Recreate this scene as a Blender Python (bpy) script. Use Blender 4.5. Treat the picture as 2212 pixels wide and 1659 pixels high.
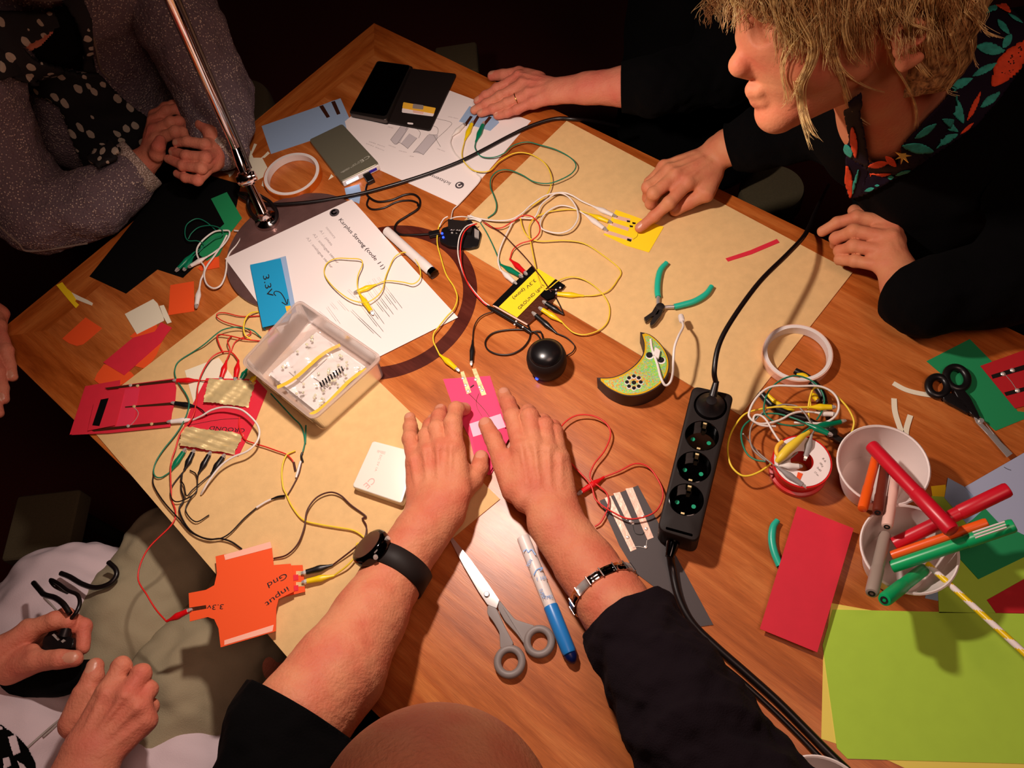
import bpy, bmesh, math, random
import numpy as np
from mathutils import Vector, Matrix
random.seed(7); rng = np.random.default_rng(7)
sc = bpy.context.scene; COL = sc.collection
for o in list(bpy.data.objects): bpy.data.objects.remove(o)
# ---------------------------------------------------------------- camera
F, PX, PY, HC, TZ = 1743.0, 1106.0, 829.5, 0.90, 0.75      # focal (px), centre, camera height over the table, table height
CX = np.array([0.96961209, -0.24464749, 0.0]); CY = np.array([-0.21111641, -0.83671824, 0.50530432]); CU = np.array([-0.12362144, -0.48994918, -0.86294122])
cam_d = bpy.data.cameras.new('camera'); cam = bpy.data.objects.new('camera', cam_d); COL.objects.link(cam)
right = Vector((CX[0], CY[0], CU[0])); down = Vector((CX[1], CY[1], CU[1])); fwd = Vector((CX[2], CY[2], CU[2]))
M = Matrix((right, -down, -fwd)).transposed().to_4x4(); M.translation = Vector((0, 0, TZ + HC)); cam.matrix_world = M
cam_d.sensor_width = 36; cam_d.lens = F / 2212 * 36; cam_d.clip_start = 0.02
sc.camera = cam
# ---------------------------------------------------------------- light
def lamp_light(name, kind, loc, power, col, size=0.05, aim=None, **kw):
    l = bpy.data.lights.new(name, kind); l.energy = power; l.color = col
    if kind == 'AREA': l.size = size
    else: l.shadow_soft_size = size
    for k, v in kw.items(): setattr(l, k, v)
    o = bpy.data.objects.new(name, l); COL.objects.link(o); o.location = loc
    if aim is not None: o.rotation_euler = (Vector(aim) - Vector(loc)).to_track_quat('-Z', 'Y').to_euler()
    return o
LAMP = Vector((-0.08, 0.575, TZ + 0.58))
lamp_light('desk_lamp_bulb', 'SPOT', LAMP, 17.0, (1.0, 0.83, 0.74), 0.021, (0.02, 0.48, TZ), spot_size=math.radians(140), spot_blend=0.7)
lamp_light('ceiling_light', 'AREA', (0.35, -0.3, 2.55), 9.5, (1.0, 0.62, 0.5), 0.7, (0.0, 0.3, 0.8))
w = bpy.data.worlds.new('world'); sc.world = w; w.use_nodes = True
w.node_tree.nodes['Background'].inputs[0].default_value = (0.5, 0.36, 0.32, 1); w.node_tree.nodes['Background'].inputs[1].default_value = 0.02
sc.view_settings.view_transform = 'Standard'; sc.view_settings.look = 'None'; sc.view_settings.gamma = 1
sc.view_settings.use_curve_mapping = False; sc.view_settings.exposure = 0.0
# ---------------------------------------------------------------- helpers
def W(px, py, z=0.0):                       # the point at height z (mm over the table top) that stands at this spot of the photograph
    r = np.array([px - PX, py - PY, F]); wd = np.array([r @ CX, r @ CY, r @ CU]); t = (z / 1000 - HC) / wd[2]
    return Vector((wd[0] * t, wd[1] * t, TZ + z / 1000))
KS = {1: (0, 0, 2.962), 2: (560, 40, 2.962), 3: (1000, 100, 2.962), 4: (1472, 0, 2.962), 5: (0, 500, 2.962), 6: (460, 500, 2.962), 7: (900, 500, 2.962),
      8: (1472, 500, 2.962), 9: (0, 1000, 2.5176), 10: (600, 1000, 2.5176), 11: (1100, 1000, 2.5176), 12: (1500, 1000, 2.5169), 13: (340, 460, 5.531),
      14: (300, 760, 5.531), 15: (1560, 780, 5.531), 16: (1400, 820, 4.046), 17: (900, 430, 5.53), 18: (740, 820, 3.687), 19: (980, 120, 5.53),
      20: (1340, 280, 6.637), 21: (1740, 430, 7.542), 22: (260, 200, 7.542), 23: (0, 1280, 4.376), 24: (0, 640, 5.183), 25: (560, 1120, 3.77),
      26: (460, 280, 3.95), 27: (560, 640, 5.183), 28: (800, 460, 4.367), 0: (0, 0, 1.0)}
def P(k, x, y, z=0.0):
    ox, oy, s = KS[k]; return W(ox + x / s, oy + y / s, z)
def PL(k, pts, z=1.0): return [P(k, p[0], p[1], p[2] if len(p) > 2 else z) for p in pts]

def mat(name, col, rough=0.6, metal=0.0, spec=0.5, bump=0, bscale=200, var=0, vscale=60, emit=None, es=1, coat=0, sss=0, alpha=None):
    m = bpy.data.materials.new(name); m.use_nodes = True; nt = m.node_tree; b = nt.nodes['Principled BSDF']
    c = tuple((v / 255) ** 2.2 for v in col) + (1,)
    b.inputs['Base Color'].default_value = c; b.inputs['Roughness'].default_value = rough; b.inputs['Metallic'].default_value = metal
    b.inputs['Specular IOR Level'].default_value = spec; b.inputs['Coat Weight'].default_value = coat
    if sss:
        b.inputs['Subsurface Weight'].default_value = sss; b.inputs['Subsurface Radius'].default_value = (0.012, 0.004, 0.002); b.inputs['Subsurface Scale'].default_value = 0.5
    if emit: b.inputs['Emission Color'].default_value = tuple((v / 255) ** 2.2 for v in emit) + (1,); b.inputs['Emission Strength'].default_value = es
    tc = nt.nodes.new('ShaderNodeNewGeometry')
    if var:
        n = nt.nodes.new('ShaderNodeTexNoise'); n.inputs['Scale'].default_value = vscale; n.inputs['Detail'].default_value = 4
        r = nt.nodes.new('ShaderNodeValToRGB'); r.color_ramp.elements[0].position = 0.3; r.color_ramp.elements[1].position = 0.7
        r.color_ramp.elements[0].color = tuple(v * (1 - var) for v in c[:3]) + (1,); r.color_ramp.elements[1].color = tuple(min(1, v * (1 + var)) for v in c[:3]) + (1,)
        nt.links.new(tc.outputs['Position'], n.inputs['Vector']); nt.links.new(n.outputs['Fac'], r.inputs['Fac']); nt.links.new(r.outputs['Color'], b.inputs['Base Color'])
    if bump:
        n2 = nt.nodes.new('ShaderNodeTexNoise'); n2.inputs['Scale'].default_value = bscale; n2.inputs['Detail'].default_value = 3
        bp = nt.nodes.new('ShaderNodeBump'); bp.inputs['Strength'].default_value = bump; bp.inputs['Distance'].default_value = 0.002
        nt.links.new(tc.outputs['Position'], n2.inputs['Vector']); nt.links.new(n2.outputs['Fac'], bp.inputs['Height']); nt.links.new(bp.outputs['Normal'], b.inputs['Normal'])
    return m
def glassy(name, col, a=0.35, rough=0.25, gloss=0.25):       # thin frosted plastic: part of the light goes straight through
    m = bpy.data.materials.new(name); m.use_nodes = True; nt = m.node_tree; nt.nodes.clear()
    c = tuple((v / 255) ** 2.2 for v in col) + (1,)
    out = nt.nodes.new('ShaderNodeOutputMaterial'); t = nt.nodes.new('ShaderNodeBsdfTransparent'); d = nt.nodes.new('ShaderNodeBsdfDiffuse'); tr = nt.nodes.new('ShaderNodeBsdfTranslucent')
    g = nt.nodes.new('ShaderNodeBsdfGlossy'); g.inputs['Roughness'].default_value = rough; d.inputs[0].default_value = c; tr.inputs[0].default_value = c
    m0 = nt.nodes.new('ShaderNodeMixShader'); m0.inputs[0].default_value = 0.4; m1 = nt.nodes.new('ShaderNodeMixShader'); m1.inputs[0].default_value = a
    m2 = nt.nodes.new('ShaderNodeMixShader'); f = nt.nodes.new('ShaderNodeFresnel'); f.inputs[0].default_value = 1.0 + gloss * 2
    L = nt.links.new
    L(d.outputs[0], m0.inputs[1]); L(tr.outputs[0], m0.inputs[2]); L(t.outputs[0], m1.inputs[1]); L(m0.outputs[0], m1.inputs[2])
    L(f.outputs[0], m2.inputs[0]); L(m1.outputs[0], m2.inputs[1]); L(g.outputs[0], m2.inputs[2]); L(m2.outputs[0], out.inputs[0])
    return m

def tag(o, label=None, cat=None, group=None, kind=None):
    if label: o['label'] = label
    if cat: o['category'] = cat
    if group: o['group'] = group
    if kind: o['kind'] = kind
    return o
def thing(name, label, cat, loc, group=None):
    o = bpy.data.objects.new(name, None); COL.objects.link(o); o.location = loc; o.empty_display_size = 0.02
    return tag(o, label, cat, group)
WL = {}
def wloc(o):
    p = Vector((0, 0, 0))
    while o: p += o.location; o = o.parent
    return p
def mk(name, verts, faces, m, parent=None, smooth=False, mats=None, mi=None):
    me = bpy.data.meshes.new(name); v = np.asarray([tuple(q) for q in verts], dtype=np.float64) if not isinstance(verts, np.ndarray) else verts
    if parent is None: base = Vector(((v[:, 0].min() + v[:, 0].max()) / 2, (v[:, 1].min() + v[:, 1].max()) / 2, v[:, 2].min()))
    else: base = wloc(parent)
    v = v - np.array(base)
    me.from_pydata(v.tolist(), [], faces if isinstance(faces, list) else faces.tolist()); me.update()
    for mm in (mats or [m]): me.materials.append(mm)
    if mi is not None: me.polygons.foreach_set('material_index', mi)
    if smooth: me.polygons.foreach_set('use_smooth', [True] * len(me.polygons))
    o = bpy.data.objects.new(name, me); COL.objects.link(o)
    if parent is None: o.location = base
    else: o.parent = parent
    return o
def autosmooth(o, deg=35):
    me = o.data; bm = bmesh.new(); bm.from_mesh(me)
    for f in bm.faces: f.smooth = True
    for e in bm.edges:
        if len(e.link_faces) == 2 and e.calc_face_angle(0) > math.radians(deg): e.smooth = False
    bm.to_mesh(me); bm.free(); return o
def plate(name, pts, th, m, parent=None, bevel=0):           # polygon (list of world points, top face) extruded down by th metres
    pts = [Vector(p) for p in pts]; n = len(pts)
    ar = sum(pts[i].x * pts[(i + 1) % n].y - pts[(i + 1) % n].x * pts[i].y for i in range(n))
    if ar < 0: pts = pts[::-1]
    v = pts + [p - Vector((0, 0, th)) for p in pts]
    f = [list(range(n)), [n + i for i in range(n)][::-1]] + [[i, n + i, n + (i + 1) % n, (i + 1) % n] for i in range(n)]
    o = mk(name, v, f, m, parent)
    if bevel:
        bm = bmesh.new(); bm.from_mesh(o.data); bmesh.ops.bevel(bm, geom=list(bm.edges), offset=bevel, segments=3, affect='EDGES', profile=0.7); bm.to_mesh(o.data); bm.free(); autosmooth(o)
    return o
def rpoly(pts, r=0.004, seg=5):                              # round the corners of a polygon
    out = []; n = len(pts)
    for i in range(n):
        a, b, c = Vector(pts[i - 1]), Vector(pts[i]), Vector(pts[(i + 1) % n]); u = (a - b); v = (c - b); rr = min(r, u.length * .45, v.length * .45)
        p0 = b + u.normalized() * rr; p1 = b + v.normalized() * rr
        for k in range(seg + 1):
            t = k / seg; out.append(p0 * (1 - t) ** 2 + b * 2 * t * (1 - t) + p1 * t * t)
    return out
def spline(pts, n=6, closed=False):
    pts = [Vector(p) for p in pts]
    if len(pts) < 3 and not closed: return [pts[0].lerp(pts[-1], t / n) for t in range(n + 1)]
    N = len(pts); out = []
    for i in range(N if closed else N - 1):
        if closed: p0, p1, p2, p3 = pts[i - 1], pts[i], pts[(i + 1) % N], pts[(i + 2) % N]
        else:
            p1, p2 = pts[i], pts[i + 1]; p0 = pts[i - 1] if i else p1 * 2 - p2; p3 = pts[i + 2] if i + 2 < N else p2 * 2 - p1
        for k in range(n):
            t = k / n; out.append(0.5 * ((2 * p1) + (p2 - p0) * t + (2 * p0 - 5 * p1 + 4 * p2 - p3) * t * t + (3 * p1 - p0 - 3 * p2 + p3) * t ** 3))
    if not closed: out.append(pts[-1])
    return out
def tube_data(path, r, seg=8, closed=False, flat=1.0):
    P_ = [Vector(p) for p in path]; n = len(P_); rs = r if isinstance(r, (list, tuple)) else [r] * n
    T = []
    for i in range(n):
        a = P_[i - 1] if (i or closed) else P_[i]; b = P_[(i + 1) % n] if (i < n - 1 or closed) else P_[i]
        d = b - a; T.append(d.normalized() if d.length > 1e-9 else Vector((1, 0, 0)))
    up = Vector((0, 0, 1)) if abs(T[0].z) < .9 else Vector((1, 0, 0))
    V = []; Fc = []
    for i in range(n):
        up = (up - T[i] * up.dot(T[i])); up = up.normalized() if up.length > 1e-6 else Vector((0, 1, 0)); s = T[i].cross(up)
        for k in range(seg):
            a = 2 * math.pi * k / seg; V.append(P_[i] + (s * math.cos(a) + up * math.sin(a) * flat) * rs[i])
    for i in range(n if closed else n - 1):
        j = (i + 1) % n
        for k in range(seg): Fc.append([i * seg + k, i * seg + (k + 1) % seg, j * seg + (k + 1) % seg, j * seg + k])
    if not closed: Fc.append(list(range(seg))[::-1]); Fc.append([(n - 1) * seg + k for k in range(seg)])
    return V, Fc
def tube(name, path, r, m, parent=None, seg=8, closed=False, n=6, flat=1.0, raw=False):
    sp = list(path) if raw else spline(path, n, closed)
    if isinstance(r, (list, tuple)) and not raw: r = [float(x) for x in np.interp(np.linspace(0, 1, len(sp)), np.linspace(0, 1, len(r)), r)]
    V, Fc = tube_data(sp, r, seg, closed, flat)
    o = mk(name, V, Fc, m, parent, smooth=True); return autosmooth(o, 60)
def lathe(name, prof, m, a, b=None, parent=None, seg=32, closed=True, squash=1.0):   # prof [(r, h)] in metres along the axis a -> b
    a = Vector(a); ax = (Vector(b) - a).normalized() if b is not None else Vector((0, 0, 1))
    s = ax.orthogonal().normalized() if abs(ax.z) > .9 else Vector((0, 0, 1)).cross(ax).normalized(); u = ax.cross(s)
    V = []; Fc = []; n = len(prof)
    for r, h in prof:
        for k in range(seg): t = 2 * math.pi * k / seg; V.append(a + ax * h + (s * math.cos(t) + u * math.sin(t) * squash) * r)
    for i in range(n - 1 if closed != 'loop' else n):
        j = (i + 1) % n
        for k in range(seg): Fc.append([i * seg + k, i * seg + (k + 1) % seg, j * seg + (k + 1) % seg, j * seg + k])
    if closed is True: Fc.append(list(range(seg))[::-1]); Fc.append([(n - 1) * seg + k for k in range(seg)])
    o = mk(name, V, Fc, m, parent); bm = bmesh.new(); bm.from_mesh(o.data); bmesh.ops.recalc_face_normals(bm, faces=bm.faces); bm.to_mesh(o.data); bm.free()
    return autosmooth(o, 40)
def box(name, c, ux, uy, sx, sy, sz, m, parent=None, bevel=0.0):   # c = centre of the bottom face; ux, uy unit vectors
    ux = Vector(ux).normalized(); uy = Vector(uy).normalized(); uz = ux.cross(uy)
    if uz.z < 0 and abs(uz.z) > .1: uz = -uz
    V = [Vector(c) + ux * sx / 2 * i + uy * sy / 2 * j + uz * sz * k for k in (0, 1) for j in (-1, 1) for i in (-1, 1)]
    o = mk(name, V, [[0, 2, 3, 1], [4, 5, 7, 6], [0, 1, 5, 4], [1, 3, 7, 5], [3, 2, 6, 7], [2, 0, 4, 6]], m, parent)
    bm = bmesh.new(); bm.from_mesh(o.data); bmesh.ops.recalc_face_normals(bm, faces=bm.faces)
    if bevel: bmesh.ops.bevel(bm, geom=list(bm.edges), offset=bevel, segments=3, affect='EDGES', profile=0.6)
    bm.to_mesh(o.data); bm.free()
    return autosmooth(o) if bevel else o
def ribbon(name, pts, wd, m, parent=None, th=0.0004, n=6):     # a flat strip along a path (metres wide)
    sp = spline(pts, n); L = []; R = []
    for i, p in enumerate(sp):
        d = (sp[min(i + 1, len(sp) - 1)] - sp[max(i - 1, 0)]); d.z = 0; d.normalize(); s = Vector((-d.y, d.x, 0)) * wd / 2; L.append(p + s); R.append(p - s)
    k = len(sp); dn = Vector((0, 0, th)); V = L + R + [p - dn for p in L] + [p - dn for p in R]; Fc = []
    for i in range(k - 1):
        Fc += [[i, k + i, k + i + 1, i + 1], [2 * k + i, 2 * k + i + 1, 3 * k + i + 1, 3 * k + i], [i, i + 1, 2 * k + i + 1, 2 * k + i], [k + i, 3 * k + i, 3 * k + i + 1, k + i + 1]]
    Fc += [[0, 2 * k, 3 * k, k], [k - 1, 2 * k - 1, 4 * k - 1, 3 * k - 1]]
    return mk(name, V, Fc, m, parent)
def text(body, a, b, h, m, parent, name='lettering', squeeze=True, shear=0, lift=0.00025):   # flat lettering from a towards b, letter height h (metres)
    cu = bpy.data.curves.new(name, 'FONT'); cu.body = body; cu.size = 1; cu.shear = shear; cu.resolution_u = 3
    to = bpy.data.objects.new(name, cu); COL.objects.link(to); bpy.context.view_layer.update()
    me = bpy.data.meshes.new_from_object(to); bpy.data.objects.remove(to)
    a = Vector(a); b = Vector(b); d = b - a; L = d.length; d.normalize(); nrm = Vector((0, 0, 1)); u = nrm.cross(d).normalized(); nrm = d.cross(u)
    xs = [v.co.x for v in me.vertices]; w_ = max(xs) - min(xs) or 1; k = h / 0.72; sx = L / w_ if squeeze else k; x0 = min(xs)
    base = wloc(parent)
    for v in me.vertices: v.co = a + d * (v.co.x - x0) * sx + u * v.co.y * k + nrm * lift - base
    me.materials.clear(); me.materials.append(m); o = bpy.data.objects.new(name, me); COL.objects.link(o); o.parent = parent; return o
def stroke(pts, wd, m, parent, name='pen_mark'): return ribbon(name, pts, wd, m, parent, th=0.0001, n=5)

def clip(parent, back, tip, m, s=1.0):                       # rubber sleeve with the metal jaw sticking out of it
    back = Vector(back); tip = Vector(tip); ax = (tip - back).normalized(); L = (tip - back).length
    prof = [(.0, 0), (1.3, 0), (1.6, .05), (1.8, .16), (2.9, .3), (4.1, .45), (4.2, .55), (3.7, .66), (3.3, .86), (3.2, 1.0), (2.3, 1.0), (2.2, .93)]
    Ls = L * 0.84
    sl = lathe('clip_sleeve', [(r * s / 1000, h * Ls) for r, h in prof], m, back, tip, parent, seg=12, squash=0.85)
    side = Vector((0, 0, 1)).cross(ax).normalized(); u = ax.cross(side)
    V = []; Fc = []
    for sg in (1, -1):                                       # two thin jaws meeting at the tip
        k = len(V)
        for t, wd, off in ((.78, 2.0, 1.5), (.92, 1.8, 1.3), (1.0, 1.1, .5)):
            for i in (-1, 1):
                for q in (0, .5): V.append(back + ax * L * t + side * wd * i * s / 1000 + u * (off + q) * sg * s / 1000)
        for q in range(2):
            a = k + 4 * q; Fc += [[a, a + 2, a + 6, a + 4], [a + 1, a + 5, a + 7, a + 3], [a, a + 4, a + 5, a + 1], [a + 2, a + 3, a + 7, a + 6]]
        Fc += [[k + 8, k + 10, k + 11, k + 9]]
    mk('clip_jaw', V, Fc, M_['nickel'], sl); return sl
def lead(label, pts, m, r=0.0009, c0=None, c1=None, group=None, name='test_lead', cat='cable', s=1.0, clipm=None, n=6):
    pts = [Vector(p) for p in pts]
    for i, p in enumerate(pts): p.z = max(p.z, TZ + r + 0.0008)
    q = pts[0]; t = thing(name, label, cat, (q.x, q.y, TZ + 0.001), group); tube('wire', pts, r, m, t, seg=7, n=n)
    if c0 is not None: clip(t, pts[0], c0, clipm or m, s)
    if c1 is not None: clip(t, pts[-1], c1, clipm or m, s)
    return t
# ---------------------------------------------------------------- materials
def wood(name, c0, c1, c2, ang, rough=0.31, dark=0.0):
    m = bpy.data.materials.new(name); m.use_nodes = True; nt = m.node_tree; b = nt.nodes['Principled BSDF']; L = nt.links.new
    g = nt.nodes.new('ShaderNodeNewGeometry'); mp = nt.nodes.new('ShaderNodeMapping'); mr = nt.nodes.new('ShaderNodeMapping'); mr.inputs['Rotation'].default_value = (0, 0, ang); mp.inputs['Scale'].default_value = (1.5, 15, 4)
    n = nt.nodes.new('ShaderNodeTexNoise'); n.inputs['Scale'].default_value = 3.2; n.inputs['Detail'].default_value = 6; n.inputs['Roughness'].default_value = .62; n.inputs['Distortion'].default_value = .5
    r = nt.nodes.new('ShaderNodeValToRGB'); e = r.color_ramp.elements
    f = lambda c: tuple((v / 255) ** 2.2 for v in c) + (1,)
    e[0].position = .28; e[0].color = f(c0); e[1].position = .74; e[1].color = f(c2); k = e.new(.5); k.color = f(c1)
    mp2 = nt.nodes.new('ShaderNodeMapping'); mp2.inputs['Scale'].default_value = (14, 260, 30)
    n2 = nt.nodes.new('ShaderNodeTexNoise'); n2.inputs['Scale'].default_value = 4; n2.inputs['Detail'].default_value = 3
    mx = nt.nodes.new('ShaderNodeMix'); mx.data_type = 'RGBA'; mx.blend_type = 'OVERLAY'; mx.inputs[0].default_value = .38
    n3 = nt.nodes.new('ShaderNodeTexNoise'); n3.inputs['Scale'].default_value = 9; n3.inputs['Detail'].default_value = 5
    rr = nt.nodes.new('ShaderNodeMapRange'); rr.inputs[3].default_value = rough - .05; rr.inputs[4].default_value = rough + .09
    bp = nt.nodes.new('ShaderNodeBump'); bp.inputs['Strength'].default_value = .12; bp.inputs['Distance'].default_value = .0006
    L(g.outputs['Position'], mr.inputs[0]); L(mr.outputs[0], mp.inputs[0]); L(mr.outputs[0], mp2.inputs[0]); L(g.outputs['Position'], n3.inputs['Vector'])
    L(mp.outputs[0], n.inputs['Vector']); L(mp2.outputs[0], n2.inputs['Vector']); L(n.outputs['Fac'], r.inputs[0]); L(r.outputs[0], mx.inputs[6]); L(n2.outputs['Fac'], mx.inputs[7])
    L(mx.outputs[2], b.inputs['Base Color']); L(n3.outputs['Fac'], rr.inputs[0]); L(rr.outputs[0], b.inputs['Roughness']); L(n2.outputs['Fac'], bp.inputs['Height']); L(bp.outputs[0], b.inputs['Normal'])
    return m
GA = math.radians(52.3)
M_ = dict(
    wood=wood('varnished_wood', (150, 76, 30), (182, 100, 48), (208, 128, 68), GA), wood_edge=wood('wood_rim', (138, 64, 22), (176, 92, 40), (204, 122, 60), GA),
    wood_edge2=wood('wood_rim_cross', (138, 64, 22), (176, 92, 40), (204, 122, 60), GA - math.pi / 2), ring=wood('dark_inlay', (62, 26, 20), (80, 36, 28), (98, 48, 38), GA, .28),
    kraft=mat('kraft_board', (222, 182, 124), .85, bump=.1, bscale=700, var=.05, vscale=90), white=mat('white_paper', (240, 228, 224), .8), cream=mat('cream_card', (234, 226, 200), .8),
    ink=mat('printed_ink', (70, 62, 66), .8), ink2=mat('faint_ink', (186, 176, 176), .8), ink3=mat('fainter_ink', (208, 196, 196), .8), pen=mat('black_marker_ink', (28, 22, 24), .7), grey_ink=mat('grey_print', (120, 112, 110), .8),
    blue_l=mat('pale_blue_card', (150, 176, 208), .8), blue=mat('sky_blue_card', (20, 150, 200), .75), red=mat('crimson_card', (214, 38, 58), .75, var=.03), pink=mat('pink_card', (244, 66, 112), .75),
    pink_l=mat('pink_tape', (250, 176, 200), .5), orange=mat('orange_card', (240, 84, 30), .75), orange_l=mat('pale_orange_tape', (252, 186, 164), .45), yellow=mat('yellow_card', (255, 216, 24), .75),
    yellow_l=mat('pale_yellow_paper', (240, 220, 100), .8), green_l=mat('lime_paper', (172, 212, 66), .8, var=.02), green_d=mat('green_card', (24, 140, 84), .8), red_d=mat('dark_red_card', (186, 24, 34), .75),
    black=mat('black_card', (9, 7, 7), .9, spec=.15), grey_d=mat('charcoal_card', (70, 62, 62), .6), lilac=mat('lilac_paper', (168, 178, 206), .8), tape_y=mat('amber_tape', (250, 188, 60), .5),
    copper=mat('copper_tape', (255, 206, 182), .35, .2, spec=1.0, bump=.3, bscale=120), copper_d=mat('dull_copper', (110, 62, 44), .4, .7, bump=.2, bscale=300), gold=mat('brass_foil', (255, 228, 164), .36, .5, spec=1.0, bump=.3, bscale=90),
    tin=mat('tinned_solder', (232, 224, 216), .3, .5), nickel=mat('nickel', (226, 216, 208), .3, .6), chrome=mat('chrome', (225, 205, 200), .1, 1), steel=mat('steel', (200, 194, 190), .3, .6),
    steel_d=mat('dark_steel', (92, 84, 80), .35, .9), alu_g=mat('sage_aluminium', (136, 132, 112), .42, .55), alu=mat('silver_aluminium', (246, 240, 226), .3, .15),
    blackp=mat('black_plastic', (26, 23, 24), .35), blackm=mat('matt_black_plastic', (34, 27, 25), .6, spec=.25), blackg=mat('gloss_black', (8, 7, 8), .08), whitep=mat('white_plastic', (232, 222, 216), .4),
    greyp=mat('grey_plastic', (128, 118, 114), .5), greyb=mat('grey_rubber', (150, 144, 142), .5), w_white=mat('white_wire', (230, 220, 212), .45), w_yellow=mat('yellow_wire', (240, 206, 56), .45),
    c_yellow=mat('yellow_sleeve', (240, 204, 20), .35), w_green=mat('green_wire', (28, 120, 92), .45), c_green=mat('green_sleeve', (0, 120, 84), .3), w_red=mat('red_wire', (216, 40, 34), .4),
    c_red=mat('red_sleeve', (214, 24, 30), .3), w_black=mat('black_wire', (30, 20, 20), .4), w_brown=mat('brown_wire', (74, 30, 24), .45), w_grey=mat('grey_wire', (150, 138, 130), .45), cord=mat('black_cord', (26, 20, 20), .35),
    teal=mat('teal_grip', (40, 180, 150), .35), holo=None, m_red=mat('red_marker', (206, 26, 46), .35), m_orange=mat('orange_marker', (246, 96, 28), .35), m_brown=mat('brown_marker', (110, 48, 34), .4),
    m_flesh=mat('pale_pink_marker', (240, 196, 180), .4), m_grey=mat('warm_grey_marker', (160, 144, 132), .4), m_green=mat('green_marker', (20, 170, 100), .35), m_blue=mat('blue_marker', (40, 124, 200), .35),
    m_blued=mat('navy_cap', (16, 30, 80), .35), cup=mat('white_paper_cup', (238, 224, 218), .5), ledb=mat('blue_led', (20, 30, 255), .3, emit=(30, 50, 255), es=9), ledw=mat('white_led', (255, 255, 255), .3, emit=(220, 225, 255), es=5),
    socket_g=mat('green_shutter', (10, 150, 110), .4), reel=mat('red_reel', (206, 30, 30), .35), carpet=mat('dark_carpet', (70, 18, 12), .95, bump=.5, bscale=400, var=.3, vscale=300), wallp=mat('dark_wall', (46, 18, 14), .9, var=.1, vscale=4),
    floorpale=mat('olive_upholstery', (84, 74, 52), .9, bump=.4, bscale=900, var=.1, vscale=300))
def holo_mat():
    m = bpy.data.materials.new('holographic_vinyl'); m.use_nodes = True; nt = m.node_tree; b = nt.nodes['Principled BSDF']; L = nt.links.new
    g = nt.nodes.new('ShaderNodeNewGeometry'); v = nt.nodes.new('ShaderNodeTexVoronoi'); v.inputs['Scale'].default_value = 900
    n = nt.nodes.new('ShaderNodeTexNoise'); n.inputs['Scale'].default_value = 24; ad = nt.nodes.new('ShaderNodeMath'); ad.operation = 'ADD'
    sp = nt.nodes.new('ShaderNodeSeparateColor'); ml = nt.nodes.new('ShaderNodeMath'); ml.operation = 'MULTIPLY'; ml.inputs[1].default_value = .5
    r = nt.nodes.new('ShaderNodeValToRGB'); e = r.color_ramp.elements; f = lambda c: tuple((q / 255) ** 2.2 for q in c) + (1,)
    e[0].position = .3; e[0].color = f((60, 220, 90)); e[1].position = 1; e[1].color = f((255, 150, 50))
    for p, c in ((.48, (170, 235, 60)), (.62, (120, 230, 120)), (.74, (240, 225, 70)), (.86, (110, 220, 200))): q = e.new(p); q.color = f(c)
    L(g.outputs['Position'], v.inputs['Vector']); L(g.outputs['Position'], n.inputs['Vector']); L(v.outputs['Color'], sp.inputs[0]); L(sp.outputs[0], ml.inputs[0]); L(ml.outputs[0], ad.inputs[0]); L(n.outputs['Fac'], ad.inputs[1]); L(ad.outputs[0], r.inputs[0])
    L(r.outputs[0], b.inputs['Base Color']); b.inputs['Metallic'].default_value = .45; b.inputs['Roughness'].default_value = .4; return m
M_['holo'] = holo_mat()
M_['frost'] = glassy('frosted_plastic', (228, 208, 196), .5, .3, .12); M_['bag'] = glassy('clear_bag', (240, 236, 230), .18, .1, .26)
# ---------------------------------------------------------------- setting
def slab(name, x0, x1, y0, y1, z0, z1, m, kind='structure'):
    V = [(x, y, z) for z in (z0, z1) for y in (y0, y1) for x in (x0, x1)]
    return tag(mk(name, V, [[0, 2, 3, 1], [4, 5, 7, 6], [0, 1, 5, 4], [1, 3, 7, 5], [3, 2, 6, 7], [2, 0, 4, 6]], m), kind=kind)
slab('floor', -2.6, 3.0, -2.2, 3.4, -.05, 0, M_['carpet'])
slab('wall_back', -2.6, 3.0, 3.4, 3.5, 0, 2.7, M_['wallp']); slab('wall_left', -2.7, -2.6, -2.2, 3.4, 0, 2.7, M_['wallp'])
slab('wall_right', 3.0, 3.1, -2.2, 3.4, 0, 2.7, M_['wallp']); slab('wall_front', -2.6, 3.0, -2.3, -2.2, 0, 2.7, M_['wallp']); slab('ceiling', -2.6, 3.0, -2.2, 3.4, 2.7, 2.75, M_['wallp'])
# table: a solid square-cornered top with a rim, apron and four legs
cA = W(808, 50); dA = (W(2212, 725) - cA).normalized(); dB = Vector((dA.y, -dA.x, 0)); dB = -dB if dB.dot(W(7, 650) - cA) < 0 else dB
LB = (W(7, 655) - cA).dot(dB); LB2 = (W(606, 1483) - cA).dot(dB); LBm = (LB + LB2) / 2; LA = 1.62
def TP(u, v, z=0): q = cA + dA * u + dB * v; return Vector((q.x, q.y, TZ + z / 1000))
table = thing('table', 'orange-brown varnished wooden table strewn with cards, wires and tools', 'table', TP(LA / 2, LBm / 2, -750))
e = .062
def frame(u0, u1, v0, v1): return [TP(u0, v0), TP(u1, v0), TP(u1, v1), TP(u0, v1)]
plate('tabletop_panel', frame(e, LA - e, e, LBm - e), .024, M_['wood'], table)
for nm, q, mm in (('rim', [TP(0, 0), TP(LA, 0), TP(LA - e, e), TP(e, e)], 'wood_edge'), ('rim', [TP(0, LBm), TP(LA, LBm), TP(LA - e, LBm - e), TP(e, LBm - e)], 'wood_edge'),
                  ('rim', [TP(0, 0), TP(e, e), TP(e, LBm - e), TP(0, LBm)], 'wood_edge2'), ('rim', [TP(LA, 0), TP(LA - e, e), TP(LA - e, LBm - e), TP(LA, LBm)], 'wood_edge2')):
    plate(nm, q, .028, M_[mm], table)
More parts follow.
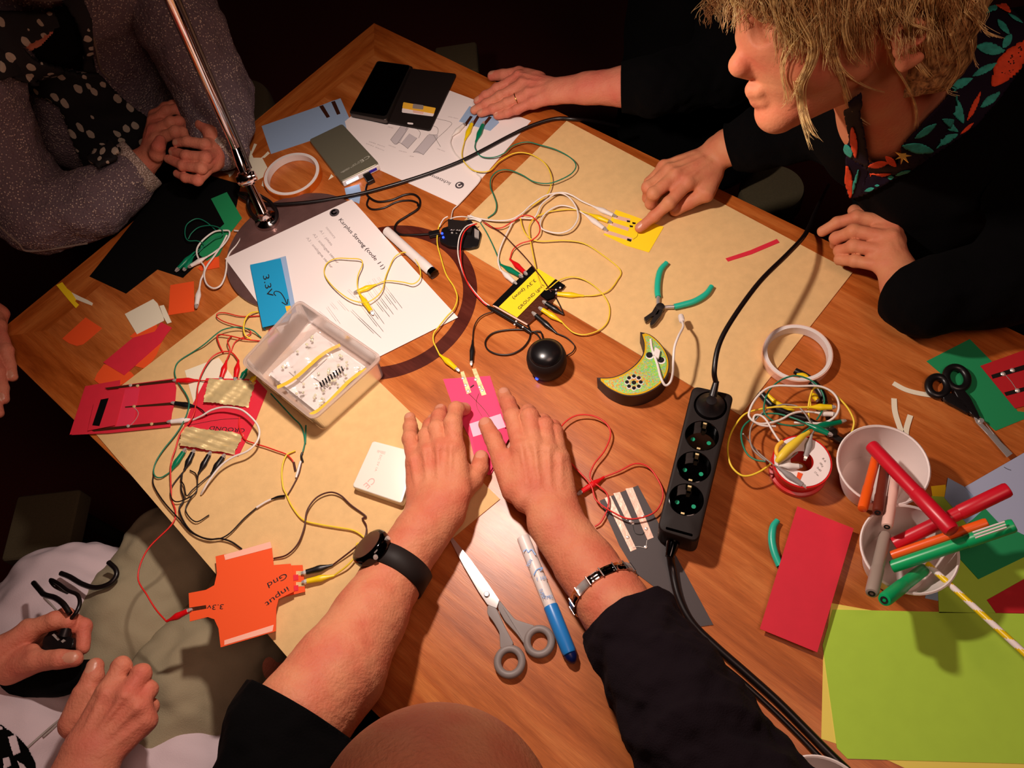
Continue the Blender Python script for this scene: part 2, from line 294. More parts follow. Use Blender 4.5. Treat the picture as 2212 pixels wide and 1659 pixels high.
def tbox(nm, u, v, su, sv, z0, z1): box(nm, TP(u, v, z0), dA, dB, su, sv, (z1 - z0) / 1000, M_['wood_edge'], table, .003)
for v in (.07, LBm - .07): tbox('apron', LA / 2, v, LA - .26, .02, -110, -28)
for u in (.07, LA - .07): tbox('apron', u, LBm / 2, .02, LBm - .26, -110, -28)
for u in (.09, LA - .09):
    for v in (.09, LBm - .09): tbox('leg', u, v, .06, .06, -749, -28)
rc = Vector((-0.1449, 0.7135, TZ)); V = []; Fc = []; NS = 96
for k in range(NS):
    a = 2 * math.pi * k / NS
    for rr, z in ((.1325, .0001), (.1125, .0001)): V.append(rc + Vector((math.cos(a) * rr, math.sin(a) * rr, z)))
for k in range(NS): j = (k + 1) % NS; Fc.append([2 * k, 2 * j, 2 * j + 1, 2 * k + 1])
mk('inlay_ring', V, Fc, M_['ring'], table)
# ---------------------------------------------------------------- boards, papers and cards (z in mm over the table top)
def card(name, label, cat, k, pts, z, m, th=.4, group=None, parent=None, rnd=0):
    q = PL(k, pts, z)
    if rnd: q = rpoly(q, rnd)
    o = plate(name, q, th / 1000, M_[m], parent)
    return o if parent else tag(o, label, cat, group)
def sheet_thing(name, label, cat, k, pts, z, m, th=.35, base='sheet'):
    q = PL(k, pts, z); c = sum(q, Vector()) / len(q); t = thing(name, label, cat, (c.x, c.y, TZ + (z - th) / 1000)); plate(base, q, th / 1000, M_[m], t); return t
card('kraft_board', 'large brown kraft board along the far edge under the pliers and yellow card', 'board', 0, [(1224, 261), (1842, 588), (1600, 897), (962, 515)], 1.3, 'kraft', 1.2)
card('kraft_board', 'large brown kraft board in the near left corner under the crimson cards', 'board', 0, [(175, 900), (578, 590), (1080, 1078), (639, 1441)], 1.3, 'kraft', 1.2)
# printed sheet over the lamp foot
A_, B_, C_ = W(485, 557, 10), W(759, 430, 9), W(990, 687, .6)
disc_c = Vector((-.259, .839, 0)); ux = (C_ - B_); ux.z = 0; uy = (A_ - B_); uy.z = 0; V = []; Fc = []; N1, N2 = 40, 30
A2 = B_ + uy.normalized() * .210; X2 = ux.normalized() * .297
for j in range(N2 + 1):
    for i in range(N1 + 1):
        p = B_ + ux * (i / N1) + uy * (j / N2); d = math.hypot(p.x - disc_c.x, p.y - disc_c.y); t = min(1, max(0, (d - .106) / .06)); t = t * t * (3 - 2 * t)
        V.append(Vector((p.x, p.y, TZ + (8.6 * (1 - t) + 1.9 * t) / 1000 + .0004 * math.sin(i * .35))))
n = len(V); V = V + [v - Vector((0, 0, .0003)) for v in V]
for j in range(N2):
    for i in range(N1): a = j * (N1 + 1) + i; Fc.append([a, a + 1, a + N1 + 2, a + N1 + 1]); Fc.append([n + a, n + a + N1 + 1, n + a + N1 + 2, n + a + 1])
t = thing('printed_sheet', 'white printed sheet headed Karplus Strong half under the clear plastic box', 'paper', V[N1 // 2]); mk('sheet', V, Fc, M_['white'], t, smooth=True)
def kz(px, py): p = W(px, py, 2); d = math.hypot(p.x - disc_c.x, p.y - disc_c.y); q = min(1, max(0, (d - .106) / .06)); q = q * q * (3 - 2 * q); return 8.6 * (1 - q) + 2.7 * q
def KP(k, x, y): ox, oy, s = KS[k]; a, b = ox + x / s, oy + y / s; return W(a, b, kz(a, b))
def logo(par, c, r, up=.0004):
    bm = bmesh.new(); ci = []
    V = [c + Vector((math.cos(a) * r, math.sin(a) * r, up)) for a in [i * math.pi / 12 for i in range(24)]]
    mk('printed_logo', V, [list(range(24))], M_['ink'], par)
    a0 = rng.uniform(0, 6); stroke([c + Vector((math.cos(a) * r * .5, math.sin(a) * r * .5, up + .0003)) for a in np.linspace(-1.2 + 2.2, 3.6 + 2.2, 7)], r * .3, M_['white'], par, 'printed_logo')
logo(t, KP(2, 483, 1245), .0075)
def ktext(s, k, x0, y0, x1, y1, h, m, par=t): text(s, KP(k, x0, y0), KP(k, x1, y1), h, m, par, 'printed_line')
ktext('Karplus Strong (code 11)', 2, 508, 1292, 788, 1606, .0062, M_['ink'])
for s, a, b in (('sensors', (425, 1340), (480, 1410)), ('A1 : piezo', (385, 1362), (460, 1455)), ('A2 : analogue sensor', (342, 1385), (500, 1570)), ('A3 : analogue sensor', (300, 1408), (462, 1600))):
    ktext(s, 2, a[0], a[1], b[0], b[1], .0042, M_['ink2'])
bodyrows = [((1060, 290), (1210, 490)), ((1030, 300), (1180, 500)), ((1000, 320), (1155, 530)), ((975, 345), (1130, 545)), ((960, 400), (1095, 590)), ((935, 440), (1090, 640)), ((890, 500), (1075, 680)), ((870, 370), (930, 430)), ((805, 440), (870, 510)), ((760, 455), (800, 500)), ((735, 480), (815, 590)), ((680, 510), (740, 560))]
for a, b in bodyrows:
    d0 = KP(6, *a); d1 = KP(6, *b); ribbon('printed_line', [d0 + Vector((0, 0, .0002)), d1 + Vector((0, 0, .0002))], .0004, M_['ink3'], t, .0001)
    off = (d1 - d0).normalized().cross(Vector((0, 0, 1))) * .0026; ribbon('printed_line', [d0 + off + Vector((0, 0, .0002)), d0.lerp(d1, .8) + off + Vector((0, 0, .0002))], .0004, M_['ink3'], t, .0001)
def ksurf(x, y): d = math.hypot(x - disc_c.x, y - disc_c.y); q = min(1, max(0, (d - .106) / .06)); q = q * q * (3 - 2 * q); return TZ + (8.6 * (1 - q) + 1.9 * q) / 1000
for ch in t.children:
    if ch.name.startswith('printed_l'):
        dz = .0014 if 'logo' in ch.name else .0009
        for v in ch.data.vertices: p = v.co + t.location; v.co.z = ksurf(p.x, p.y) + dz + (.0012 if ch.data.materials[0] == M_['white'] else 0) - t.location.z
# sheet with the crocodile-clip drawing
t = sheet_thing('printed_sheet', 'white sheet with a grey clip drawing under the black phone wallet', 'paper', 0, [(970, 195), (1147, 261), (990, 445), (763, 341), (745, 262), (790, 225)], .6, 'white')
logo(t, P(2, 1282, 1067, .6), .0068); text('lichtsensor', P(2, 1228, 1050, .6), P(2, 1075, 985, .6), .0062, M_['ink'], t, 'printed_line')
def gpoly(k, pts, z, m='grey_ink'): plate('printed_drawing', PL(k, pts, z), .00005, M_[m], t)
M_['lg'] = mat('light_grey_print', (196, 186, 188), .8)
for q in ([(905, 690), (840, 775), (870, 805), (900, 795), (955, 700)], [(960, 735), (905, 800), (950, 832), (1010, 765)], [(1085, 740), (985, 855), (1050, 870), (1140, 770), (1145, 745)]): gpoly(2, q, .78, 'lg')
for q in ([(905, 690), (840, 775)], [(955, 700), (880, 805)], [(1010, 765), (950, 832)], [(1080, 745), (985, 858)], [(1140, 765), (1050, 872)], [(840, 775), (870, 805), (900, 795), (950, 832)], [(985, 858), (1010, 850), (1050, 872)],
          [(935, 715), (955, 690), (1000, 700), (1030, 730), (1020, 765)], [(1090, 680), (1140, 700), (1140, 740), (1110, 745), (1085, 740)], [(1135, 640), (1228, 665), (1210, 700), (1140, 765)], [(1115, 745), (1160, 820)]):
    stroke(PL(2, q, .9), .0006, M_['grey_ink'], t, 'printed_drawing')
for a, b in (((805, 820), (705, 785)), ((800, 843), (685, 797)), ((860, 700), (825, 690)), ((875, 825), (830, 808)), ((945, 855), (895, 843)), ((990, 882), (965, 878)), ((1190, 850), (1140, 830)), ((1275, 640), (1210, 625))):
    text('note text', P(2, *a, .8), P(2, *b, .8), .0026, M_['ink2'], t, 'printed_line')
# blue cards at the back
t = sheet_thing('sensor_card', 'pale blue card with two dark copper strips beside the grey power bank', 'card', 2, [(15, 688), (385, 560), (460, 530), (520, 510), (600, 690), (75, 866)], .5, 'blue_l')
for q in ([(383, 562), (408, 553), (453, 628), (432, 636)], [(460, 534), (484, 526), (520, 608), (498, 616)]): plate('copper_strip', PL(2, q, .75), .0002, M_['copper_d'], t)
t = sheet_thing('sensor_card', 'small pale blue card under the resting fingertips at the far side', 'card', 2, [(1345, 560), (1510, 625), (1535, 665), (1478, 718), (1278, 658)], 1.2, 'blue_l')
for q in ([(1350, 622), (1366, 628), (1325, 688), (1308, 680)], [(1400, 610), (1418, 616), (1372, 690), (1355, 682)], [(1470, 625), (1488, 632), (1432, 700), (1415, 692)]): plate('copper_strip', PL(2, q, 1.4), .0002, M_['copper_d'], t)
card('paper_scrap', 'pale blue paper scrap lit white under the power bank plug', 'paper', 2, [(545, 1085), (640, 1060), (652, 1110), (640, 1185), (560, 1150)], .8, 'blue_l')
# blue card reading 3.3V, folded
bt = thing('folded_card', 'bright blue folded card lettered 3.3V standing on the printed sheet', 'card', KP(5, 1740, 400))
plate('back_leaf', [KP(5, *p) + Vector((0, 0, .0012)) for p in ((1700, 195), (1830, 160), (1898, 520), (1780, 560))], .0004, M_['blue_l'], bt)
plate('front_leaf', PL(5, [(1600, 213), (1795, 172), (1868, 520), (1845, 575), (1680, 614)], 13), .0005, M_['blue'], bt)
plate('back_leaf', PL(5, [(1601, 228), (1607, 245), (1690, 616), (1680, 614)], 11), .006, M_['blue'], bt)
text('3.3V', P(5, 1682, 285, 13), P(5, 1712, 425, 13), .0095, M_['pen'], bt, squeeze=True)
stroke(PL(5, [(1765, 412), (1752, 395), (1765, 382), (1795, 392), (1818, 425), (1834, 462)], 13.3), .0013, M_['pen'], bt); stroke(PL(5, [(1803, 452), (1835, 468), (1842, 432)], 13.3), .0013, M_['pen'], bt)
plate('tape_tab', PL(5, [(1825, 478), (1858, 474), (1866, 524), (1838, 530)], 13.4), .0004, M_['tape_y'], bt)
# black card and green strips at the left
card('black_card', 'large black card at the far left under the clasped hands', 'card', 0, [(352, 398), (430, 372), (520, 398), (500, 500), (395, 600), (340, 582), (272, 634), (193, 597)], .6, 'black')
card('green_strip', 'green card strip crossing under the lamp foot and coiled leads', 'card', 13, [(640, -170), (830, -250), (1010, 60), (860, 250), (740, 500), (620, 590), (500, 500), (520, 380), (800, 130)], 1.1, 'green_d')
card('orange_scrap', 'orange card scrap under the white and green leads, left of the blue card', 'card', 13, [(480, 660), (640, 540), (735, 520), (740, 650), (520, 692)], 1.4, 'orange')
card('orange_card', 'orange square card lying beside the white clip', 'card', 5, [(1090, 343), (1240, 318), (1242, 510), (1076, 535)], .5, 'orange')
card('orange_card', 'orange card with one rounded corner alone near the left table edge', 'card', 5, [(547, 550), (652, 618), (570, 690), (530, 722), (490, 732), (440, 715), (398, 685)], .5, 'orange')
card('yellow_strip', 'short yellow notched paper strip near the left table edge', 'paper', 5, [(360, 343), (398, 324), (430, 365), (455, 385), (487, 435), (480, 445), (505, 468), (485, 490), (440, 440)], 1.0, 'yellow')
card('paper_strip', 'short white paper offcut tucked beside the yellow strip', 'paper', 5, [(450, 385), (520, 420), (560, 438), (594, 458), (588, 474), (545, 458), (480, 432)], .5, 'cream')
card('orange_scrap', 'orange card edge peeking between the white card and crimson card', 'card', 5, [(1000, 585), (1010, 640), (900, 700), (830, 672), (870, 640)], .5, 'orange')
card('white_card', 'cream white card lying above the loose crimson card', 'card', 5, [(798, 528), (980, 432), (1008, 460), (1045, 545), (1050, 570), (876, 657)], 1.0, 'cream')
card('white_slip', 'narrow cream slip leaning on the cream white card', 'card', 5, [(1020, 476), (1048, 470), (1098, 580), (1070, 590), (1045, 545)], 1.6, 'cream')
card('crimson_card', 'loose crimson card of pointed shape left of the wires', 'card', 5, [(1030, 580), (1100, 615), (1060, 665), (1032, 710), (795, 920), (660, 838), (850, 680), (990, 640)], 1.4, 'red')
card('orange_scrap', 'orange card scrap under the right side of the loose crimson card', 'card', 5, [(1000, 712), (1032, 710), (1000, 790), (965, 840), (918, 876), (865, 862)], .9, 'orange')
card('orange_scrap', 'orange card scrap with rounded tab above the folded crimson card', 'card', 5, [(665, 850), (700, 850), (840, 900), (860, 925), (820, 965), (745, 990), (680, 985), (630, 972), (603, 950), (620, 910)], .9, 'orange')
# crimson folded sensor with three copper tracks
t = thing('sensor_card', 'long folded crimson card with three copper strips clipped by red, black and white leads', 'card', P(5, 800, 1130, 1))
plate('rear_leaf', PL(5, [(545, 990), (770, 950), (740, 1250), (445, 1300)], 1.9), .0005, M_['red'], t)
plate('front_leaf', PL(5, [(775, 985), (1110, 940), (1128, 1000), (1120, 1090), (1100, 1160), (1090, 1250), (700, 1290), (455, 1302), (590, 1225)], 4.2), .0005, M_['red'], t)
plate('raised_flap', PL(5, [(650, 1010), (790, 1042), (735, 1240), (560, 1275), (600, 1100)], 6.5), .0004, M_['red'], t)
plate('tape_patch', PL(5, [(800, 1010), (895, 1000), (850, 1250), (740, 1255)], 4.6), .0002, mat('glossy_red_tape', (226, 60, 84), .2), t)
plate('black_strip', PL(5, [(645, 1075), (695, 1066), (635, 1245), (590, 1240)], 6.8), .0002, M_['black'], t)
for q in ([(670, 1000), (1112, 946), (1115, 964), (690, 1010)], [(800, 1120), (1108, 1092), (1110, 1110), (800, 1128)], [(570, 1265), (1085, 1215), (1085, 1232), (600, 1280)]): plate('copper_strip', PL(5, q, 4.7), .0002, M_['copper_d'], t)
for x, y, m in ((858, 1120, 'gold'), (835, 985, 'tin'), (880, 988, 'gold'), (820, 1245, 'tin'), (970, 1232, 'gold')): lathe('solder_blob', [(.0001, -.0002), (.0024, 0), (.0018, .0012), (.0002, .0016)], M_[m], P(5, x, y, 4.7), parent=t, seg=10)
stroke(PL(5, [(858, 1125), (885, 1160), (870, 1200), (835, 1240)], 5.2), .0007, M_['tin'], t, 'bare_wire')
# white card with crimson sensor and two brass foils
card('white_card', 'white card half hidden below the crimson card with brass foil', 'card', 5, [(1182, 890), (1400, 808), (1510, 960), (1300, 1150), (1240, 1100)], 1.9, 'cream')
t = sheet_thing('sensor_card', 'crimson card carrying two shiny brass foil pads beside the clear box', 'card', 5, [(1320, 938), (1640, 945), (1710, 1020), (1640, 1200), (1525, 1438), (1150, 1382), (1175, 1250), (1225, 1120)], 2.6, 'red')
def foil(pts, amp, m):
    q = PL(5, pts, 4.0); V = []; Fc = []; N = 26
    for j in range(N + 1):
        for i in range(N + 1):
            u, v = i / N, j / N; p = (q[0] * (1 - u) + q[1] * u) * (1 - v) + (q[3] * (1 - u) + q[2] * u) * v
            ed = 1 if i in (0, N) or j in (0, N) else 0
            z = amp * (math.sin(u * 11 + v * 5) * .9 + math.sin(v * 19 - u * 8) * .5 + math.sin(u * 31 + 1 + v * 9) * .22) + rng.normal() * amp * .14 + .006 * (1 - u)
            V.append(p + Vector((rng.normal() * .0004 * ed, rng.normal() * .0004 * ed, z)))
    for j in range(N):
        for i in range(N): a = j * (N + 1) + i; Fc.append([a, a + N + 1, a + N + 2, a + 1])
    return mk('foil_pad', V, Fc, M_[m], t, smooth=True)
foil([(1352, 955), (1635, 958), (1590, 1125), (1310, 1102)], .0011, 'gold'); foil([(1185, 1258), (1560, 1295), (1500, 1425), (1160, 1380)], .0013, 'gold')
text('GROUND', P(5, 1570, 1262, 2.7), P(5, 1345, 1245, 2.7), .006, M_['pen'], t)
stroke(PL(5, [(1180, 1245), (1400, 1205), (1560, 1195)], 2.8), .0006, M_['pen'], t)
# orange cross-shaped card hanging over the table corner
t = thing('folded_card', 'orange cross-shaped card lettered Gnd, input and 3.3v over the table edge', 'card', P(9, 1300, 720, 1))
q = [(1172, 508), (1215, 498), (1478, 458), (1488, 555), (1580, 548), (1592, 580), (1598, 700), (1515, 740), (1502, 790), (1500, 915), (1200, 1003), (1188, 900), (1165, 850), (1130, 838), (1032, 862), (1026, 708), (1120, 690), (1165, 665), (1180, 600)]
plate('sheet', PL(9, q, 13), .0006, M_['orange'], t)
plate('lower_leaf', PL(9, [(1500, 560), (1645, 555), (1660, 700), (1520, 735)], 6), .0005, M_['orange'], t)
plate('tape_edge', PL(9, [(1218, 500), (1470, 428), (1478, 462), (1225, 528)], 13.3), .0002, M_['orange_l'], t); plate('tape_edge', PL(9, [(1220, 965), (1488, 880), (1482, 915), (1220, 990)], 13.3), .0002, M_['orange_l'], t)
plate('support_block', PL(9, [(1250, 560), (1430, 530), (1440, 640), (1270, 680)], 12.3), .0105, M_['orange'], t)
plate('copper_strip', PL(9, [(1030, 787), (1120, 773), (1122, 792), (1032, 808)], 13.3), .0002, M_['copper_d'], t)
for y in (600, 660): plate('copper_strip', PL(9, [(1610, y - 12), (1655, y - 12), (1655, y + 10), (1610, y + 12)], 6.3), .0002, M_['gold'], t)
for y in (610, 668): plate('red_patch', PL(9, [(1590, y), (1622, y - 4), (1622, y + 26), (1592, y + 30)], 6.6), .0002, M_['red'], t)
for s, a, b, h in (('Gnd', (1555, 597), (1452, 655), .0072), ('input', (1562, 672), (1440, 762), .0066), ('3.3v', (1218, 768), (1128, 774), .006)): text(s, P(9, *a, 13), P(9, *b, 13), h, M_['pen'], t)
# pink card under the two hands
t = sheet_thing('sensor_card', 'hot pink card with two tinned strips held under both hands', 'card', 18, [(800, -5), (1175, -30), (1330, 450), (1180, 760), (1080, 740), (1010, 460), (870, 190)], 2.2, 'pink')
plate('folded_flap', PL(18, [(1010, 350), (1240, 280), (1330, 460), (1160, 760), (1080, 700)], 5), .0004, mat('deep_pink_card', (232, 56, 104), .75), t)
plate('tape_band', PL(18, [(1010, 352), (1258, 272), (1300, 378), (1040, 456)], 5.5), .0002, M_['pink_l'], t)
for q in ([(938, -60), (965, -68), (1025, 100), (990, 115)], [(1030, -85), (1062, -90), (1145, 118), (1108, 128)]):
    plate('copper_strip', PL(18, q, 2.5), .0002, M_['gold'], t)
for x, y in ((958, -10), (980, 45), (1000, 92), (1060, 0), (1092, 60), (1112, 85)): lathe('solder_blob', [(.0001, -.0002), (.0024, 0), (.0019, .0013), (.0002, .0017)], M_['tin'], P(18, x, y, 2.6), parent=t, seg=10)
stroke(PL(18, [(1005, 110), (1070, 175), (1130, 240), (1180, 310)], 3), .0006, M_['w_brown'], t, 'bare_wire'); stroke(PL(18, [(1085, 110), (1065, 170), (1075, 230), (1110, 290)], 3), .0005, M_['w_brown'], t, 'bare_wire')
stroke(PL(18, [(1018, 62), (1046, 42)], 3), .0016, M_['pen'], t, 'resistor')
# yellow sensor card under the pointing finger
t = sheet_thing('sensor_card', 'yellow card with three copper strips under the pointing finger', 'card', 3, [(978, 1045), (1285, 1155), (1190, 1318), (1045, 1275), (900, 1205)], 2.0, 'yellow')
for q in ([(968, 1078), (1072, 1104), (1066, 1128), (962, 1100)], [(945, 1122), (1064, 1160), (1056, 1182), (938, 1142)], [(908, 1172), (1085, 1228), (1078, 1248), (902, 1194)]): plate('copper_strip', PL(3, q, 2.3), .0002, M_['copper'], t)
for x, y in ((1060, 1118), (1095, 1130), (1078, 1150)): plate('solder_spot', PL(3, [(x - 12, y - 6), (x + 10, y - 2), (x + 8, y + 8), (x - 10, y + 6)], 2.6), .0003, M_['steel_d'], t)
stroke(PL(3, [(1090, 1235), (1115, 1215), (1120, 1190)], 2.4), .0004, M_['w_brown'], t, 'bare_wire'); plate('solder_spot', PL(3, [(1052, 1228), (1080, 1236), (1074, 1250), (1050, 1242)], 2.6), .0003, M_['steel_d'], t)
card('red_strip', 'narrow red card strip on the far kraft board', 'card', 8, [(282, 172), (440, 120), (610, 48), (628, 70), (450, 145), (298, 192)], 1.9, 'red')
# dark copper board with yellow card
t = thing('sensor_board', 'black-edged copper board with a yellow card lettered 3.3V and GROUND', 'board', P(17, 1250, 1200, 1))
plate('base_plate', PL(17, [(1380, 795), (1430, 850), (1770, 1030), (1640, 1200), (1580, 1280), (1320, 1505), (915, 1265), (940, 1230)], 5), .0028, M_['copper_d'], t)
plate('edge_strip', PL(17, [(1380, 790), (1428, 850), (985, 1290), (905, 1262)], 5.8), .0006, M_['black'], t)
plate('yellow_label', PL(17, [(1450, 830), (1655, 955), (1200, 1415), (982, 1288)], 6.6), .0006, M_['yellow'], t)
plate('edge_strip', PL(17, [(1660, 955), (1775, 1030), (1740, 1075), (1560, 1065)], 6.4), .0006, M_['black'], t); plate('side_block', PL(17, [(1530, 1080), (1660, 1090), (1640, 1170), (1560, 1200), (1480, 1140)], 9), .004, M_['black'], t)
ribbon('bare_edge', PL(17, [(915, 1268), (1100, 1375), (1322, 1500)], 5.6), .0022, M_['copper'], t)
text('3.3V (pow)', P(17, 1405, 955, 6.9), P(17, 1140, 1180, 6.9), .0052, M_['pen'], t, shear=.1); text('GROUND (gnd)', P(17, 1232, 1322, 6.9), P(17, 1525, 1035, 6.9), .0048, M_['pen'], t)
tube('heat_shrink', PL(17, [(840, 1275), (900, 1310), (1020, 1380), (1180, 1475), (1330, 1570), (1370, 1600)], 5), [.0013, .0026, .0027, .0028, .0028, .0016], M_['blackp'], t)
for x, y in ((1190, 1462), (1170, 1500), (1270, 1530), (1665, 1085), (1715, 1060)): lathe('solder_blob', [(.0001, 0), (.0016, .0003), (.0012, .0012), (.0002, .0016)], M_['tin'], P(17, x, y, 8), parent=t, seg=8)
# black card with three copper strips beneath the power strip
t = sheet_thing('sensor_card', 'long charcoal card with three bright copper strips beside the power strip', 'card', 11, [(492, 205), (700, 122), (770, 250), (1110, 880), (960, 900), (850, 720), (690, 600), (600, 450)], 1.0, 'grey_d')
for q in ([(518, 190), (552, 180), (692, 468), (660, 482)], [(566, 165), (602, 158), (665, 300), (636, 310)], [(632, 140), (672, 133), (785, 405), (752, 418)]): plate('copper_strip', PL(11, q, 1.3), .0002, M_['copper'], t)
for x, y in ((645, 405), (660, 320), (672, 328), (728, 292), (745, 358), (742, 458)): lathe('solder_blob', [(.0001, 0), (.0022, .0002), (.0016, .0012), (.0002, .0016)], M_['tin'], P(11, x, y, 1.2), parent=t, seg=8)
stroke(PL(11, [(670, 330), (685, 380), (720, 388), (735, 375)], 1.9), .0006, M_['blackp'], t, 'bare_wire'); stroke(PL(11, [(672, 460), (705, 455), (740, 458), (750, 420)], 1.9), .0005, M_['tin'], t, 'bare_wire')
# right side papers
card('crimson_card', 'large upright crimson card between power strip and paper cups', 'card', 12, [(560, 235), (866, 356), (668, 1030), (356, 902)], 9, 'red', .8)
card('yellow_paper', 'pale yellow paper under the large lime green sheet', 'paper', 12, [(745, 762), (1000, 808), (1900, 1720), (1880, 2000), (1060, 1620), (690, 1500), (700, 1050)], .4, 'yellow_l')
card('green_paper', 'large lime green paper in the near right corner', 'paper', 12, [(752, 797), (1900, 822), (1950, 1640), (832, 1608), (775, 1550), (697, 990)], .9, 'green_l')
card('green_paper', 'second lime green paper behind the cups, above the large sheet', 'paper', 12, [(1290, 180), (1470, 190), (1800, 330), (1900, 640), (1660, 815), (1330, 815), (1320, 600), (1230, 300)], .9, 'green_l')
card('red_card', 'dark red card at the right edge above the lime sheet', 'card', 12, [(1590, 745), (1830, 610), (1950, 700), (1900, 818), (1640, 815)], 1.5, 'red_d')
card('green_card', 'deep green card beside the second paper cup under the markers', 'card', 12, [(1370, 440), (1580, 245), (1850, 420), (1900, 460), (1545, 632)], 2.0, 'green_d')
card('yellow_scrap', 'small yellow paper corner behind the front paper cup', 'paper', 8, [(1596, 1630), (1690, 1620), (1700, 1700), (1610, 1720)], .5, 'yellow')
card('blue_paper', 'pale blue paper with folded corner behind the cups', 'paper', 12, [(1378, 80), (1470, 130), (1600, 250), (1480, 330), (1360, 190)], 1.5, 'blue_l')
card('blue_paper', 'small pale blue paper tip under the second paper cup', 'paper', 12, [(1262, 700), (1330, 690), (1325, 750), (1254, 735)], .45, 'blue_l')
t = sheet_thing('lilac_sheet', 'large lilac blue sheet at the right edge under the black scissors', 'paper', 12, [(1470, 130), (1800, -60), (1950, 0), (1950, 430), (1790, 390), (1650, 320), (1580, 245)], 2.5, 'lilac')
stroke(PL(12, [(1683, 22), (1700, 32), (1722, 40)], 2.7), .0006, M_['pen'], t)
card('green_card', 'green card near the right edge under the black scissors', 'card', 8, [(1845, 688), (1985, 830), (2150, 1150), (2280, 1165), (2010, 1275), (1800, 1090), (1720, 960), (1568, 830)], .5, 'green_d')
t = sheet_thing('sensor_card', 'red card with two dark copper strips cut off by the right edge', 'card', 8, [(1912, 860), (2330, 710), (2450, 1050), (2135, 1132)], 1.2, 'red_d')
for q in ([(1982, 918), (2300, 820), (2312, 852), (1992, 942)], [(2065, 1030), (2360, 950), (2370, 975), (2078, 1052)]): plate('copper_strip', PL(8, q, 1.5), .0002, M_['steel_d'], t)
stroke(PL(8, [(2075, 920), (2110, 960), (2140, 1005)], 2), .0006, M_['tin'], t, 'bare_wire')
for x, y in ((2118, 888), (2058, 912), (2150, 1018)): lathe('solder_blob', [(.0001, 0), (.003, .0003), (.002, .0014), (.0002, .002)], M_['tin'], P(8, x, y, 1.5), parent=t, seg=9)
for lab, q in (('curved white paper strip reaching the black scissors', [(1355, 970), (1430, 1010), (1520, 1035), (1650, 1055)]), ('white paper strip rising left behind the front cup', [(1360, 1068), (1368, 1160), (1410, 1290)]), ('white paper strip leaning right behind the front cup', [(1465, 1175), (1440, 1260), (1435, 1320)])):
    tag(ribbon('paper_strip', PL(8, q, 1.2), .0062, M_['cream']), lab, 'paper')
# offcuts by the lamp
card('cream_card', 'cream white card behind the lamp joint with cut strips on it', 'card', 26, [(215, 145), (300, 130), (345, 240), (420, 240), (490, 370), (370, 435), (300, 330)], .6, 'cream')
for lab, q, z in (('narrow cream offcut pointing up behind the lamp joint', [(352, 118), (375, 125), (330, 215), (305, 240)], 1.2), ('narrow cream offcut pointing right behind the lamp joint', [(440, 215), (468, 185), (485, 200), (440, 240), (410, 240)], 1.2),
                  ('tiny cream curl in front of the clasped hands', [(80, 365), (130, 360), (190, 345), (165, 385), (140, 405), (132, 380)], .8), ('cream sliver left of the amber tape roll', [(425, 435), (460, 410), (440, 490), (415, 478)], .6), ('tiny cream sliver beside the grey power bank', [(1010, 380), (1030, 400), (985, 428)], .6)):
    card('paper_offcut', lab, 'paper', 26, q, z, 'cream')
# ---------------------------------------------------------------- solid objects on the table
V3 = Vector; UP = Vector((0, 0, 1))
# desk lamp
t = thing('desk_lamp', 'chrome desk lamp with a round brushed foot and long tilted arm', 'lamp', (-.259, .839, TZ + .0016))
M_['brushed'] = mat('brushed_base', (120, 90, 86), .3, .35, bump=.15, bscale=500, var=.12, vscale=50)
lathe('foot_plate', [(.104, 0), (.109, .0015), (.109, .0045), (.106, .006), (.001, .006)], M_['brushed'], (-.259, .839, TZ + .0014), parent=t, seg=72)
fo = W(578, 478, 8); lathe('foot_boss', [(.019, 0), (.018, .004), (.012, .008), (.009, .012), (.0085, .02)], M_['chrome'], fo, parent=t)
j0 = W(533, 385, 66); j1 = W(512, 326, 92); top = W(365, -2, 350)
tube('stem', [fo + UP * .012, fo.lerp(j0, .5) + UP * .004, j0], [.0085, .0075, .006], M_['chrome'], t, 12)
for nm, a, r, h in (('joint', j0, .0115, .020), ('joint_cap', j0, .0075, .028)):
    ax = (j1 - j0).cross(UP).normalized(); lathe(nm, [(r * .9, -h / 2), (r, -h / 2 + .002), (r, h / 2 - .002), (r * .9, h / 2)], M_['chrome'], a, a + ax, parent=t, seg=20)
ad = (top - j1).normalized(); elb = top + ad * .10; sd = ad.cross(UP).normalized()
tube('arm', [j1, elb], .0062, M_['chrome'], t, 16); tube('arm', [j0 + sd * -.013 + ad * .01, elb + sd * -.013], .0026, M_['steel_d'], t, 8)
tube('joint_fork', [j0 - ad * .002, j1 + ad * .006], [.008, .009, .0075], M_['chrome'], t, 12)
lathe('joint', [(.012, -.014), (.013, 0), (.012, .014)], M_['chrome'], elb, elb + sd, parent=t, seg=20)
hd = LAMP + UP * .05; tube('arm', [elb, elb.lerp(hd, .5) + UP * .05, hd], .0062, M_['chrome'], t, 12)
M_['shade_in'] = mat('white_enamel', (245, 236, 225), .5)
lathe('lamp_shade', [(.044, .006), (.0455, .0075), (.044, .04), (.034, .066), (.012, .074), (.001, .0745)], M_['chrome'], LAMP - UP * .012, parent=t, seg=40, closed=False)
lathe('shade_lining', [(.0425, .008), (.042, .04), (.032, .064), (.001, .071)], M_['shade_in'], LAMP - UP * .012, parent=t, seg=40, closed=False)
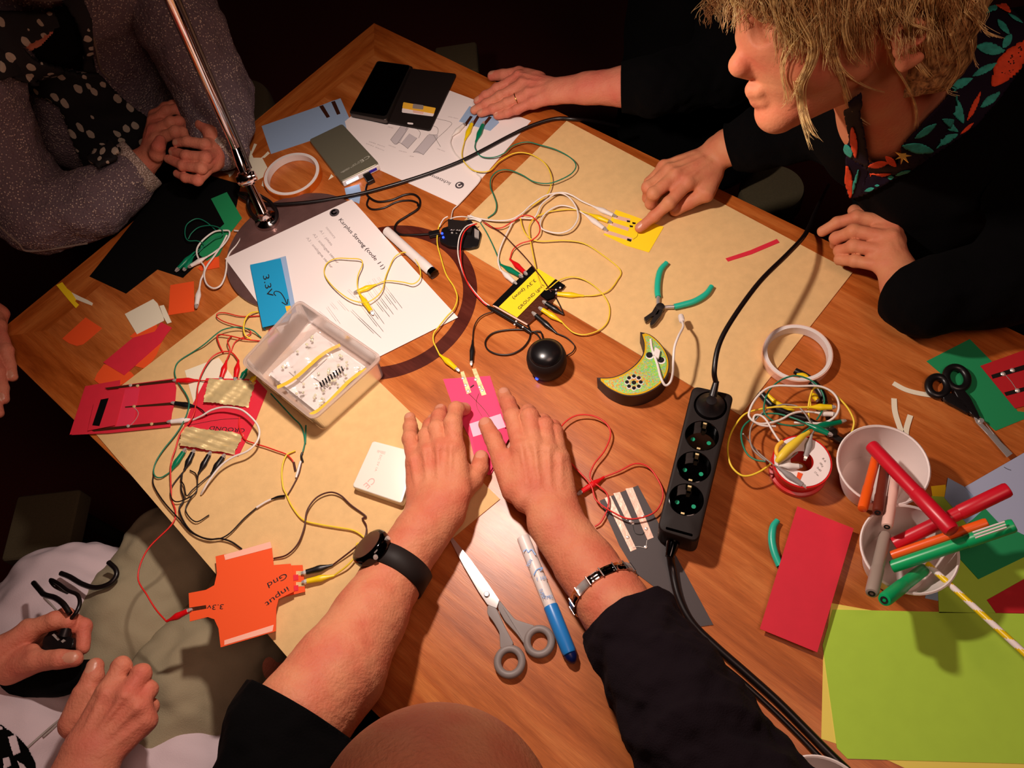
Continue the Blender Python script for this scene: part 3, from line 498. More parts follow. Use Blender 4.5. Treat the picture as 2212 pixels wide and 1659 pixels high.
# black supply cord of the lamp with its loops
CP = [P(2, x, y, z) for x, y, z in ((2300, 690, -60), (2150, 660, -15), (2030, 645, 6), (1900, 640, 6), (1750, 682, 6), (1600, 752, 5), (1450, 832, 5), (1300, 908, 5), (1150, 968, 5), (1000, 1020, 5), (850, 1066, 6), (650, 1120, 6), (400, 1165, 10), (200, 1185, 14), (60, 1188, 15), (-60, 1165, 16), (-130, 1120, 18))]
CP += [P(26, x, y, z) for x, y, z in ((300, 560, 22), (300, 650, 16), (340, 730, 14), (410, 790, 13), (490, 800, 13), (540, 760, 13), (540, 690, 15), (490, 620, 18), (420, 575, 22), (345, 530, 30))]
tag(tube('lamp_cord', CP, .0028, M_['cord'], None, 10), 'black lamp cord crossing the far sheet and looping round the lamp foot', 'cable')
# tape rolls
def ring(parent, nm, c, ro, ri, h, m, seg=56):
    return lathe(nm, [(ri, 0), (ro, 0), (ro, h), (ri, h)], m, c, parent=parent, seg=seg, closed='loop')
c = W(636, 387, 0); c.z = TZ + .0006; t = thing('tape_roll', 'amber film tape roll with a white core beside the lamp', 'tape', c)
M_['amber'] = glassy('amber_film', (240, 120, 30), .62, .12, .25); M_['amber'] = mat('amber_film_solid', (214, 104, 34), .2, .3)
ring(t, 'core', c, .0445, .0395, .012, M_['whitep']); ring(t, 'tape', c + UP * .0005, .0462, .0446, .011, M_['amber'])
c = P(8, 730, 812, 0); c.z = TZ + .0016; t = thing('tape_roll', 'copper tape roll with a white core beside the power strip cord', 'tape', c)
ring(t, 'core', c, .0405, .0362, .013, M_['whitep']); ring(t, 'tape', c + UP * .0005, .0418, .0406, .012, M_['copper'])
# power banks
t = thing('power_bank', 'sage grey power bank with a lit white end, beside the amber tape', 'power bank', P(2, 540, 850, 0))
q = rpoly(PL(2, [(318, 774), (530, 672), (765, 925), (522, 1042)], 12), .005); plate('body', q, .0115, M_['alu_g'], t, .0015)
a, b = P(2, 522, 1042, 12), P(2, 765, 925, 12); d = (b - a).normalized(); nrm = V3((d.y, -d.x, 0))
box('end_cap', a.lerp(b, .5) + nrm * .0015 - UP * .0105, d, nrm, (b - a).length * .96, .003, .0098, M_['whitep'], t, .0014)
box('usb_socket', a.lerp(b, .8) + nrm * .0028 - UP * .008, d, nrm, .013, .001, .005, mat('blue_insert', (50, 40, 170), .4), t)
box('status_light', a.lerp(b, .26) + nrm * .0028 - UP * .0075, d, nrm, .02, .001, .0045, M_['ledw'], t)
for s, p0, p1, h in (('CE', (700, 875), (640, 912), .006), ('5V 2A  10000', (650, 905), (520, 985), .002), ('POWER BANK', (640, 920), (530, 985), .0018)): text(s, P(2, *p0, 12), P(2, *p1, 12), h, mat('pale_print', (186, 184, 168), .6), t)
t = thing('usb_plug', 'black cable plug pushed into the sage grey power bank', 'plug', P(2, 680, 1020, 1))
pl = a.lerp(b, .62); box('plug_body', pl + nrm * .013 - UP * .011, d, nrm, .012, .02, .008, M_['blackp'], t, .0015)
box('plug_shell', pl + nrm * .0035 - UP * .009, d, nrm, .010, .004, .004, M_['nickel'], t)
lead('thin black usb cable coiled between the power bank and the small board', PL(2, [(690, 1060), (682, 1100), (700, 1140), (760, 1172), (850, 1160), (930, 1128), (990, 1126), (1028, 1160), (1018, 1215), (950, 1262), (885, 1305), (868, 1350), (905, 1382), (1000, 1384), (1080, 1380), (1150, 1382)], 3), M_['cord'], .0017, name='usb_cable')
lead('black cable loop lying in the usb cable coil', PL(2, [(700, 1150), (690, 1195), (725, 1222), (800, 1212), (880, 1175), (960, 1165), (1010, 1180), (1015, 1200)], 2), M_['cord'], .0015, name='usb_cable')
t = thing('power_bank', 'shiny silver power bank left of the watch-wearing hand', 'power bank', P(18, 280, 740, 1.3))
plate('body', rpoly(PL(18, [(240, 486), (600, 580), (470, 985), (75, 850)], 15), .004), .0125, M_['alu'], t, .0018)
for s, p0, p1, h in (('CE', (235, 775), (165, 840), .0085), ('5000mAh', (345, 575), (280, 560), .004), ('DC 5V 1A', (300, 600), (255, 730), .0028)): text(s, P(18, *p0, 15), P(18, *p1, 15), h, mat('pink_print', (226, 176, 168), .6), t)
# phone in a wallet
t = thing('phone', 'black phone lying open in a black wallet case on the far sheet', 'phone', P(2, 900, 480, 1))
plate('case_cover', rpoly(PL(2, [(975, 318), (1262, 352), (1092, 712), (810, 660)], 5), .005), .004, M_['blackm'], t, .0012)
plate('case_back', rpoly(PL(2, [(765, 275), (985, 305), (822, 668), (580, 612)], 6), .006), .005, M_['blackm'], t, .001)
plate('phone_body', rpoly(PL(2, [(755, 268), (970, 298), (812, 650), (572, 604)], 14), .006), .0078, M_['steel_d'], t, .0015)
plate('screen', rpoly(PL(2, [(760, 274), (964, 302), (810, 625), (582, 590)], 14.4), .006), .0004, M_['blackg'], t)
for nm, q, m, z in (('card_slot', [(948, 664), (985, 668), (985, 678), (948, 675)], 'white', 5.3), ('sticker_strip', [(915, 572), (1122, 598), (1112, 626), (912, 600)], 'white', 5.4), ('plaster', [(922, 535), (1130, 572), (1118, 608), (915, 572)], 'tape_y', 6.4),
                    ('plaster_pad', [(985, 545), (1052, 555), (1048, 582), (980, 574)], 'w_grey', 6.8), ('plaster_end', [(980, 580), (1052, 590), (1050, 612), (985, 602)], 'm_flesh', 5.8)):
    plate(nm, rpoly(PL(2, q, z), .002), .0004, M_[m], t)
# clear box
c4 = [P(6, 190, 838, 46), P(6, 548, 452, 46), P(6, 1070, 808, 46), P(6, 640, 1205, 46)]
c4 = [W(524, 783, 46), W(646, 650, 46), W(822, 772, 46), W(676, 904, 46)]; cc = sum(c4, V3()) / 4
t = thing('storage_box', 'clear plastic box of bagged parts standing on the printed sheet', 'box', V3((cc.x, cc.y, TZ + .003)))
def rect(scale, z, rr): return rpoly([V3(((p.x - cc.x) * scale + cc.x, (p.y - cc.y) * scale + cc.y, TZ + z)) for p in c4], rr, 6)
loops = [rect(.95, .003, .009), rect(1.0, .046, .011), rect(1.035, .0465, .012), rect(1.035, .043, .012), rect(1.02, .043, .012)]
inn = [rect(.975, .0462, .0105), rect(.925, .0045, .008)]
N_ = len(loops[0]); V = [p for l in loops for p in l]; Fc = []
def skin_(b0, b1, flip=False):
    for k in range(N_):
        j = (k + 1) % N_; f = [b0 * N_ + k, b0 * N_ + j, b1 * N_ + j, b1 * N_ + k]; Fc.append(f[::-1] if flip else f)
V += [p for l in inn for p in l]; skin_(0, 1); skin_(1, 5); skin_(5, 6); Fc.append([6 * N_ + k for k in range(N_)]); Fc.append([k for k in range(N_)][::-1])
mk('shell', V, Fc, M_['frost'], t); rimv = [p for l in (rect(1.0, .0462, .011), rect(1.04, .0462, .012), rect(1.04, .0435, .012), rect(1.0, .0435, .011)) for p in l]
Fr = []
for q_ in range(4):
    for k in range(N_): j = (k + 1) % N_; r2 = (q_ + 1) % 4; Fr.append([q_ * N_ + k, q_ * N_ + j, r2 * N_ + j, r2 * N_ + k])
mk('rim', rimv, Fr, M_['frost'], t)
def bx(u, v, z): return V3(((c4[1].x + (c4[2].x - c4[1].x) * u + (c4[0].x - c4[1].x) * v), (c4[1].y + (c4[2].y - c4[1].y) * u + (c4[0].y - c4[1].y) * v), TZ + z / 1000))
# contents of the box
bg = thing('parts_bag', 'crinkled clear bag with white cards lying inside the clear box', 'bag', bx(.5, .45, 5))
plate('white_insert', [P(27, 640, 400, 12), P(27, 1190, 790, 12), P(27, 640, 1290, 12), P(27, 110, 870, 12)], .001, M_['white'], bg)
plate('inner_card', [P(27, 560, 560, 15), P(27, 760, 690, 15), P(27, 470, 960, 15), P(27, 330, 840, 15)], .0005, M_['whitep'], bg)
plate('inner_card', [P(27, 820, 690, 16), P(27, 960, 790, 16), P(27, 760, 1010, 16), P(27, 600, 900, 16)], .0005, M_['whitep'], bg)
def crinkle(nm, q, z, amp, m, par, N=30):
    q = [P(27, *p, z) for p in q]; V = []; Fc = []; ph = rng.uniform(0, 6, 6)
    for j in range(N + 1):
        for i in range(N + 1):
            u, v = i / N, j / N; p = (q[0] * (1 - u) + q[1] * u) * (1 - v) + (q[3] * (1 - u) + q[2] * u) * v
            zz = abs(math.sin(u * 7 + v * 4 + ph[0])) + abs(math.sin(v * 9 - u * 5 + ph[1])) * .7 + abs(math.sin(u * 17 + v * 13 + ph[2])) * .35 + rng.random() * .12
            V.append(p + V3((0, 0, zz * amp)))
    for j in range(N):
        for i in range(N): a = j * (N + 1) + i; Fc.append([a, a + N + 1, a + N + 2, a + 1])
    return mk(nm, V, Fc, m, par, smooth=True)
crinkle('film', [(620, 365), (1215, 800), (600, 1330), (85, 880)], 17, .0042, M_['bag'], bg, 60)
for k in range(58):
    u, v = rng.uniform(.5, .98), rng.uniform(.06, .95)
    if rng.random() < .35: u = rng.uniform(.02, .12)
    p = P(27, 620 * (1 - u) * (1 - v) + 1200 * u * (1 - v) + 600 * u * v + 90 * (1 - u) * v, 370 * (1 - u) * (1 - v) + 800 * u * (1 - v) + 1320 * u * v + 880 * (1 - u) * v, 19)
    if k < 40: lathe('led', [(.0001, 0), (.0016, .0002), (.0017, .002), (.001, .0034), (.0001, .0038)], M_['bead'] if 'bead' in M_ else M_.setdefault('bead', mat('clear_led', (236, 232, 196), .12, .3)), p, p + V3((rng.normal(), rng.normal(), .6)), parent=bg, seg=8)
for lab, a0, a1 in (('upper amber tape strip of a component reel in the clear box', (200, 1020), (905, 545)), ('lower amber tape strip of a component reel in the clear box', (565, 1330), (1205, 815))):
    pts = [P(27, a0[0] + (a1[0] - a0[0]) * s_, a0[1] + (a1[1] - a0[1]) * s_ + 28 * math.sin(s_ * math.pi * 2), 24 + 3 * math.sin(s_ * 5)) for s_ in np.linspace(0, 1, 7)]
    tag(ribbon('tape_strip', pts, .0052, M_['tape_y']), lab, 'tape')
for k in range(9):
    x, y = 690 + k * 30, 990 - k * 22; tag(tube('resistor', [P(27, x - 12, y - 26, 23), P(27, x + 12, y + 22, 23)], .0011, M_['blackp'], None, 7), ('lowest', 'second lowest', 'third lowest', 'fourth lowest', 'middle', 'fourth highest', 'third highest', 'second highest', 'highest')[k] + ' tiny black component of the row between the two amber strips', 'component', 'row of black components in the clear box')
for lab, q, m in (('small teal clip part inside the left of the clear box', [(270, 340), (330, 300), (365, 400), (300, 440)], 'm_grey'), ('pale yellow part inside the top corner of the clear box', [(350, 280), (400, 290), (390, 380), (350, 350)], 'm_flesh'), ('pink wrapper inside the left side of the clear box', [(90, 490), (210, 400), (240, 480), (110, 560)], 'pink_l')):
    tag(plate('loose_part', rpoly([P(27, *p, 10) for p in q], .003), .004, M_[m]), lab, 'part')
# small black board with blue lights
t = thing('controller_board', 'small black controller board with blue lights between the two sheets', 'circuit board', P(17, 560, 440, 1.5))
plate('case', rpoly(PL(17, [(300, 345), (640, 240), (775, 400), (735, 560), (620, 585), (380, 560), (270, 500)], 8), .004), .0066, M_['blackp'], t, .0015)
plate('header', PL(17, [(372, 236), (600, 262), (660, 330), (640, 395), (375, 352)], 16), .009, M_['blackm'], t, .0006)
for x, y in ((305, 412), (318, 458)): lathe('blue_light', [(.0001, 0), (.0017, 0), (.0015, .001), (.0002, .0013)], M_['ledb'], P(17, x, y, 8.2), parent=t, seg=10)
plate('usb_port', PL(17, [(690, 350), (745, 380), (742, 470), (690, 450)], 10.5), .0025, M_['nickel'], t)
for x in (425, 480, 520, 600, 640): box('chip', P(17, x, 405, 8), V3((1, -.2, 0)), V3((.2, 1, 0)), .0028, .0022, .0012, M_['tin'], t)
text('A1 A2 A3', P(17, 400, 375, 16), P(17, 590, 385, 16), .0022, M_['white'], t)
box('usb_plug', P(17, 215, 430, 3), V3((1, -.05, 0)), V3((.05, 1, 0)), .016, .009, .006, M_['blackp'], t, .0015)
# white marker pen with a black end
def pen(nm, label, a, b, r, m, capm=None, capt=.3, tipm=None, group=None, capend='b', stripes=False, clipon=False):
    a, b = V3(a), V3(b); L = (b - a).length; t = thing(nm, label, 'pen', V3(((a.x + b.x) / 2, (a.y + b.y) / 2, min(a.z, b.z) - r)), group)
    k = L * (1 - capt)
    lathe('barrel', [(r * .55, 0), (r * .9, .0006), (r * .95, .003), (r * .95, k)], M_[m], a, b, parent=t, seg=20)
    cp = lathe('cap', [(r, k), (r * 1.04, k + .001), (r * 1.02, L - .003), (r * .9, L - .0004), (r * .78, L)], M_[capm or m], a, b, parent=t, seg=20)
    ax = (b - a).normalized()
    if tipm: lathe('end_ring', [(r * .55, L - .001), (r * .55, L + .0006), (r * .3, L + .0006), (r * .3, L - .001)], M_[tipm], a, b, parent=cp, seg=16, closed=False)
    return t
pen('marker_pen', 'white marker with a glossy black end at the printed sheet edge', P(28, 150, 165, 8), P(28, 572, 548, 7.5), .0072, 'whitep', 'whitep', .25)
a, b = P(28, 572, 548, 7.5), P(28, 605, 578, 7.5); tag(lathe('pen_cap', [(.0074, 0), (.0075, .0005), (.0073, (b - a).length), (.005, (b - a).length + .001)], M_['blackg'], a, b, seg=20), 'glossy black cap on the end of the white marker', 'cap')
# round speaker
c = P(7, 842, 878, 0); t = thing('speaker', 'round black mini speaker with a blue light right of the pink card', 'speaker', c)
lathe('body', [(.013, .0008), (.019, .002), (.0235, .009), (.0255, .018), (.0255, .028), (.024, .036), (.0215, .0385)], M_['blackm'], c, parent=t, seg=40)
lathe('top_cap', [(.0205, .038), (.021, .0395), (.019, .043), (.0135, .0465), (.006, .0482), (.0005, .0485)], mat('satin_black', (24, 21, 22), .28), c, parent=t, seg=40)
pl = P(7, 766, 946, 9); dr = (pl - c); dr.z = 0; lathe('blue_light', [(.0001, 0), (.0022, 0), (.002, .0012), (.0002, .0016)], M_['ledb'], c + dr.normalized() * .0236 + UP * .009, c + dr.normalized() * .03 + UP * .009, parent=t, seg=12)
lead('black speaker lead making a loop left of the round speaker', PL(7, [(712, 600, 4), (735, 640, 4), (790, 640, 4), (812, 690, 4)], 4) , M_['cord'], .0011, name='speaker_lead')
lead('black lead loop on the wood between the copper board and speaker', PL(7, [(715, 600), (728, 650), (715, 700), (670, 752), (600, 785), (520, 785), (455, 755), (440, 705), (480, 655), (560, 632), (680, 628), (760, 650), (800, 700)], 3), M_['cord'], .0011, name='speaker_lead')
def tri(o):
    bm = bmesh.new(); bm.from_mesh(o.data); bmesh.ops.triangulate(bm, faces=[f for f in bm.faces if len(f.verts) > 4], ngon_method='EAR_CLIP'); bm.to_mesh(o.data); bm.free(); return o
# crescent moon box
t = thing('moon_box', 'crescent moon shaped dark box with a glittering holographic top', 'box', P(7, 1400, 900, 0))
outer = [(1430, 643), (1490, 658), (1545, 700), (1592, 762), (1617, 832), (1610, 905), (1570, 972), (1500, 1022), (1420, 1050), (1330, 1050), (1240, 1012), (1190, 972), (1153, 935)]
inner = [(1240, 934), (1310, 912), (1370, 875), (1418, 830), (1448, 780), (1452, 720), (1442, 680)]
def resamp(q, N):
    L = [0.0]
    for a_, b_ in zip(q[:-1], q[1:]): L.append(L[-1] + (b_ - a_).length)
    return [V3([float(np.interp(s_ * L[-1], L, [p[c_] for p in q])) for c_ in range(3)]) for s_ in np.linspace(0, 1, N)]
NM = 48; oo = resamp(spline(PL(7, outer, 27), 6), NM); ii = resamp(spline(PL(7, [outer[0]] + inner[::-1] + [outer[-1]], 27), 6), NM)
def crescent(nm, o_, i_, z1, th_, m):
    V = [V3((p.x, p.y, TZ + z1)) for p in o_] + [V3((p.x, p.y, TZ + z1)) for p in i_]; V += [v - UP * th_ for v in V]; n2 = 2 * NM; Fc = []
    for k in range(NM - 1):
        Fc += [[k, k + 1, NM + k + 1, NM + k], [n2 + k, n2 + NM + k, n2 + NM + k + 1, n2 + k + 1], [k, n2 + k, n2 + k + 1, k + 1], [NM + k, NM + k + 1, n2 + NM + k + 1, n2 + NM + k]]
    Fc += [[0, NM, n2 + NM, n2], [NM - 1, n2 + NM - 1, n2 + n2 - 1, n2 - 1]]
    o = mk(nm, V, Fc, m, t); bm = bmesh.new(); bm.from_mesh(o.data); bmesh.ops.recalc_face_normals(bm, faces=bm.faces); bm.to_mesh(o.data); bm.free(); return autosmooth(o)
crescent('body', oo, ii, .0270, .0262, mat('dark_stained_wood', (44, 26, 24), .55))
iv = [a_ + (b_ - a_).normalized() * min(.0014, (b_ - a_).length * .3) for a_, b_ in zip(oo, ii)][2:-2]; iw = [b_ + (a_ - b_).normalized() * min(.0014, (b_ - a_).length * .3) for a_, b_ in zip(oo, ii)][2:-2]
iv = resamp(iv, NM); iw = resamp(iw, NM); crescent('vinyl_edge', iv, iw, .0274, .0003, mat('gold_vinyl', (240, 190, 40), .3, .3))
iv2 = [a_ + (b_ - a_).normalized() * min(.0022, (b_ - a_).length * .3) for a_, b_ in zip(iv, iw)][2:-2]; iw2 = [b_ + (a_ - b_).normalized() * min(.0022, (b_ - a_).length * .3) for a_, b_ in zip(iv, iw)][2:-2]; crescent('vinyl_top', resamp(iv2, NM), resamp(iw2, NM), .0277, .0003, M_['holo'])
def disc(nm, c, r, m, par, up=.0004, n=18, sx=1): return mk(nm, [c + V3((math.cos(2 * math.pi * k / n) * r * sx, math.sin(2 * math.pi * k / n) * r, up)) for k in range(n)], [list(range(n))], m, par)
M_['hole'] = mat('dark_hole', (12, 6, 6), .9)
for x, y in ((1492, 795), (1565, 826)): disc('eye_rim', P(7, x, y, 27.7), .0052, M_['whitep'], t, .0001); disc('eye', P(7, x - 3, y - 4, 27.7), .0042, M_['hole'], t, .0004)
for k in range(8):
    a = k * math.pi / 4; disc('mouth_rim', P(7, 1390 + 44 * math.cos(a), 967 + 38 * math.sin(a), 27.7), .0030, M_['whitep'], t, .0001); disc('mouth_hole', P(7, 1390 + 44 * math.cos(a), 964 + 38 * math.sin(a), 27.7), .0024, M_['hole'], t, .0004)
disc('mouth_hole', P(7, 1390, 967, 27.7), .0028, M_['hole'], t, .0004)
lead('thin white cable arching up from the moon box to its plug', PL(7, [(1497, 690, 28), (1508, 760, 29), (1540, 850, 30), (1562, 935, 34), (1592, 985, 30), (1625, 960, 30), (1640, 900, 40), (1642, 830, 50), (1650, 740, 54), (1675, 670, 50), (1705, 610, 36), (1698, 575, 24)], 30), M_['whitep'], .0016, name='white_cable')
a, b = P(7, 1698, 575, 24), P(7, 1690, 538, 18); tag(lathe('cable_plug', [(.0018, 0), (.0036, .001), (.004, .006), (.0036, .013), (.002, .014)], M_['whitep'], a, b, seg=14), 'small white plug end standing above the kraft board by the pliers', 'plug')
tag(plate('cable_plug', rpoly(PL(7, [(1525, 735), (1560, 760), (1550, 812), (1515, 790)], 32), .001), .004, M_['whitep'], None, .0008), 'small white connector resting on the moon box', 'plug')
# teal side cutters
def plier(label, k, h1, h2, n1, n2, piv, jaws, hm, z=6, r=.0042, nm='side_cutters'):
    t = thing(nm, label, 'pliers', P(k, *piv, 1.4))
    for h, n_ in ((h1, n1), (h2, n2)):
        tube('grip', PL(k, h, z), [r * .8, r, r, r * .95], M_[hm], t, 12); tube('shank', PL(k, [h[-1], n_, piv], z), [r * .62, r * .6, r * .8], M_['steel_d'] if nm != 'side_cutters' else M_['steel'], t, 10)
    c = P(k, *piv, z); lathe('pivot', [(.0055, -.005), (.006, -.0035), (.006, .0035), (.0055, .005), (.002, .0055)], M_['steel_d'], c, parent=t, seg=20)
    for j in jaws: plate('jaw', PL(k, j, z + 3.6), .006, M_['steel_d'], t, .0006)
    return t
plier('teal-handled side cutters lying open on the far kraft board', 7, [(1600, 200), (1562, 245), (1545, 310), (1541, 380), (1546, 420)], [(1888, 350), (1850, 402), (1780, 446), (1700, 470), (1648, 482)], (1545, 460), (1600, 484), (1558, 492),
      [[(1535, 465), (1570, 480), (1545, 530), (1500, 545), (1465, 575), (1455, 550), (1505, 515)], [(1560, 475), (1578, 500), (1560, 540), (1520, 590), (1498, 602), (1492, 588), (1515, 545)]], 'teal')
t = thing('pliers', 'curved teal handle sticking out from under the big crimson card', 'pliers', P(12, 450, 450, 1)); tube('grip', PL(12, [(452, 312), (428, 350), (422, 420), (436, 490), (465, 560)], 4.4), [.0032, .0043, .0043, .0042], M_['teal'], t, 12); tube('shank', PL(12, [(465, 560), (490, 640), (515, 720)], 4.2), .003, M_['steel_d'], t, 8)
# yellow and black pliers under the tangle
plier('yellow and black pliers beneath the tangle of test leads', 15, [(455, 375), (540, 470), (640, 560), (800, 630), (1010, 690)], [(870, 115), (1000, 190), (1120, 300), (1190, 400), (1215, 500)], (1180, 780), (1270, 700), (1310, 860),
      [[(1290, 840), (1340, 850), (1420, 905), (1470, 925), (1460, 945), (1380, 930), (1300, 890)], [(1320, 880), (1370, 910), (1440, 955), (1450, 975), (1380, 960), (1310, 910)]], 'blackp', 7, .0052, 'pliers')
for q in ([(540, 395), (620, 480), (720, 540), (860, 600)], [(890, 165), (980, 175), (1060, 240)]): tag(tube('grip_inlay', PL(15, q, 11), [.002, .0032, .003, .002], M_['c_yellow'], None, 8), 'yellow soft inlay of the upper pliers handle' if q[0][0] == 890 else 'yellow soft inlay of the lower pliers handle', 'grip')
# solder reel
c = P(15, 955, 1195, 30); c0 = V3((c.x, c.y, TZ + .001)); t = thing('solder_reel', 'red reel with a white labelled face under the tangled leads', 'reel', c0)
lathe('reel_body', [(.0125, 0), (.0325, 0), (.0325, .006), (.0295, .007), (.0295, .022), (.0325, .023), (.0325, .0285), (.0125, .0285)], M_['reel'], c0, parent=t, seg=48, closed='loop')
lathe('label', [(.0125, .0287), (.0305, .0287), (.0305, .0290), (.0125, .0290)], M_['white'], c0, parent=t, seg=48, closed='loop')
plate('red_square', PL(15, [(905, 1325), (965, 1345), (930, 1425), (885, 1400)], 30.5), .0002, M_['orange'], t)
for k in range(4): text(('0.7 mm', 'Sn60', '100 g', 'R A')[k], P(15, 1095 + k * 32, 1330 - k * 55, 30.4), P(15, 1140 + k * 28, 1375 - k * 55, 30.4), .0024, M_['grey_ink'], t)
# power strip
t = thing('power_strip', 'black four-socket power strip with one plug in its far socket', 'power strip', P(16, 420, 750, 0))
TPq = rpoly(PL(16, [(392, 45), (752, 125), (438, 1425), (78, 1312)], 42), .009)
cen = [P(16, 545, 228, 42), P(16, 470, 490, 42), P(16, 400, 762, 42), P(16, 333, 1048, 42)]
ax1 = (cen[3] - cen[0]).normalized(); ax2 = V3((-ax1.y, ax1.x, 0))
bc = sum(TPq, V3()) / len(TPq); bm = bmesh.new()
def loop(ps): return [bm.verts.new(p) for p in ps]
def inset(ps, d): return [p + V3((bc.x - p.x, 0, 0)).normalized() * 0 + (ax1 * (-math.copysign(d, (p - bc).dot(ax1)))) + (ax2 * (-math.copysign(d, (p - bc).dot(ax2)))) for p in ps]
l0 = loop([p - UP * .0405 for p in inset(TPq, .002)]); l1 = loop([p - UP * .037 for p in TPq]); l2 = loop([p - UP * .003 for p in TPq]); l3 = loop([p - UP * .0008 for p in inset(TPq, .0012)]); l4 = loop(inset(TPq, .003)); n_ = len(TPq)
for a_, b_ in ((l0, l1), (l1, l2), (l2, l3), (l3, l4)):
    for k in range(n_): bm.faces.new([a_[k], a_[(k + 1) % n_], b_[(k + 1) % n_], b_[k]])
bm.faces.new(l0[::-1]); es = [bm.edges.get((l4[k], l4[(k + 1) % n_])) for k in range(n_)]
for c in cen:
    h = loop([c + V3((math.cos(a) * .0192, math.sin(a) * .0192, 0)) for a in [2 * math.pi * k / 36 for k in range(36)]]); g_ = loop([v.co - UP * .017 for v in h])
    for k in range(36): es.append(bm.edges.new((h[k], h[(k + 1) % 36])))
    for k in range(36): bm.faces.new([h[k], h[(k + 1) % 36], g_[(k + 1) % 36], g_[k]])
    bm.faces.new(g_)
bmesh.ops.triangle_fill(bm, edges=es, use_beauty=True); bmesh.ops.recalc_face_normals(bm, faces=bm.faces); me = bpy.data.meshes.new('body')
base_ = wloc(t)
for v in bm.verts: v.co -= base_
bm.to_mesh(me); bm.free(); me.materials.append(M_['blackm']); bo = bpy.data.objects.new('body', me); COL.objects.link(bo); bo.parent = t; autosmooth(bo, 30)
for i, c in enumerate(cen):
    s_ = lathe('socket', [(.0190, -.0158), (.0190, -.0004), (.0182, -.0002), (.0180, -.0152), (.0001, -.0152)], M_['blackg'], c, parent=t, seg=36, closed=False)
    if i:
        for w_ in (-1, 1):
            p = c - UP * .0150 + ax2 * w_ * .0093; mk('pin_hole', [p + V3((math.cos(k * math.pi / 8) * .0025, math.sin(k * math.pi / 8) * .0025, .0002)) for k in range(16)], [list(range(16))], M_['socket_g'], s_)
            box('earth_clip', c - UP * .012 + ax1 * w_ * .0165, ax2, ax1, .004, .002, .0115, M_['gold'], s_)
plate('embossed_mark', rpoly([P(16, 155, 1285, 42.2), P(16, 390, 1350, 42.2), P(16, 388, 1372, 42.2), P(16, 153, 1308, 42.2)], .002), .0003, M_['blackg'], t)
ec = P(16, 215, 1440, 20); lathe('cable_grommet', [(.0075, -.004), (.007, .002), (.0055, .010), (.0048, .014)], M_['blackg'], ec - ax1 * -.001, ec + ax1, parent=t, seg=20)
pg = thing('mains_plug', 'black mains plug in the far socket, its cord rising over the kraft board', 'plug', cen[0] - UP * .015)
lathe('plug_body', [(.0172, -.0148), (.0174, -.002), (.0165, .002), (.011, .006), (.0075, .012), (.006, .014), (.001, .0145)], M_['blackp'], cen[0], parent=pg, seg=30)
tube('strain_relief', [cen[0] + UP * .006, cen[0] - ax1 * .012 + UP * .012, cen[0] - ax1 * .024 + UP * .018], [.006, .0045, .0034], M_['blackp'], pg, 12)
e0 = cen[0] - ax1 * .022 + UP * .017
(tube('cord', [e0] + [W(x, y, z) for x, y, z in ((1543, 800, 72), (1553, 745, 80), (1583, 688, 82), (1640, 610, 76), (1698, 552, 58), (1733, 515, 36), (1748, 490, 12), (1760, 462, -40), (1775, 430, -140), (1790, 400, -300))], .0031, M_['cord'], pg, 12))
tag(tube('power_cable', [ec + ax1 * .012] + [W(x, y, z) for x, y, z in ((1452, 1228, 8), (1466, 1290, 6), (1495, 1345, 6), (1545, 1395, 5), (1610, 1452, 5), (1680, 1515, 5), (1745, 1580, 5), (1800, 1635, 5), (1860, 1690, 5), (1930, 1740, 5))], .0044, M_['cord'], None, 14), 'thick black cable leaving the near end of the power strip', 'cable')
tag(tube('power_cable', [W(x, y, z) for x, y, z in ((1494, 1370, 4), (1540, 1420, 4), (1600, 1470, 4), (1668, 1532, 4), (1735, 1598, 4), (1790, 1655, 4), (1850, 1705, 4))], .0030, M_['cord'], None, 12), 'thinner black cable running beside the thick power strip cable', 'cable')
# scissors
def scissors(label, k, blades, rings, shanks, screw, m, m2, z, rr, s=1.0):
    t = thing('scissors', label, 'scissors', P(k, *screw, 1))
    for i, b_ in enumerate(blades): plate('blade', PL(k, b_, z + 1.2 - i * 1.4), .0012, M_['steel'], t, .0003)
    for i, (cx, cy, ru, rv, an) in enumerate(rings):
        pts = [P(k, cx + ru * math.cos(a) * math.cos(an) - rv * math.sin(a) * math.sin(an), cy + ru * math.cos(a) * math.sin(an) + rv * math.sin(a) * math.cos(an), z + 1) for a in np.linspace(0, 2 * math.pi, 25)[:-1]]
        h = tube('handle', spline(pts, 2, True), .0042 * s, m, t, 12, closed=True, raw=True, flat=.9)
        if m2:
            c = P(k, cx, cy, z + 1); tube('soft_ring', spline([c + (p - c) * .9 + UP * .0002 for p in pts], 2, True), .0028 * s, m2, h, 10, closed=True, raw=True)
    for q in shanks: plate('shank', rpoly(PL(k, q, z + 3.2), .003), .005, m, t, .0012)
    lathe('screw', [(.0001, .0034), (.0026, .0034), (.0032, .0028), (.0032, 0)], M_['steel'], P(k, *screw, z), parent=t, seg=16); return t
scissors('grey-handled steel scissors between the bald man\'s arms', 10, [[(928, 400), (945, 398), (1045, 520), (1148, 662), (1205, 745), (1190, 790), (1140, 770), (1092, 700), (1010, 560)], [(938, 400), (960, 425), (1150, 665), (1140, 700), (1100, 660), (1020, 540)]],
         [(1262, 1082, 66, 72, .2), (1422, 972, 66, 70, .1)], [[(1140, 770), (1190, 790), (1235, 890), (1285, 985), (1250, 1010), (1210, 1010), (1205, 920), (1170, 860), (1138, 820)], [(1195, 790), (1205, 745), (1290, 850), (1400, 885), (1370, 930), (1350, 1000), (1300, 930), (1235, 860)]],
         (1138, 716), M_['greyp'], mat('petrol_rubber', (58, 96, 104), .5), 5, 0)
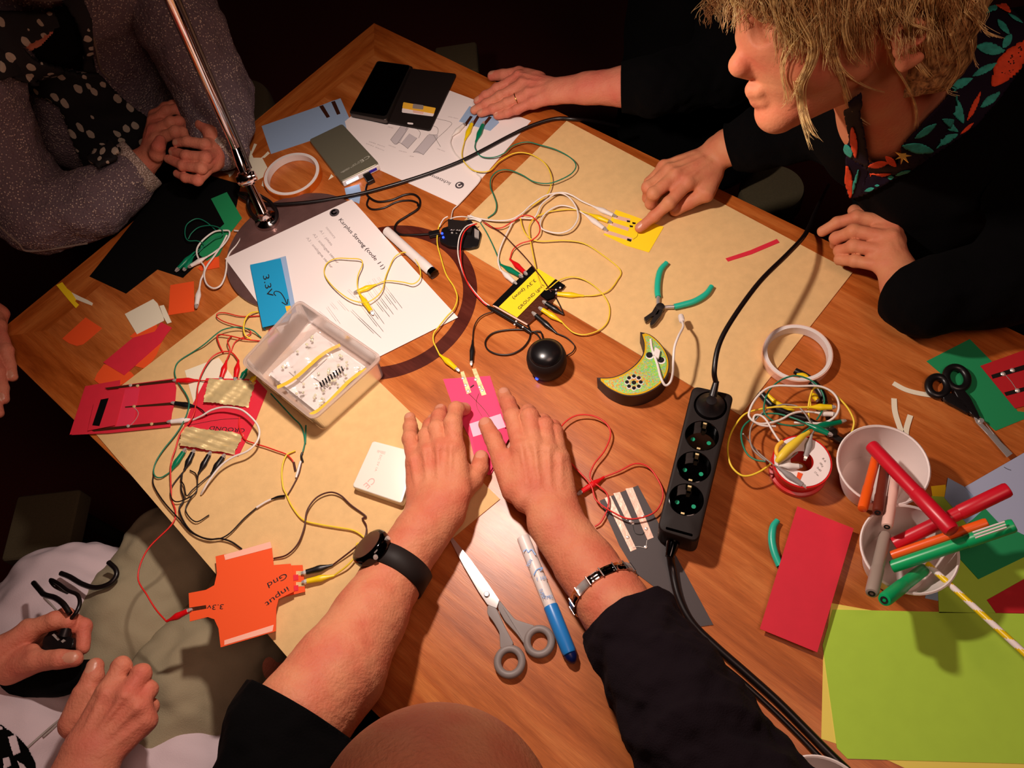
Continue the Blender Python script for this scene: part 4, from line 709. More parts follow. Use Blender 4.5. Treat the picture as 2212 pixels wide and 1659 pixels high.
scissors('black-handled scissors lying on the green card at the right', 8, [[(1870, 1180), (1915, 1215), (2000, 1300), (2120, 1420), (2085, 1445), (1960, 1300), (1885, 1220)], [(1900, 1170), (1950, 1230), (2060, 1360), (2115, 1420), (2000, 1300)]],
         [(1762, 938, 75, 62, .8), (1640, 990, 62, 58, .8)], [[(1740, 1010), (1800, 1000), (1850, 1060), (1900, 1160), (1915, 1200), (1870, 1180), (1790, 1100)], [(1665, 1045), (1730, 1030), (1790, 1070), (1860, 1140), (1835, 1165), (1760, 1120), (1690, 1085)]], (1914, 1216), M_['blackp'], None, 5, 0, 1.1)
# blue and white pen
pen('marker_pen', 'white patterned marker with a blue cap right of the grey scissors', P(10, 1332, 402, 9), P(10, 1588, 1038, 9), .0078, 'whitep', 'm_blue', .39)
a, b = P(10, 1588, 1038, 9), P(10, 1604, 1072, 8); tag(lathe('pen_cap', [(.0074, 0), (.0070, .004), (.0045, (b - a).length + .002), (.001, (b - a).length + .004)], M_['m_blued'], a, b, seg=18), 'dark navy end of the blue-capped marker', 'cap')
pt = [o for o in bpy.data.objects if o.get('label', '').startswith('white patterned marker')][0]
for q in ([(1335, 482), (1352, 470), (1362, 486), (1380, 470), (1402, 500)], [(1392, 610), (1410, 580), (1440, 570), (1425, 588)]): stroke(PL(10, q, 17), .0012, M_['m_blue'], pt, 'printed_pattern')
for s, p0, p1 in (('NON', (1365, 565), (1385, 530)), ('1 101', (1410, 640), (1460, 632)), ('SUPER', (1420, 690), (1440, 740)), ('TIMES', (1450, 742), (1495, 736))): text(s, P(10, *p0, 17), P(10, *p1, 17), .004, M_['m_blue'], pt, 'printed_pattern')
# paper cups
def cup(label, cx, cy, h=.052, rt=.0460, rb=.033):
    c = W(cx, cy, h * 1000); c.z = TZ + .0026; t = thing('paper_cup', label, 'cup', c)
    lathe('cup_wall', [(rb, 0), (rt, h - .002), (rt + .0018, h - .001), (rt + .002, h + .0006), (rt + .0006, h + .0018), (rt - .0008, h + .0006), (rt - .001, h - .002), (rb - .0012, .003), (.0005, .003), (.0005, 0)], M_['cup'], c, parent=t, seg=56)
    return t
cup('white paper cup farther from the camera holding pens', 1906, 1006); cup('white paper cup nearer the crimson card holding green and orange pens', 1962, 1187); cup('white paper cup cut off by the bottom edge of the photo', 1772, 1757)
pen('marker_pen', 'crimson marker lying across both paper cups', W(1882, 962, 50), W(2058, 1148, 92), .0078, 'm_red', 'm_red', .42)
pen('marker_pen', 'orange marker leaning over the near rim of the far cup', W(1893, 985, 38), W(1863, 1100, 66), .0052, 'm_orange', 'm_orange', .4)
pen('marker_pen', 'brown marker with a dark end beside the leaning orange marker', W(1915, 990, 34), W(1896, 1107, 66), .0056, 'm_brown', 'm_brown', .3, 'hole')
pen('marker_pen', 'pale pink marker with a black open end over the far cup rim', W(1937, 1010, 40), W(1916, 1138, 66), .0056, 'm_flesh', 'm_flesh', .3, 'hole')
pen('marker_pen', 'warm grey marker leaning over the left rim of the near cup', W(1912, 1155, 36), W(1883, 1282, 72), .0064, 'm_grey', 'm_grey', .4, 'pen')
pen('marker_pen', 'short green marker pointing at the camera from the near cup', W(1995, 1230, 26), W(1910, 1296, 78), .0068, 'm_green', 'm_green', .45, 'pen')
pen('marker_pen', 'long green marker with white cap stripes leaning right from the near cup', W(1925, 1225, 44), W(2192, 1134, 96), .0068, 'm_green', 'm_green', .38)
gp = bpy.data.objects[-1]; gpt = [o for o in bpy.data.objects if o.get('label', '').startswith('long green marker')][0]
for k in range(3): y = 6 * k; tube('cap_stripe', [W(2101 + k * 3, 1158 + y - 8, 100), W(2170 + k * 2, 1131 + y - 4, 104)], .0009, M_['white'], gpt, 6)
pen('marker_pen', 'long orange marker between the green and crimson ones in the near cup', W(1925, 1201, 44), W(2134, 1129, 82), .0052, 'm_orange', 'm_orange', .4)
pen('marker_pen', 'crimson marker leaning right out of the near cup', W(1930, 1176, 42), W(2180, 1056, 88), .0075, 'm_red', 'm_red', .42)
# striped straw
a, b = W(2003, 1218, 40), W(2262, 1456, 92); t = thing('straw', 'yellow and white striped paper straw leaning out of the near cup', 'straw', a); ax = (b - a).normalized(); s0 = UP.cross(ax).normalized(); u0 = ax.cross(s0); V = []; Fc = []; mi = []; NL = 200; L = (b - a).length
for i in range(NL + 1):
    for k in range(12): an = 2 * math.pi * k / 12; V.append(a + ax * L * i / NL + (s0 * math.cos(an) + u0 * math.sin(an)) * .0031)
for i in range(NL):
    for k in range(12): Fc.append([i * 12 + k, i * 12 + (k + 1) % 12, (i + 1) * 12 + (k + 1) % 12, (i + 1) * 12 + k]); mi.append(int(((i / NL * L / .024) + k / 12) % 1 < .5))
mk('tube', V, Fc, None, t, True, [M_['white'], M_['c_yellow']], mi)
# ---------------------------------------------------------------- test leads and wires
G1 = None
def hz(pts, h, ends=4.0):                      # arch the wire: low at both ends, h mm in the middle
    n = len(pts); return [(p[0], p[1], p[2] if len(p) > 2 else ends + (h - ends) * max(0.0, math.sin(math.pi * i / max(1, n - 1))) ** .8) for i, p in enumerate(pts)]
L_ = lambda k, pts, h=6, e=4.0: PL(k, hz(pts, h, e))
lead('white test lead from the small pale blue card over the far sheet', L_(2, [(1235, 750), (1225, 800), (1260, 870), (1330, 930), (1390, 990), (1415, 1030), (1350, 1110), (1275, 1190), (1240, 1225), (1226, 1285, 12)], 4), M_['w_white'], .0008, c0=P(2, 1318, 672, 4))
lead('yellow test lead winding from the pale blue card to the copper board edge', L_(2, [(1315, 780), (1297, 870), (1320, 930), (1380, 975), (1470, 975), (1540, 910), (1640, 860), (1740, 870), (1830, 930), (1870, 1020), (1850, 1110), (1790, 1170), (1700, 1225), (1672, 1270), (1690, 1350), (1730, 1405), (1800, 1425), (1950, 1420), (2080, 1440), (2200, 1515), (2310, 1610)], 10) +
     L_(3, [(985, 1500), (930, 1565), (850, 1592), (775, 1597)], 5), M_['w_yellow'], .0009, c0=P(2, 1368, 655, 4), c1=P(3, 572, 1582, 6), clipm=M_['c_yellow'])
lead('green test lead looping over the far kraft board from the pale blue card', L_(2, [(1385, 790), (1382, 830), (1420, 882), (1500, 888), (1570, 860), (1620, 815), (1710, 790), (1800, 810), (1900, 840), (1990, 890), (2027, 940), (2000, 990), (1930, 1030), (1850, 1055), (1760, 1045), (1680, 1000), (1600, 970), (1530, 975), (1485, 1020), (1480, 1080), (1500, 1130), (1518, 1190), (1508, 1240), (1462, 1276)], 12), M_['w_green'], .0009, c0=P(2, 1440, 660, 4), clipm=M_['c_green'])
lead('thin white test lead ending in the upper clip on the yellow card', L_(3, [(30, 1085, 10), (120, 1105), (210, 1116), (300, 1110), (370, 1075), (430, 1020), (500, 970), (560, 945), (640, 936), (700, 955), (760, 990), (830, 1022)], 12), M_['w_white'], .0012, c1=P(3, 985, 1092, 4))
lead('white test lead with a round loop between yellow card and copper board', L_(3, [(780, 1076), (700, 1032), (620, 1020), (545, 1055), (502, 1105), (498, 1158), (545, 1185), (620, 1195), (690, 1170), (733, 1110), (732, 1050), (700, 990), (655, 950), (600, 940), (545, 975), (500, 1015), (470, 1080), (440, 1100), (340, 1105), (290, 1180), (240, 1290), (225, 1370), (240, 1430)], 12), M_['w_white'], .0012, c0=P(3, 925, 1182, 4), c1=P(3, 345, 1525, 6))
lead('yellow test lead from the middle clip on the yellow card to the copper board', L_(3, [(808, 1072), (720, 1046), (620, 1048), (540, 1062), (465, 1095), (428, 1140), (425, 1200), (440, 1290), (458, 1380), (475, 1460), (500, 1525), (530, 1560), (562, 1540), (620, 1495), (700, 1475), (790, 1500), (880, 1570), (935, 1660)], 9) + L_(7, [(1225, 570), (1170, 630), (1080, 660), (1010, 650), (960, 612), (930, 580)], 5), M_['w_yellow'], .0009, c0=P(3, 955, 1130, 4), c1=P(7, 780, 485, 8), clipm=M_['c_yellow'])
lead('red test lead curling from the controller board to the copper board', L_(3, [(130, 1122, 10), (190, 1160), (250, 1160), (320, 1120), (390, 1082), (450, 1095), (490, 1150), (485, 1200), (440, 1240), (370, 1262), (322, 1300), (300, 1362)], 12), M_['w_red'], .0009, c1=P(3, 412, 1462, 8), clipm=M_['c_red'])
lead('green test lead dropping from the controller board to the copper board', L_(3, [(112, 1130, 10), (150, 1190), (190, 1270), (220, 1340), (240, 1395)], 6), M_['w_green'], .0008, c1=P(3, 385, 1478, 8), clipm=M_['c_green'])
lead('brown wire crossing over the yellow label of the copper board', L_(17, [(775, 250, 12), (880, 320), (1020, 410), (1140, 530), (1270, 665), (1385, 800), (1430, 860, 12), (1500, 950, 13), (1580, 1070, 13), (1610, 1110, 12)], 12), M_['w_brown'], .0008, name='jumper_wire')
lead('red wire bowing from the controller board to the copper board corner', L_(17, [(720, 295, 14), (640, 325, 18), (560, 410, 20), (525, 560, 18), (530, 760), (590, 960), (680, 1110), (790, 1230), (860, 1285)], 12), M_['w_red'], .0010, name='jumper_wire')
lead('white wire running beside the bowed red wire', L_(17, [(690, 290, 14), (590, 330, 18), (520, 430, 20), (493, 570, 18), (505, 720), (575, 930), (670, 1080), (790, 1215), (870, 1275)], 11), M_['w_white'], .0009, name='jumper_wire')
for lab, p in (('short white jumper over the controller board header', [(400, 240, 14), (470, 215, 20), (560, 210, 18), (640, 225, 10)]), ('white jumper end beside the controller board', [(640, 195, 6), (700, 225, 7), (780, 260, 5)]), ('second white jumper end beside the controller board', [(610, 235, 8), (690, 240, 8), (765, 272, 5)]), ('small orange jumper tip left of the controller board', [(372, 208, 14), (325, 235, 13), (290, 290, 9), (275, 330, 6)])):
    lead(lab, PL(17, p), M_['w_white'], .0013 if 'end' in lab else .0009, name='jumper_wire', cat='wire')
lead('yellow test lead from the controller board to the pink card', L_(28, [(655, 105, 6), (635, 180), (632, 290), (665, 420), (715, 580), (790, 700), (820, 800), (790, 900), (720, 980), (640, 1080), (598, 1140), (595, 1210), (620, 1270), (652, 1335)], 9), M_['w_yellow'], .0010, c1=P(28, 840, 1495, 5), clipm=M_['c_yellow'])
lead('black test lead with a slim clip on the pink card', L_(28, [(1160, 930), (1070, 960), (1010, 1010), (975, 1090), (965, 1200)], 5), M_['w_black'], .0008, c1=P(28, 952, 1440, 5), clipm=M_['blackp'], s=.8)
lead('black test lead joining the middle of the copper board', L_(7, [(895, 650), (960, 680), (1010, 730), (1000, 768), (960, 795)], 4), M_['w_black'], .0008, c0=P(7, 738, 515, 8), clipm=M_['blackp'])
lead('short black test lead clip under the yellow one on the copper board', L_(7, [(940, 530), (920, 480), (890, 420)], 5), M_['w_black'], .0008, c0=P(7, 805, 445, 8), clipm=M_['blackp'])
lead('yellow test lead looped on the Karplus Strong sheet', [KP(6, x, y) + UP * (.004 + .006 * abs(math.sin(i * .35))) for i, (x, y) in enumerate([(1050, 350), (1120, 332), (1220, 345), (1290, 360), (1335, 325), (1332, 260), (1290, 185), (1232, 155), (1170, 180), (1130, 250), (1108, 320), (1095, 390), (1055, 445), (990, 480), (900, 465), (820, 412), (752, 342), (720, 275), (738, 212), (800, 190), (880, 195), (955, 205), (968, 240), (942, 305), (935, 365), (945, 415)])], M_['w_yellow'], .0008, c0=KP(6, 905, 402) + UP * .003, c1=KP(6, 1030, 540) + UP * .003, clipm=M_['c_yellow'])
# left cluster
lead('white test lead coiled over the green strip, one clip resting on it', L_(13, [(600, 520, 8), (680, 470), (780, 390), (850, 290), (860, 220), (800, 210), (680, 225), (560, 310), (485, 400), (470, 480), (500, 560), (560, 640), (555, 720), (520, 800), (505, 880)], 8), M_['w_white'], .0014, c0=P(13, 365, 650, 6), c1=P(13, 462, 1140, 6))
lead('white test lead looping beside the Karplus Strong sheet corner', L_(13, [(830, 265, 8), (770, 380), (690, 500), (590, 640), (560, 740), (590, 850), (670, 900), (750, 870), (800, 780), (825, 660), (830, 560), (870, 470), (950, 380), (1000, 290), (985, 225), (920, 210)], 8), M_['w_white'], .0014)
lead('dark green test lead looping over the black card', L_(13, [(440, 470), (560, 400), (690, 300), (780, 260), (760, 190), (640, 150), (500, 170), (410, 240), (370, 310)], 12), M_['w_green'], .0008, c0=P(13, 215, 700, 6), clipm=M_['c_green'])
lead('second dark green test lead looping over the black card', L_(13, [(430, 520), (560, 390), (480, 335), (370, 330), (330, 260), (345, 150), (420, 85), (500, 70), (600, 120), (700, 210)], 12), M_['w_green'], .0008, c0=P(13, 310, 690, 6), clipm=M_['c_green'])
lead('thin red wire loop left of the folded blue card', L_(13, [(1220, 1230), (1000, 1235), (820, 1195), (725, 1200), (712, 1245), (800, 1300), (930, 1340), (1040, 1370), (1120, 1430), (1040, 1480), (930, 1540), (880, 1659)], 8), M_['w_red'], .0008, name='jumper_wire', cat='wire')
lead('yellow wire arch left of the folded blue card', L_(13, [(1205, 1182), (1120, 1195), (1055, 1260), (1030, 1370), (1050, 1460), (1120, 1510)], 14), M_['w_yellow'], .0011, name='jumper_wire', cat='wire')
lead('long grey-green lead arching from the box to the folded crimson card', L_(13, [(1240, 1490), (1130, 1400), (960, 1365), (800, 1390), (700, 1450), (560, 1570), (430, 1659)], 14) + L_(14, [(480, 110), (430, 210), (440, 310), (500, 410), (560, 500), (600, 600), (580, 720), (520, 860), (430, 1000), (300, 1160), (210, 1300), (175, 1420), (200, 1490), (270, 1500), (370, 1440)], 7), M_['w_grey' if 0 else 'w_green'], .0009, c1=P(14, 565, 1150, 7), clipm=M_['c_green'])
lead('red lead between two red clips above the brass foil', L_(13, [(1230, 1530), (1050, 1510), (850, 1465), (720, 1460), (735, 1560), (790, 1680)], 10), M_['w_red'], .0009, name='jumper_wire', cat='wire')
lead('red test lead clipped to the left of the upper foil pad', L_(14, [(1050, 100, 8), (1090, -20), (1060, -130), (1110, -190)], 14), M_['w_red'], .0009, c0=P(14, 972, 350, 6), clipm=M_['c_red'])
lead('red test lead clipped to the right of the upper foil pad', L_(14, [(1190, 100, 8), (1110, 10), (1000, 0), (880, 60), (780, 200), (710, 380), (690, 560), (640, 780), (500, 960), (440, 1150), (390, 1300), (378, 1450), (385, 1640), (390, 1760)], 12) + L_(9, [(955, 270), (930, 340), (800, 475), (750, 620), (800, 720), (850, 800), (905, 862, 10)], 6), M_['w_red'], .0010, c0=P(14, 1150, 350, 6), c1=P(9, 1045, 795, 15), clipm=M_['c_red'])
lead('red test lead clipped on the folded crimson card', L_(14, [(710, 340), (800, 345), (900, 350)], 6), M_['w_red'], .0008, c0=P(14, 405, 345, 7), clipm=M_['c_red'])
lead('black test lead clipped on the folded crimson card', L_(14, [(690, 655), (760, 700), (810, 760)], 7), M_['w_black'], .0008, c0=P(14, 385, 608, 7), clipm=M_['blackp'])
lead('white test lead arching over the crimson card down the kraft board', L_(14, [(660, 808), (760, 760), (860, 700), (980, 665), (1100, 665), (1230, 695), (1340, 780), (1420, 880), (1440, 980), (1400, 1090), (1290, 1190), (1120, 1260), (980, 1360), (860, 1510), (780, 1640), (745, 1700)], 20), M_['w_white'], .0014, c0=P(14, 335, 840, 7))
for i, (c0, b0, pts) in enumerate((((665, 1165), (540, 1420), [(400, 1600), (380, 1720), (440, 1790), (560, 1760), (680, 1680), (700, 1560), (680, 1460), (610, 1415)]), ((860, 1190), (710, 1460), [(700, 1540), (690, 1660), (610, 1760), (560, 1900), (680, 2030), (840, 1950)]), ((1030, 1220), (860, 1465), [(780, 1530), (640, 1650), (570, 1720), (540, 1600), (500, 1520), (530, 1430)]))):
    lead(('left', 'middle', 'right')[i] + ' one of the three black clips on the lower foil pad', L_(14, [b0] + pts, 7), M_['w_black'], .0008, c0=P(14, *c0, 6), clipm=M_['blackp'])
lead('long black lead sweeping from the lower foil pad toward the orange card', L_(9, [(990, 60), (985, 140), (1000, 200), (975, 250), (1000, 320), (1050, 380), (1130, 415), (1200, 412), (1260, 430), (1315, 468)], 7), M_['w_black'], .0011)
lead('black jumper lead rising right to the white sleeve by the yellow wire', L_(9, [(835, 60), (835, 120), (890, 210), (970, 300), (1050, 385), (1160, 415), (1240, 390), (1330, 300), (1400, 240)], 6), M_['w_black'], .0009)
tag(tube('wire_sleeve', PL(9, [(1395, 243), (1440, 215), (1475, 198)], 5), .0014, M_['w_white']), 'white sleeve on the black jumper near the yellow wire', 'sleeve'); tag(tube('wire_sleeve', PL(9, [(1475, 198), (1510, 185), (1548, 180)], 5), [.0009, .0015, .0018], M_['blackp']), 'black sleeve end beside the yellow wire', 'sleeve')
lead('red jumper wire ending in a brown pin right of the crimson card', L_(14, [(1200, 780, 5), (1200, 900), (1260, 1040), (1400, 1100), (1530, 1140), (1640, 1180), (1760, 1225), (1830, 1290), (1850, 1330)], 6), M_['w_red'], .0009, name='jumper_wire', cat='wire')
tag(tube('wire_sleeve', PL(14, [(1850, 1320), (1862, 1380), (1870, 1420)], 4), .0015, M_['w_brown']), 'brown pin housing on the red jumper wire', 'sleeve')
lead('yellow lead curving from the red jumper to the orange card clip', L_(14, [(1870, 1180), (1760, 1240), (1710, 1400), (1720, 1600), (1760, 1700)], 6) + L_(9, [(1590, 240), (1650, 310), (1740, 335), (1830, 350), (1930, 370), (2000, 425), (2040, 490)], 5) + L_(25, [(805, 200), (790, 290), (720, 380), (610, 465)], 9), M_['w_yellow'], .0011, c1=P(25, 345, 520, 9), clipm=M_['c_yellow'])
lead('dark green lead running out from under the clear box', L_(27, [(130, 1090), (250, 1220), (380, 1360), (460, 1440), (500, 1540), (515, 1650)], 4) + L_(6, [(595, 1240), (590, 1340), (575, 1410)], 4), M_['w_green'], .0010, name='jumper_wire', cat='wire')
tag(tube('wire_sleeve', PL(6, [(572, 1415), (565, 1440), (575, 1475)], 4), .0015, M_['blackp']), 'black pin housing on the dark green lead', 'sleeve'); tag(tube('wire_sleeve', PL(6, [(562, 1470), (545, 1530), (532, 1575)], 4), .0016, M_['w_white']), 'white sleeve below the dark green lead', 'sleeve')
lead('brown lead looping from the orange card to its black clip', L_(9, [(1488, 520), (1560, 500), (1620, 440), (1655, 350), (1670, 260), (1720, 190), (1790, 160), (1850, 175), (1910, 230), (1990, 290)], 7) + L_(25, [(840, 0), (872, 60), (865, 140), (820, 200), (740, 270), (600, 378)], 8), M_['w_brown'], .0010, c1=P(25, 340, 448, 9), clipm=M_['blackp'])
lead('thin brown lead beside the white jumper below the clear box', L_(9, [(1640, 0), (1625, 60), (1590, 130), (1560, 180)], 4), M_['w_brown'], .0008, name='jumper_wire', cat='wire')
lead('dark green clip end peeking out under the left corner of the clear box', PL(14, [(1330, 130), (1290, 205)], 5), M_['w_green'], .0010, c1=P(14, 1215, 345, 5), clipm=M_['c_green'])
lead('yellow clip end peeking out under the left corner of the clear box', PL(14, [(1440, 260), (1400, 285)], 5), M_['w_yellow'], .0010, c1=P(14, 1325, 365, 5), clipm=M_['c_yellow'])
lead('red clip end poking out under the blue folded card', PL(13, [(1430, 1300), (1400, 1350)], 5), M_['w_red'], .0010, c1=P(13, 1320, 1480, 5), clipm=M_['c_red'])
# red lead by the right hand
lead('red test lead looping twice between the hands and the power strip', L_(18, [(2085, 775), (2200, 730), (2330, 670), (2440, 700), (2530, 830), (2550, 940), (2480, 1060), (2300, 1110), (2160, 1060), (2020, 960), (1970, 830), (1800, 640), (1720, 480), (1745, 370), (1850, 290), (1980, 285), (2090, 340), (2135, 430), (2090, 560), (2000, 680), (1975, 790), (2100, 900), (2115, 1010), (2060, 1130), (2010, 1170)], 10), M_['w_red'], .0010, c0=P(18, 1870, 915, 7), clipm=M_['c_red'])
# tangle over the reel
T5 = lambda pts, h=34, e=26: L_(15, pts, h, e)
lead('yellow test lead, widest loop of the tangle beside the power strip', T5([(1030, 550), (850, 552), (650, 548), (480, 570), (320, 610), (220, 680), (120, 830), (70, 990), (75, 1150), (120, 1270), (220, 1360), (320, 1370), (450, 1320), (580, 1230), (680, 1150), (800, 1050), (900, 960), (980, 870), (1050, 830)], 22, 30), M_['w_yellow'], .0012, c0=P(15, 1360, 550, 30), clipm=M_['c_yellow'])
lead('yellow test lead arching right over the tangle to its clip by the cup', T5([(1040, 700), (1030, 560), (1060, 400), (1110, 320), (1250, 340), (1380, 430), (1500, 560), (1570, 700), (1565, 800), (1530, 890)], 30, 20), M_['w_yellow'], .0012, c1=P(15, 1420, 1130, 8), clipm=M_['c_yellow'])
lead('white test lead, large oval loop on top of the tangle', T5([(1100, 610), (950, 605), (830, 630), (700, 700), (560, 740), (430, 745), (340, 690), (320, 620), (380, 480), (500, 350), (650, 295), (900, 300), (1150, 300), (1300, 360), (1380, 460), (1390, 580), (1330, 680), (1200, 740), (1000, 740), (860, 735)], 36, 22), M_['w_white'], .0014, c0=P(15, 1370, 640, 24))
lead('white test lead crossing down onto the solder reel', T5([(640, 780), (480, 770), (380, 720), (390, 650), (460, 650), (530, 710), (600, 830), (680, 950), (760, 1030)], 34, 30), M_['w_white'], .0013)
lead('green test lead, round loop reaching the copper tape roll', T5([(1130, 700), (1190, 600), (1220, 460), (1170, 330), (1060, 230), (900, 175), (760, 200), (640, 270), (550, 370), (510, 480), (500, 600), (560, 680), (660, 740), (800, 770), (980, 765)], 30, 26), M_['w_green'], .0010)
lead('green test lead ending in the shiny green clip above the reel', T5([(1000, 745), (900, 700), (780, 660), (660, 630), (520, 630), (400, 670), (280, 750), (230, 850), (240, 980), (300, 1110), (400, 1180), (520, 1200)], 22, 34), M_['w_green'], .0011, c0=P(15, 1320, 890, 38), clipm=M_['c_green'])
lead('short green test lead dropping toward the reel hole', T5([(1040, 800), (960, 860), (860, 960), (760, 1060)], 34, 34), M_['w_green'], .0010, c0=P(15, 1480, 710, 20), clipm=M_['c_green'])
lead('grey test lead whose clip stands in the reel hole', T5([(1070, 880), (1090, 800), (940, 570), (780, 520), (640, 540), (480, 620), (360, 760), (330, 900), (360, 1040), (440, 1130), (520, 1190)], 24, 36), M_['w_grey'], .0010, c0=P(15, 985, 1190, 26), clipm=M_['greyb'])
lead('grey test lead with a clip lying over the reel rim', T5([(660, 1265), (560, 1200), (420, 1080), (300, 930), (250, 870)], 20, 34), M_['w_grey'], .0010, c0=P(15, 1010, 1520, 28), clipm=M_['greyb'])
lead('pale grey test lead lying across the reel label', T5([(680, 1250), (800, 1170), (900, 1090)], 36, 34), M_['w_grey'], .0010, c0=P(15, 960, 1260, 33), clipm=M_['w_white'])
tag(tube('wire_bundle', T5([(1040, 850), (960, 900), (870, 980), (780, 1060), (700, 1150), (650, 1210)], 40, 36), [.002, .004, .0055, .005, .0025], M_['w_yellow']), 'twisted yellow wire bundle on the solder reel', 'wire')
tag(tube('wire_bundle', T5([(720, 960), (660, 1020), (650, 1100), (700, 1170)], 36, 34), .0024, M_['tape_y']), 'yellow loop of thick wire at the reel\'s left side', 'wire')
lead('yellow test lead clip tucked beneath the tangle near the tape roll', T5([(1060, 560), (1050, 450), (1070, 380)], 14, 12), M_['w_yellow'], .0011, c1=P(15, 1150, 480, 12), clipm=M_['c_yellow'])
# ---------------------------------------------------------------- people: bodies and clothes grown as distance fields, one continuous skin each
import openvdb
from mathutils.bvhtree import BVHTree
def nz3(p, sc_, ph=0.0):
    x, y, z = p[..., 0] * sc_, p[..., 1] * sc_, p[..., 2] * sc_
    return (np.sin(x * 1.7 + 2.1 * np.sin(y * 1.1 + ph)) + np.sin(y * 1.9 + 1.7 * np.sin(z * 1.3 + ph * 2)) + np.sin(z * 1.5 + 1.9 * np.sin(x * .9 - ph))) / 3
class Field:
    def __init__(s, prims, vs):
        P0 = np.array([list(q) for p in prims for q in (p[0], p[1])]); R = max(max(p[2], p[3]) for p in prims) * 1.3
        s.vs = vs; s.lo = P0.min(0) - R - 4 * vs; s.hi = P0.max(0) + R + 4 * vs; s.n = np.ceil((s.hi - s.lo) / vs).astype(int) + 1
        s.D = np.full(s.n, .2, np.float32)
    def blank(s): return np.full(s.n, .2, np.float32)
    def box(s, a, b, r):
        i0 = np.clip(np.floor((np.minimum(a, b) - r - s.lo) / s.vs).astype(int), 0, s.n - 1); i1 = np.clip(np.ceil((np.maximum(a, b) + r - s.lo) / s.vs).astype(int) + 1, 1, s.n)
        ax = [s.lo[k] + s.vs * np.arange(i0[k], i1[k]) for k in range(3)]; g = np.stack(np.meshgrid(*ax, indexing='ij'), -1).astype(np.float32)
        return tuple(slice(i0[k], i1[k]) for k in range(3)), g
    def add(s, D, p, k):
        a, b, ra, rb = np.array(p[0], float), np.array(p[1], float), p[2], p[3]; fl = p[4] if len(p) > 4 else None
        sl, g = s.box(a, b, max(ra, rb) * 1.25 + k * 1.2 + 3 * s.vs); ab = b - a; L2 = float(ab @ ab) + 1e-12
        v = g - a; t = np.clip((v @ ab) / L2, 0, 1); v = v - t[..., None] * ab
        if fl is not None:
            n_, f_ = np.array(fl[0], float), fl[1]; n_ = n_ / np.linalg.norm(n_); v = v + (v @ n_)[..., None] * n_ * (f_ - 1)
        d = np.sqrt((v * v).sum(-1)) - (ra + (rb - ra) * t); c = D[sl]
        if k > 0: h = np.clip(k - np.abs(c - d), 0, None) / k; D[sl] = np.minimum(c, d) - h * h * h * k / 6
        else: D[sl] = np.minimum(c, d)
    def sub(s, D, p, k=.002):
        E_ = s.blank(); s.add(E_, p, 0); h = np.clip(k - np.abs(-E_ - D), 0, None) / k; D[...] = np.maximum(D, -E_) + h * h * h * k / 6
    def merge(s, D, E, k): h = np.clip(k - np.abs(D - E), 0, None) / k; D[...] = np.minimum(D, E) - h * h * h * k / 6
    def mesh(s, D=None, noise=None):
        D = s.D if D is None else D
        if noise:
            sl, g = s.box(s.lo, s.hi, 0)
            for amp, sc_, ph in noise: D[sl] = D[sl] + (nz3(g, sc_, ph) * amp).astype(np.float32)
        D = np.clip(D, -3 * s.vs, 3 * s.vs).astype(np.float64); D[0] = D[-1] = 3 * s.vs; D[:, 0] = D[:, -1] = 3 * s.vs; D[:, :, 0] = D[:, :, -1] = 3 * s.vs
        gr = openvdb.FloatGrid(3 * s.vs); gr.copyFromArray(D, tolerance=0.0); p, q = gr.convertToQuads(0.0)
        p = np.asarray(p, float) * s.vs + s.lo; q = np.asarray(q, int)
        a, b, c = p[q[:, 0]], p[q[:, 1]], p[q[:, 2]]; vol = np.einsum('ij,ij->', a, np.cross(b, c)) + np.einsum('ij,ij->', a, np.cross(c, p[q[:, 3]]))
        return p, (q[:, ::-1] if vol < 0 else q)
def join(parts):
    V = []; Q = []; n = 0
    for p, q in parts: V.append(p); Q.append(q + n); n += len(p)
    return np.concatenate(V), np.concatenate(Q)
def blob(prims, vs, k=.02, noise=None, cut=None):
    f = Field(prims, vs)
    for p in prims: f.add(f.D, p, k)
    for c in (cut or []): f.sub(f.D, c)
    return f.mesh(noise=noise)
def skinmesh(name, pq, m, parent, nails=None, mats=None):
    p, q = pq; mi = None
    if nails:
        c = p[q].mean(1); nr = np.cross(p[q[:, 1]] - p[q[:, 0]], p[q[:, 2]] - p[q[:, 0]]); nr /= np.linalg.norm(nr, axis=1)[:, None] + 1e-12; mi = np.zeros(len(q), int)
        for ctr, ax, up, r in nails:
            ctr, ax, up = np.array(ctr), np.array(ax), np.array(up); d = c - ctr; al = d @ ax; h = d @ up; sd = np.linalg.norm(d - al[:, None] * ax - h[:, None] * up, axis=1)
            mi[((al / (r * .74)) ** 2 + (sd / (r * .58)) ** 2 < 1) & (nr @ up > .35) & (np.abs(h) < r * .8)] = 1
        mats = [m, M_['nail']]
    o = mk(name, p, q, m, parent, True, mats, mi); return o
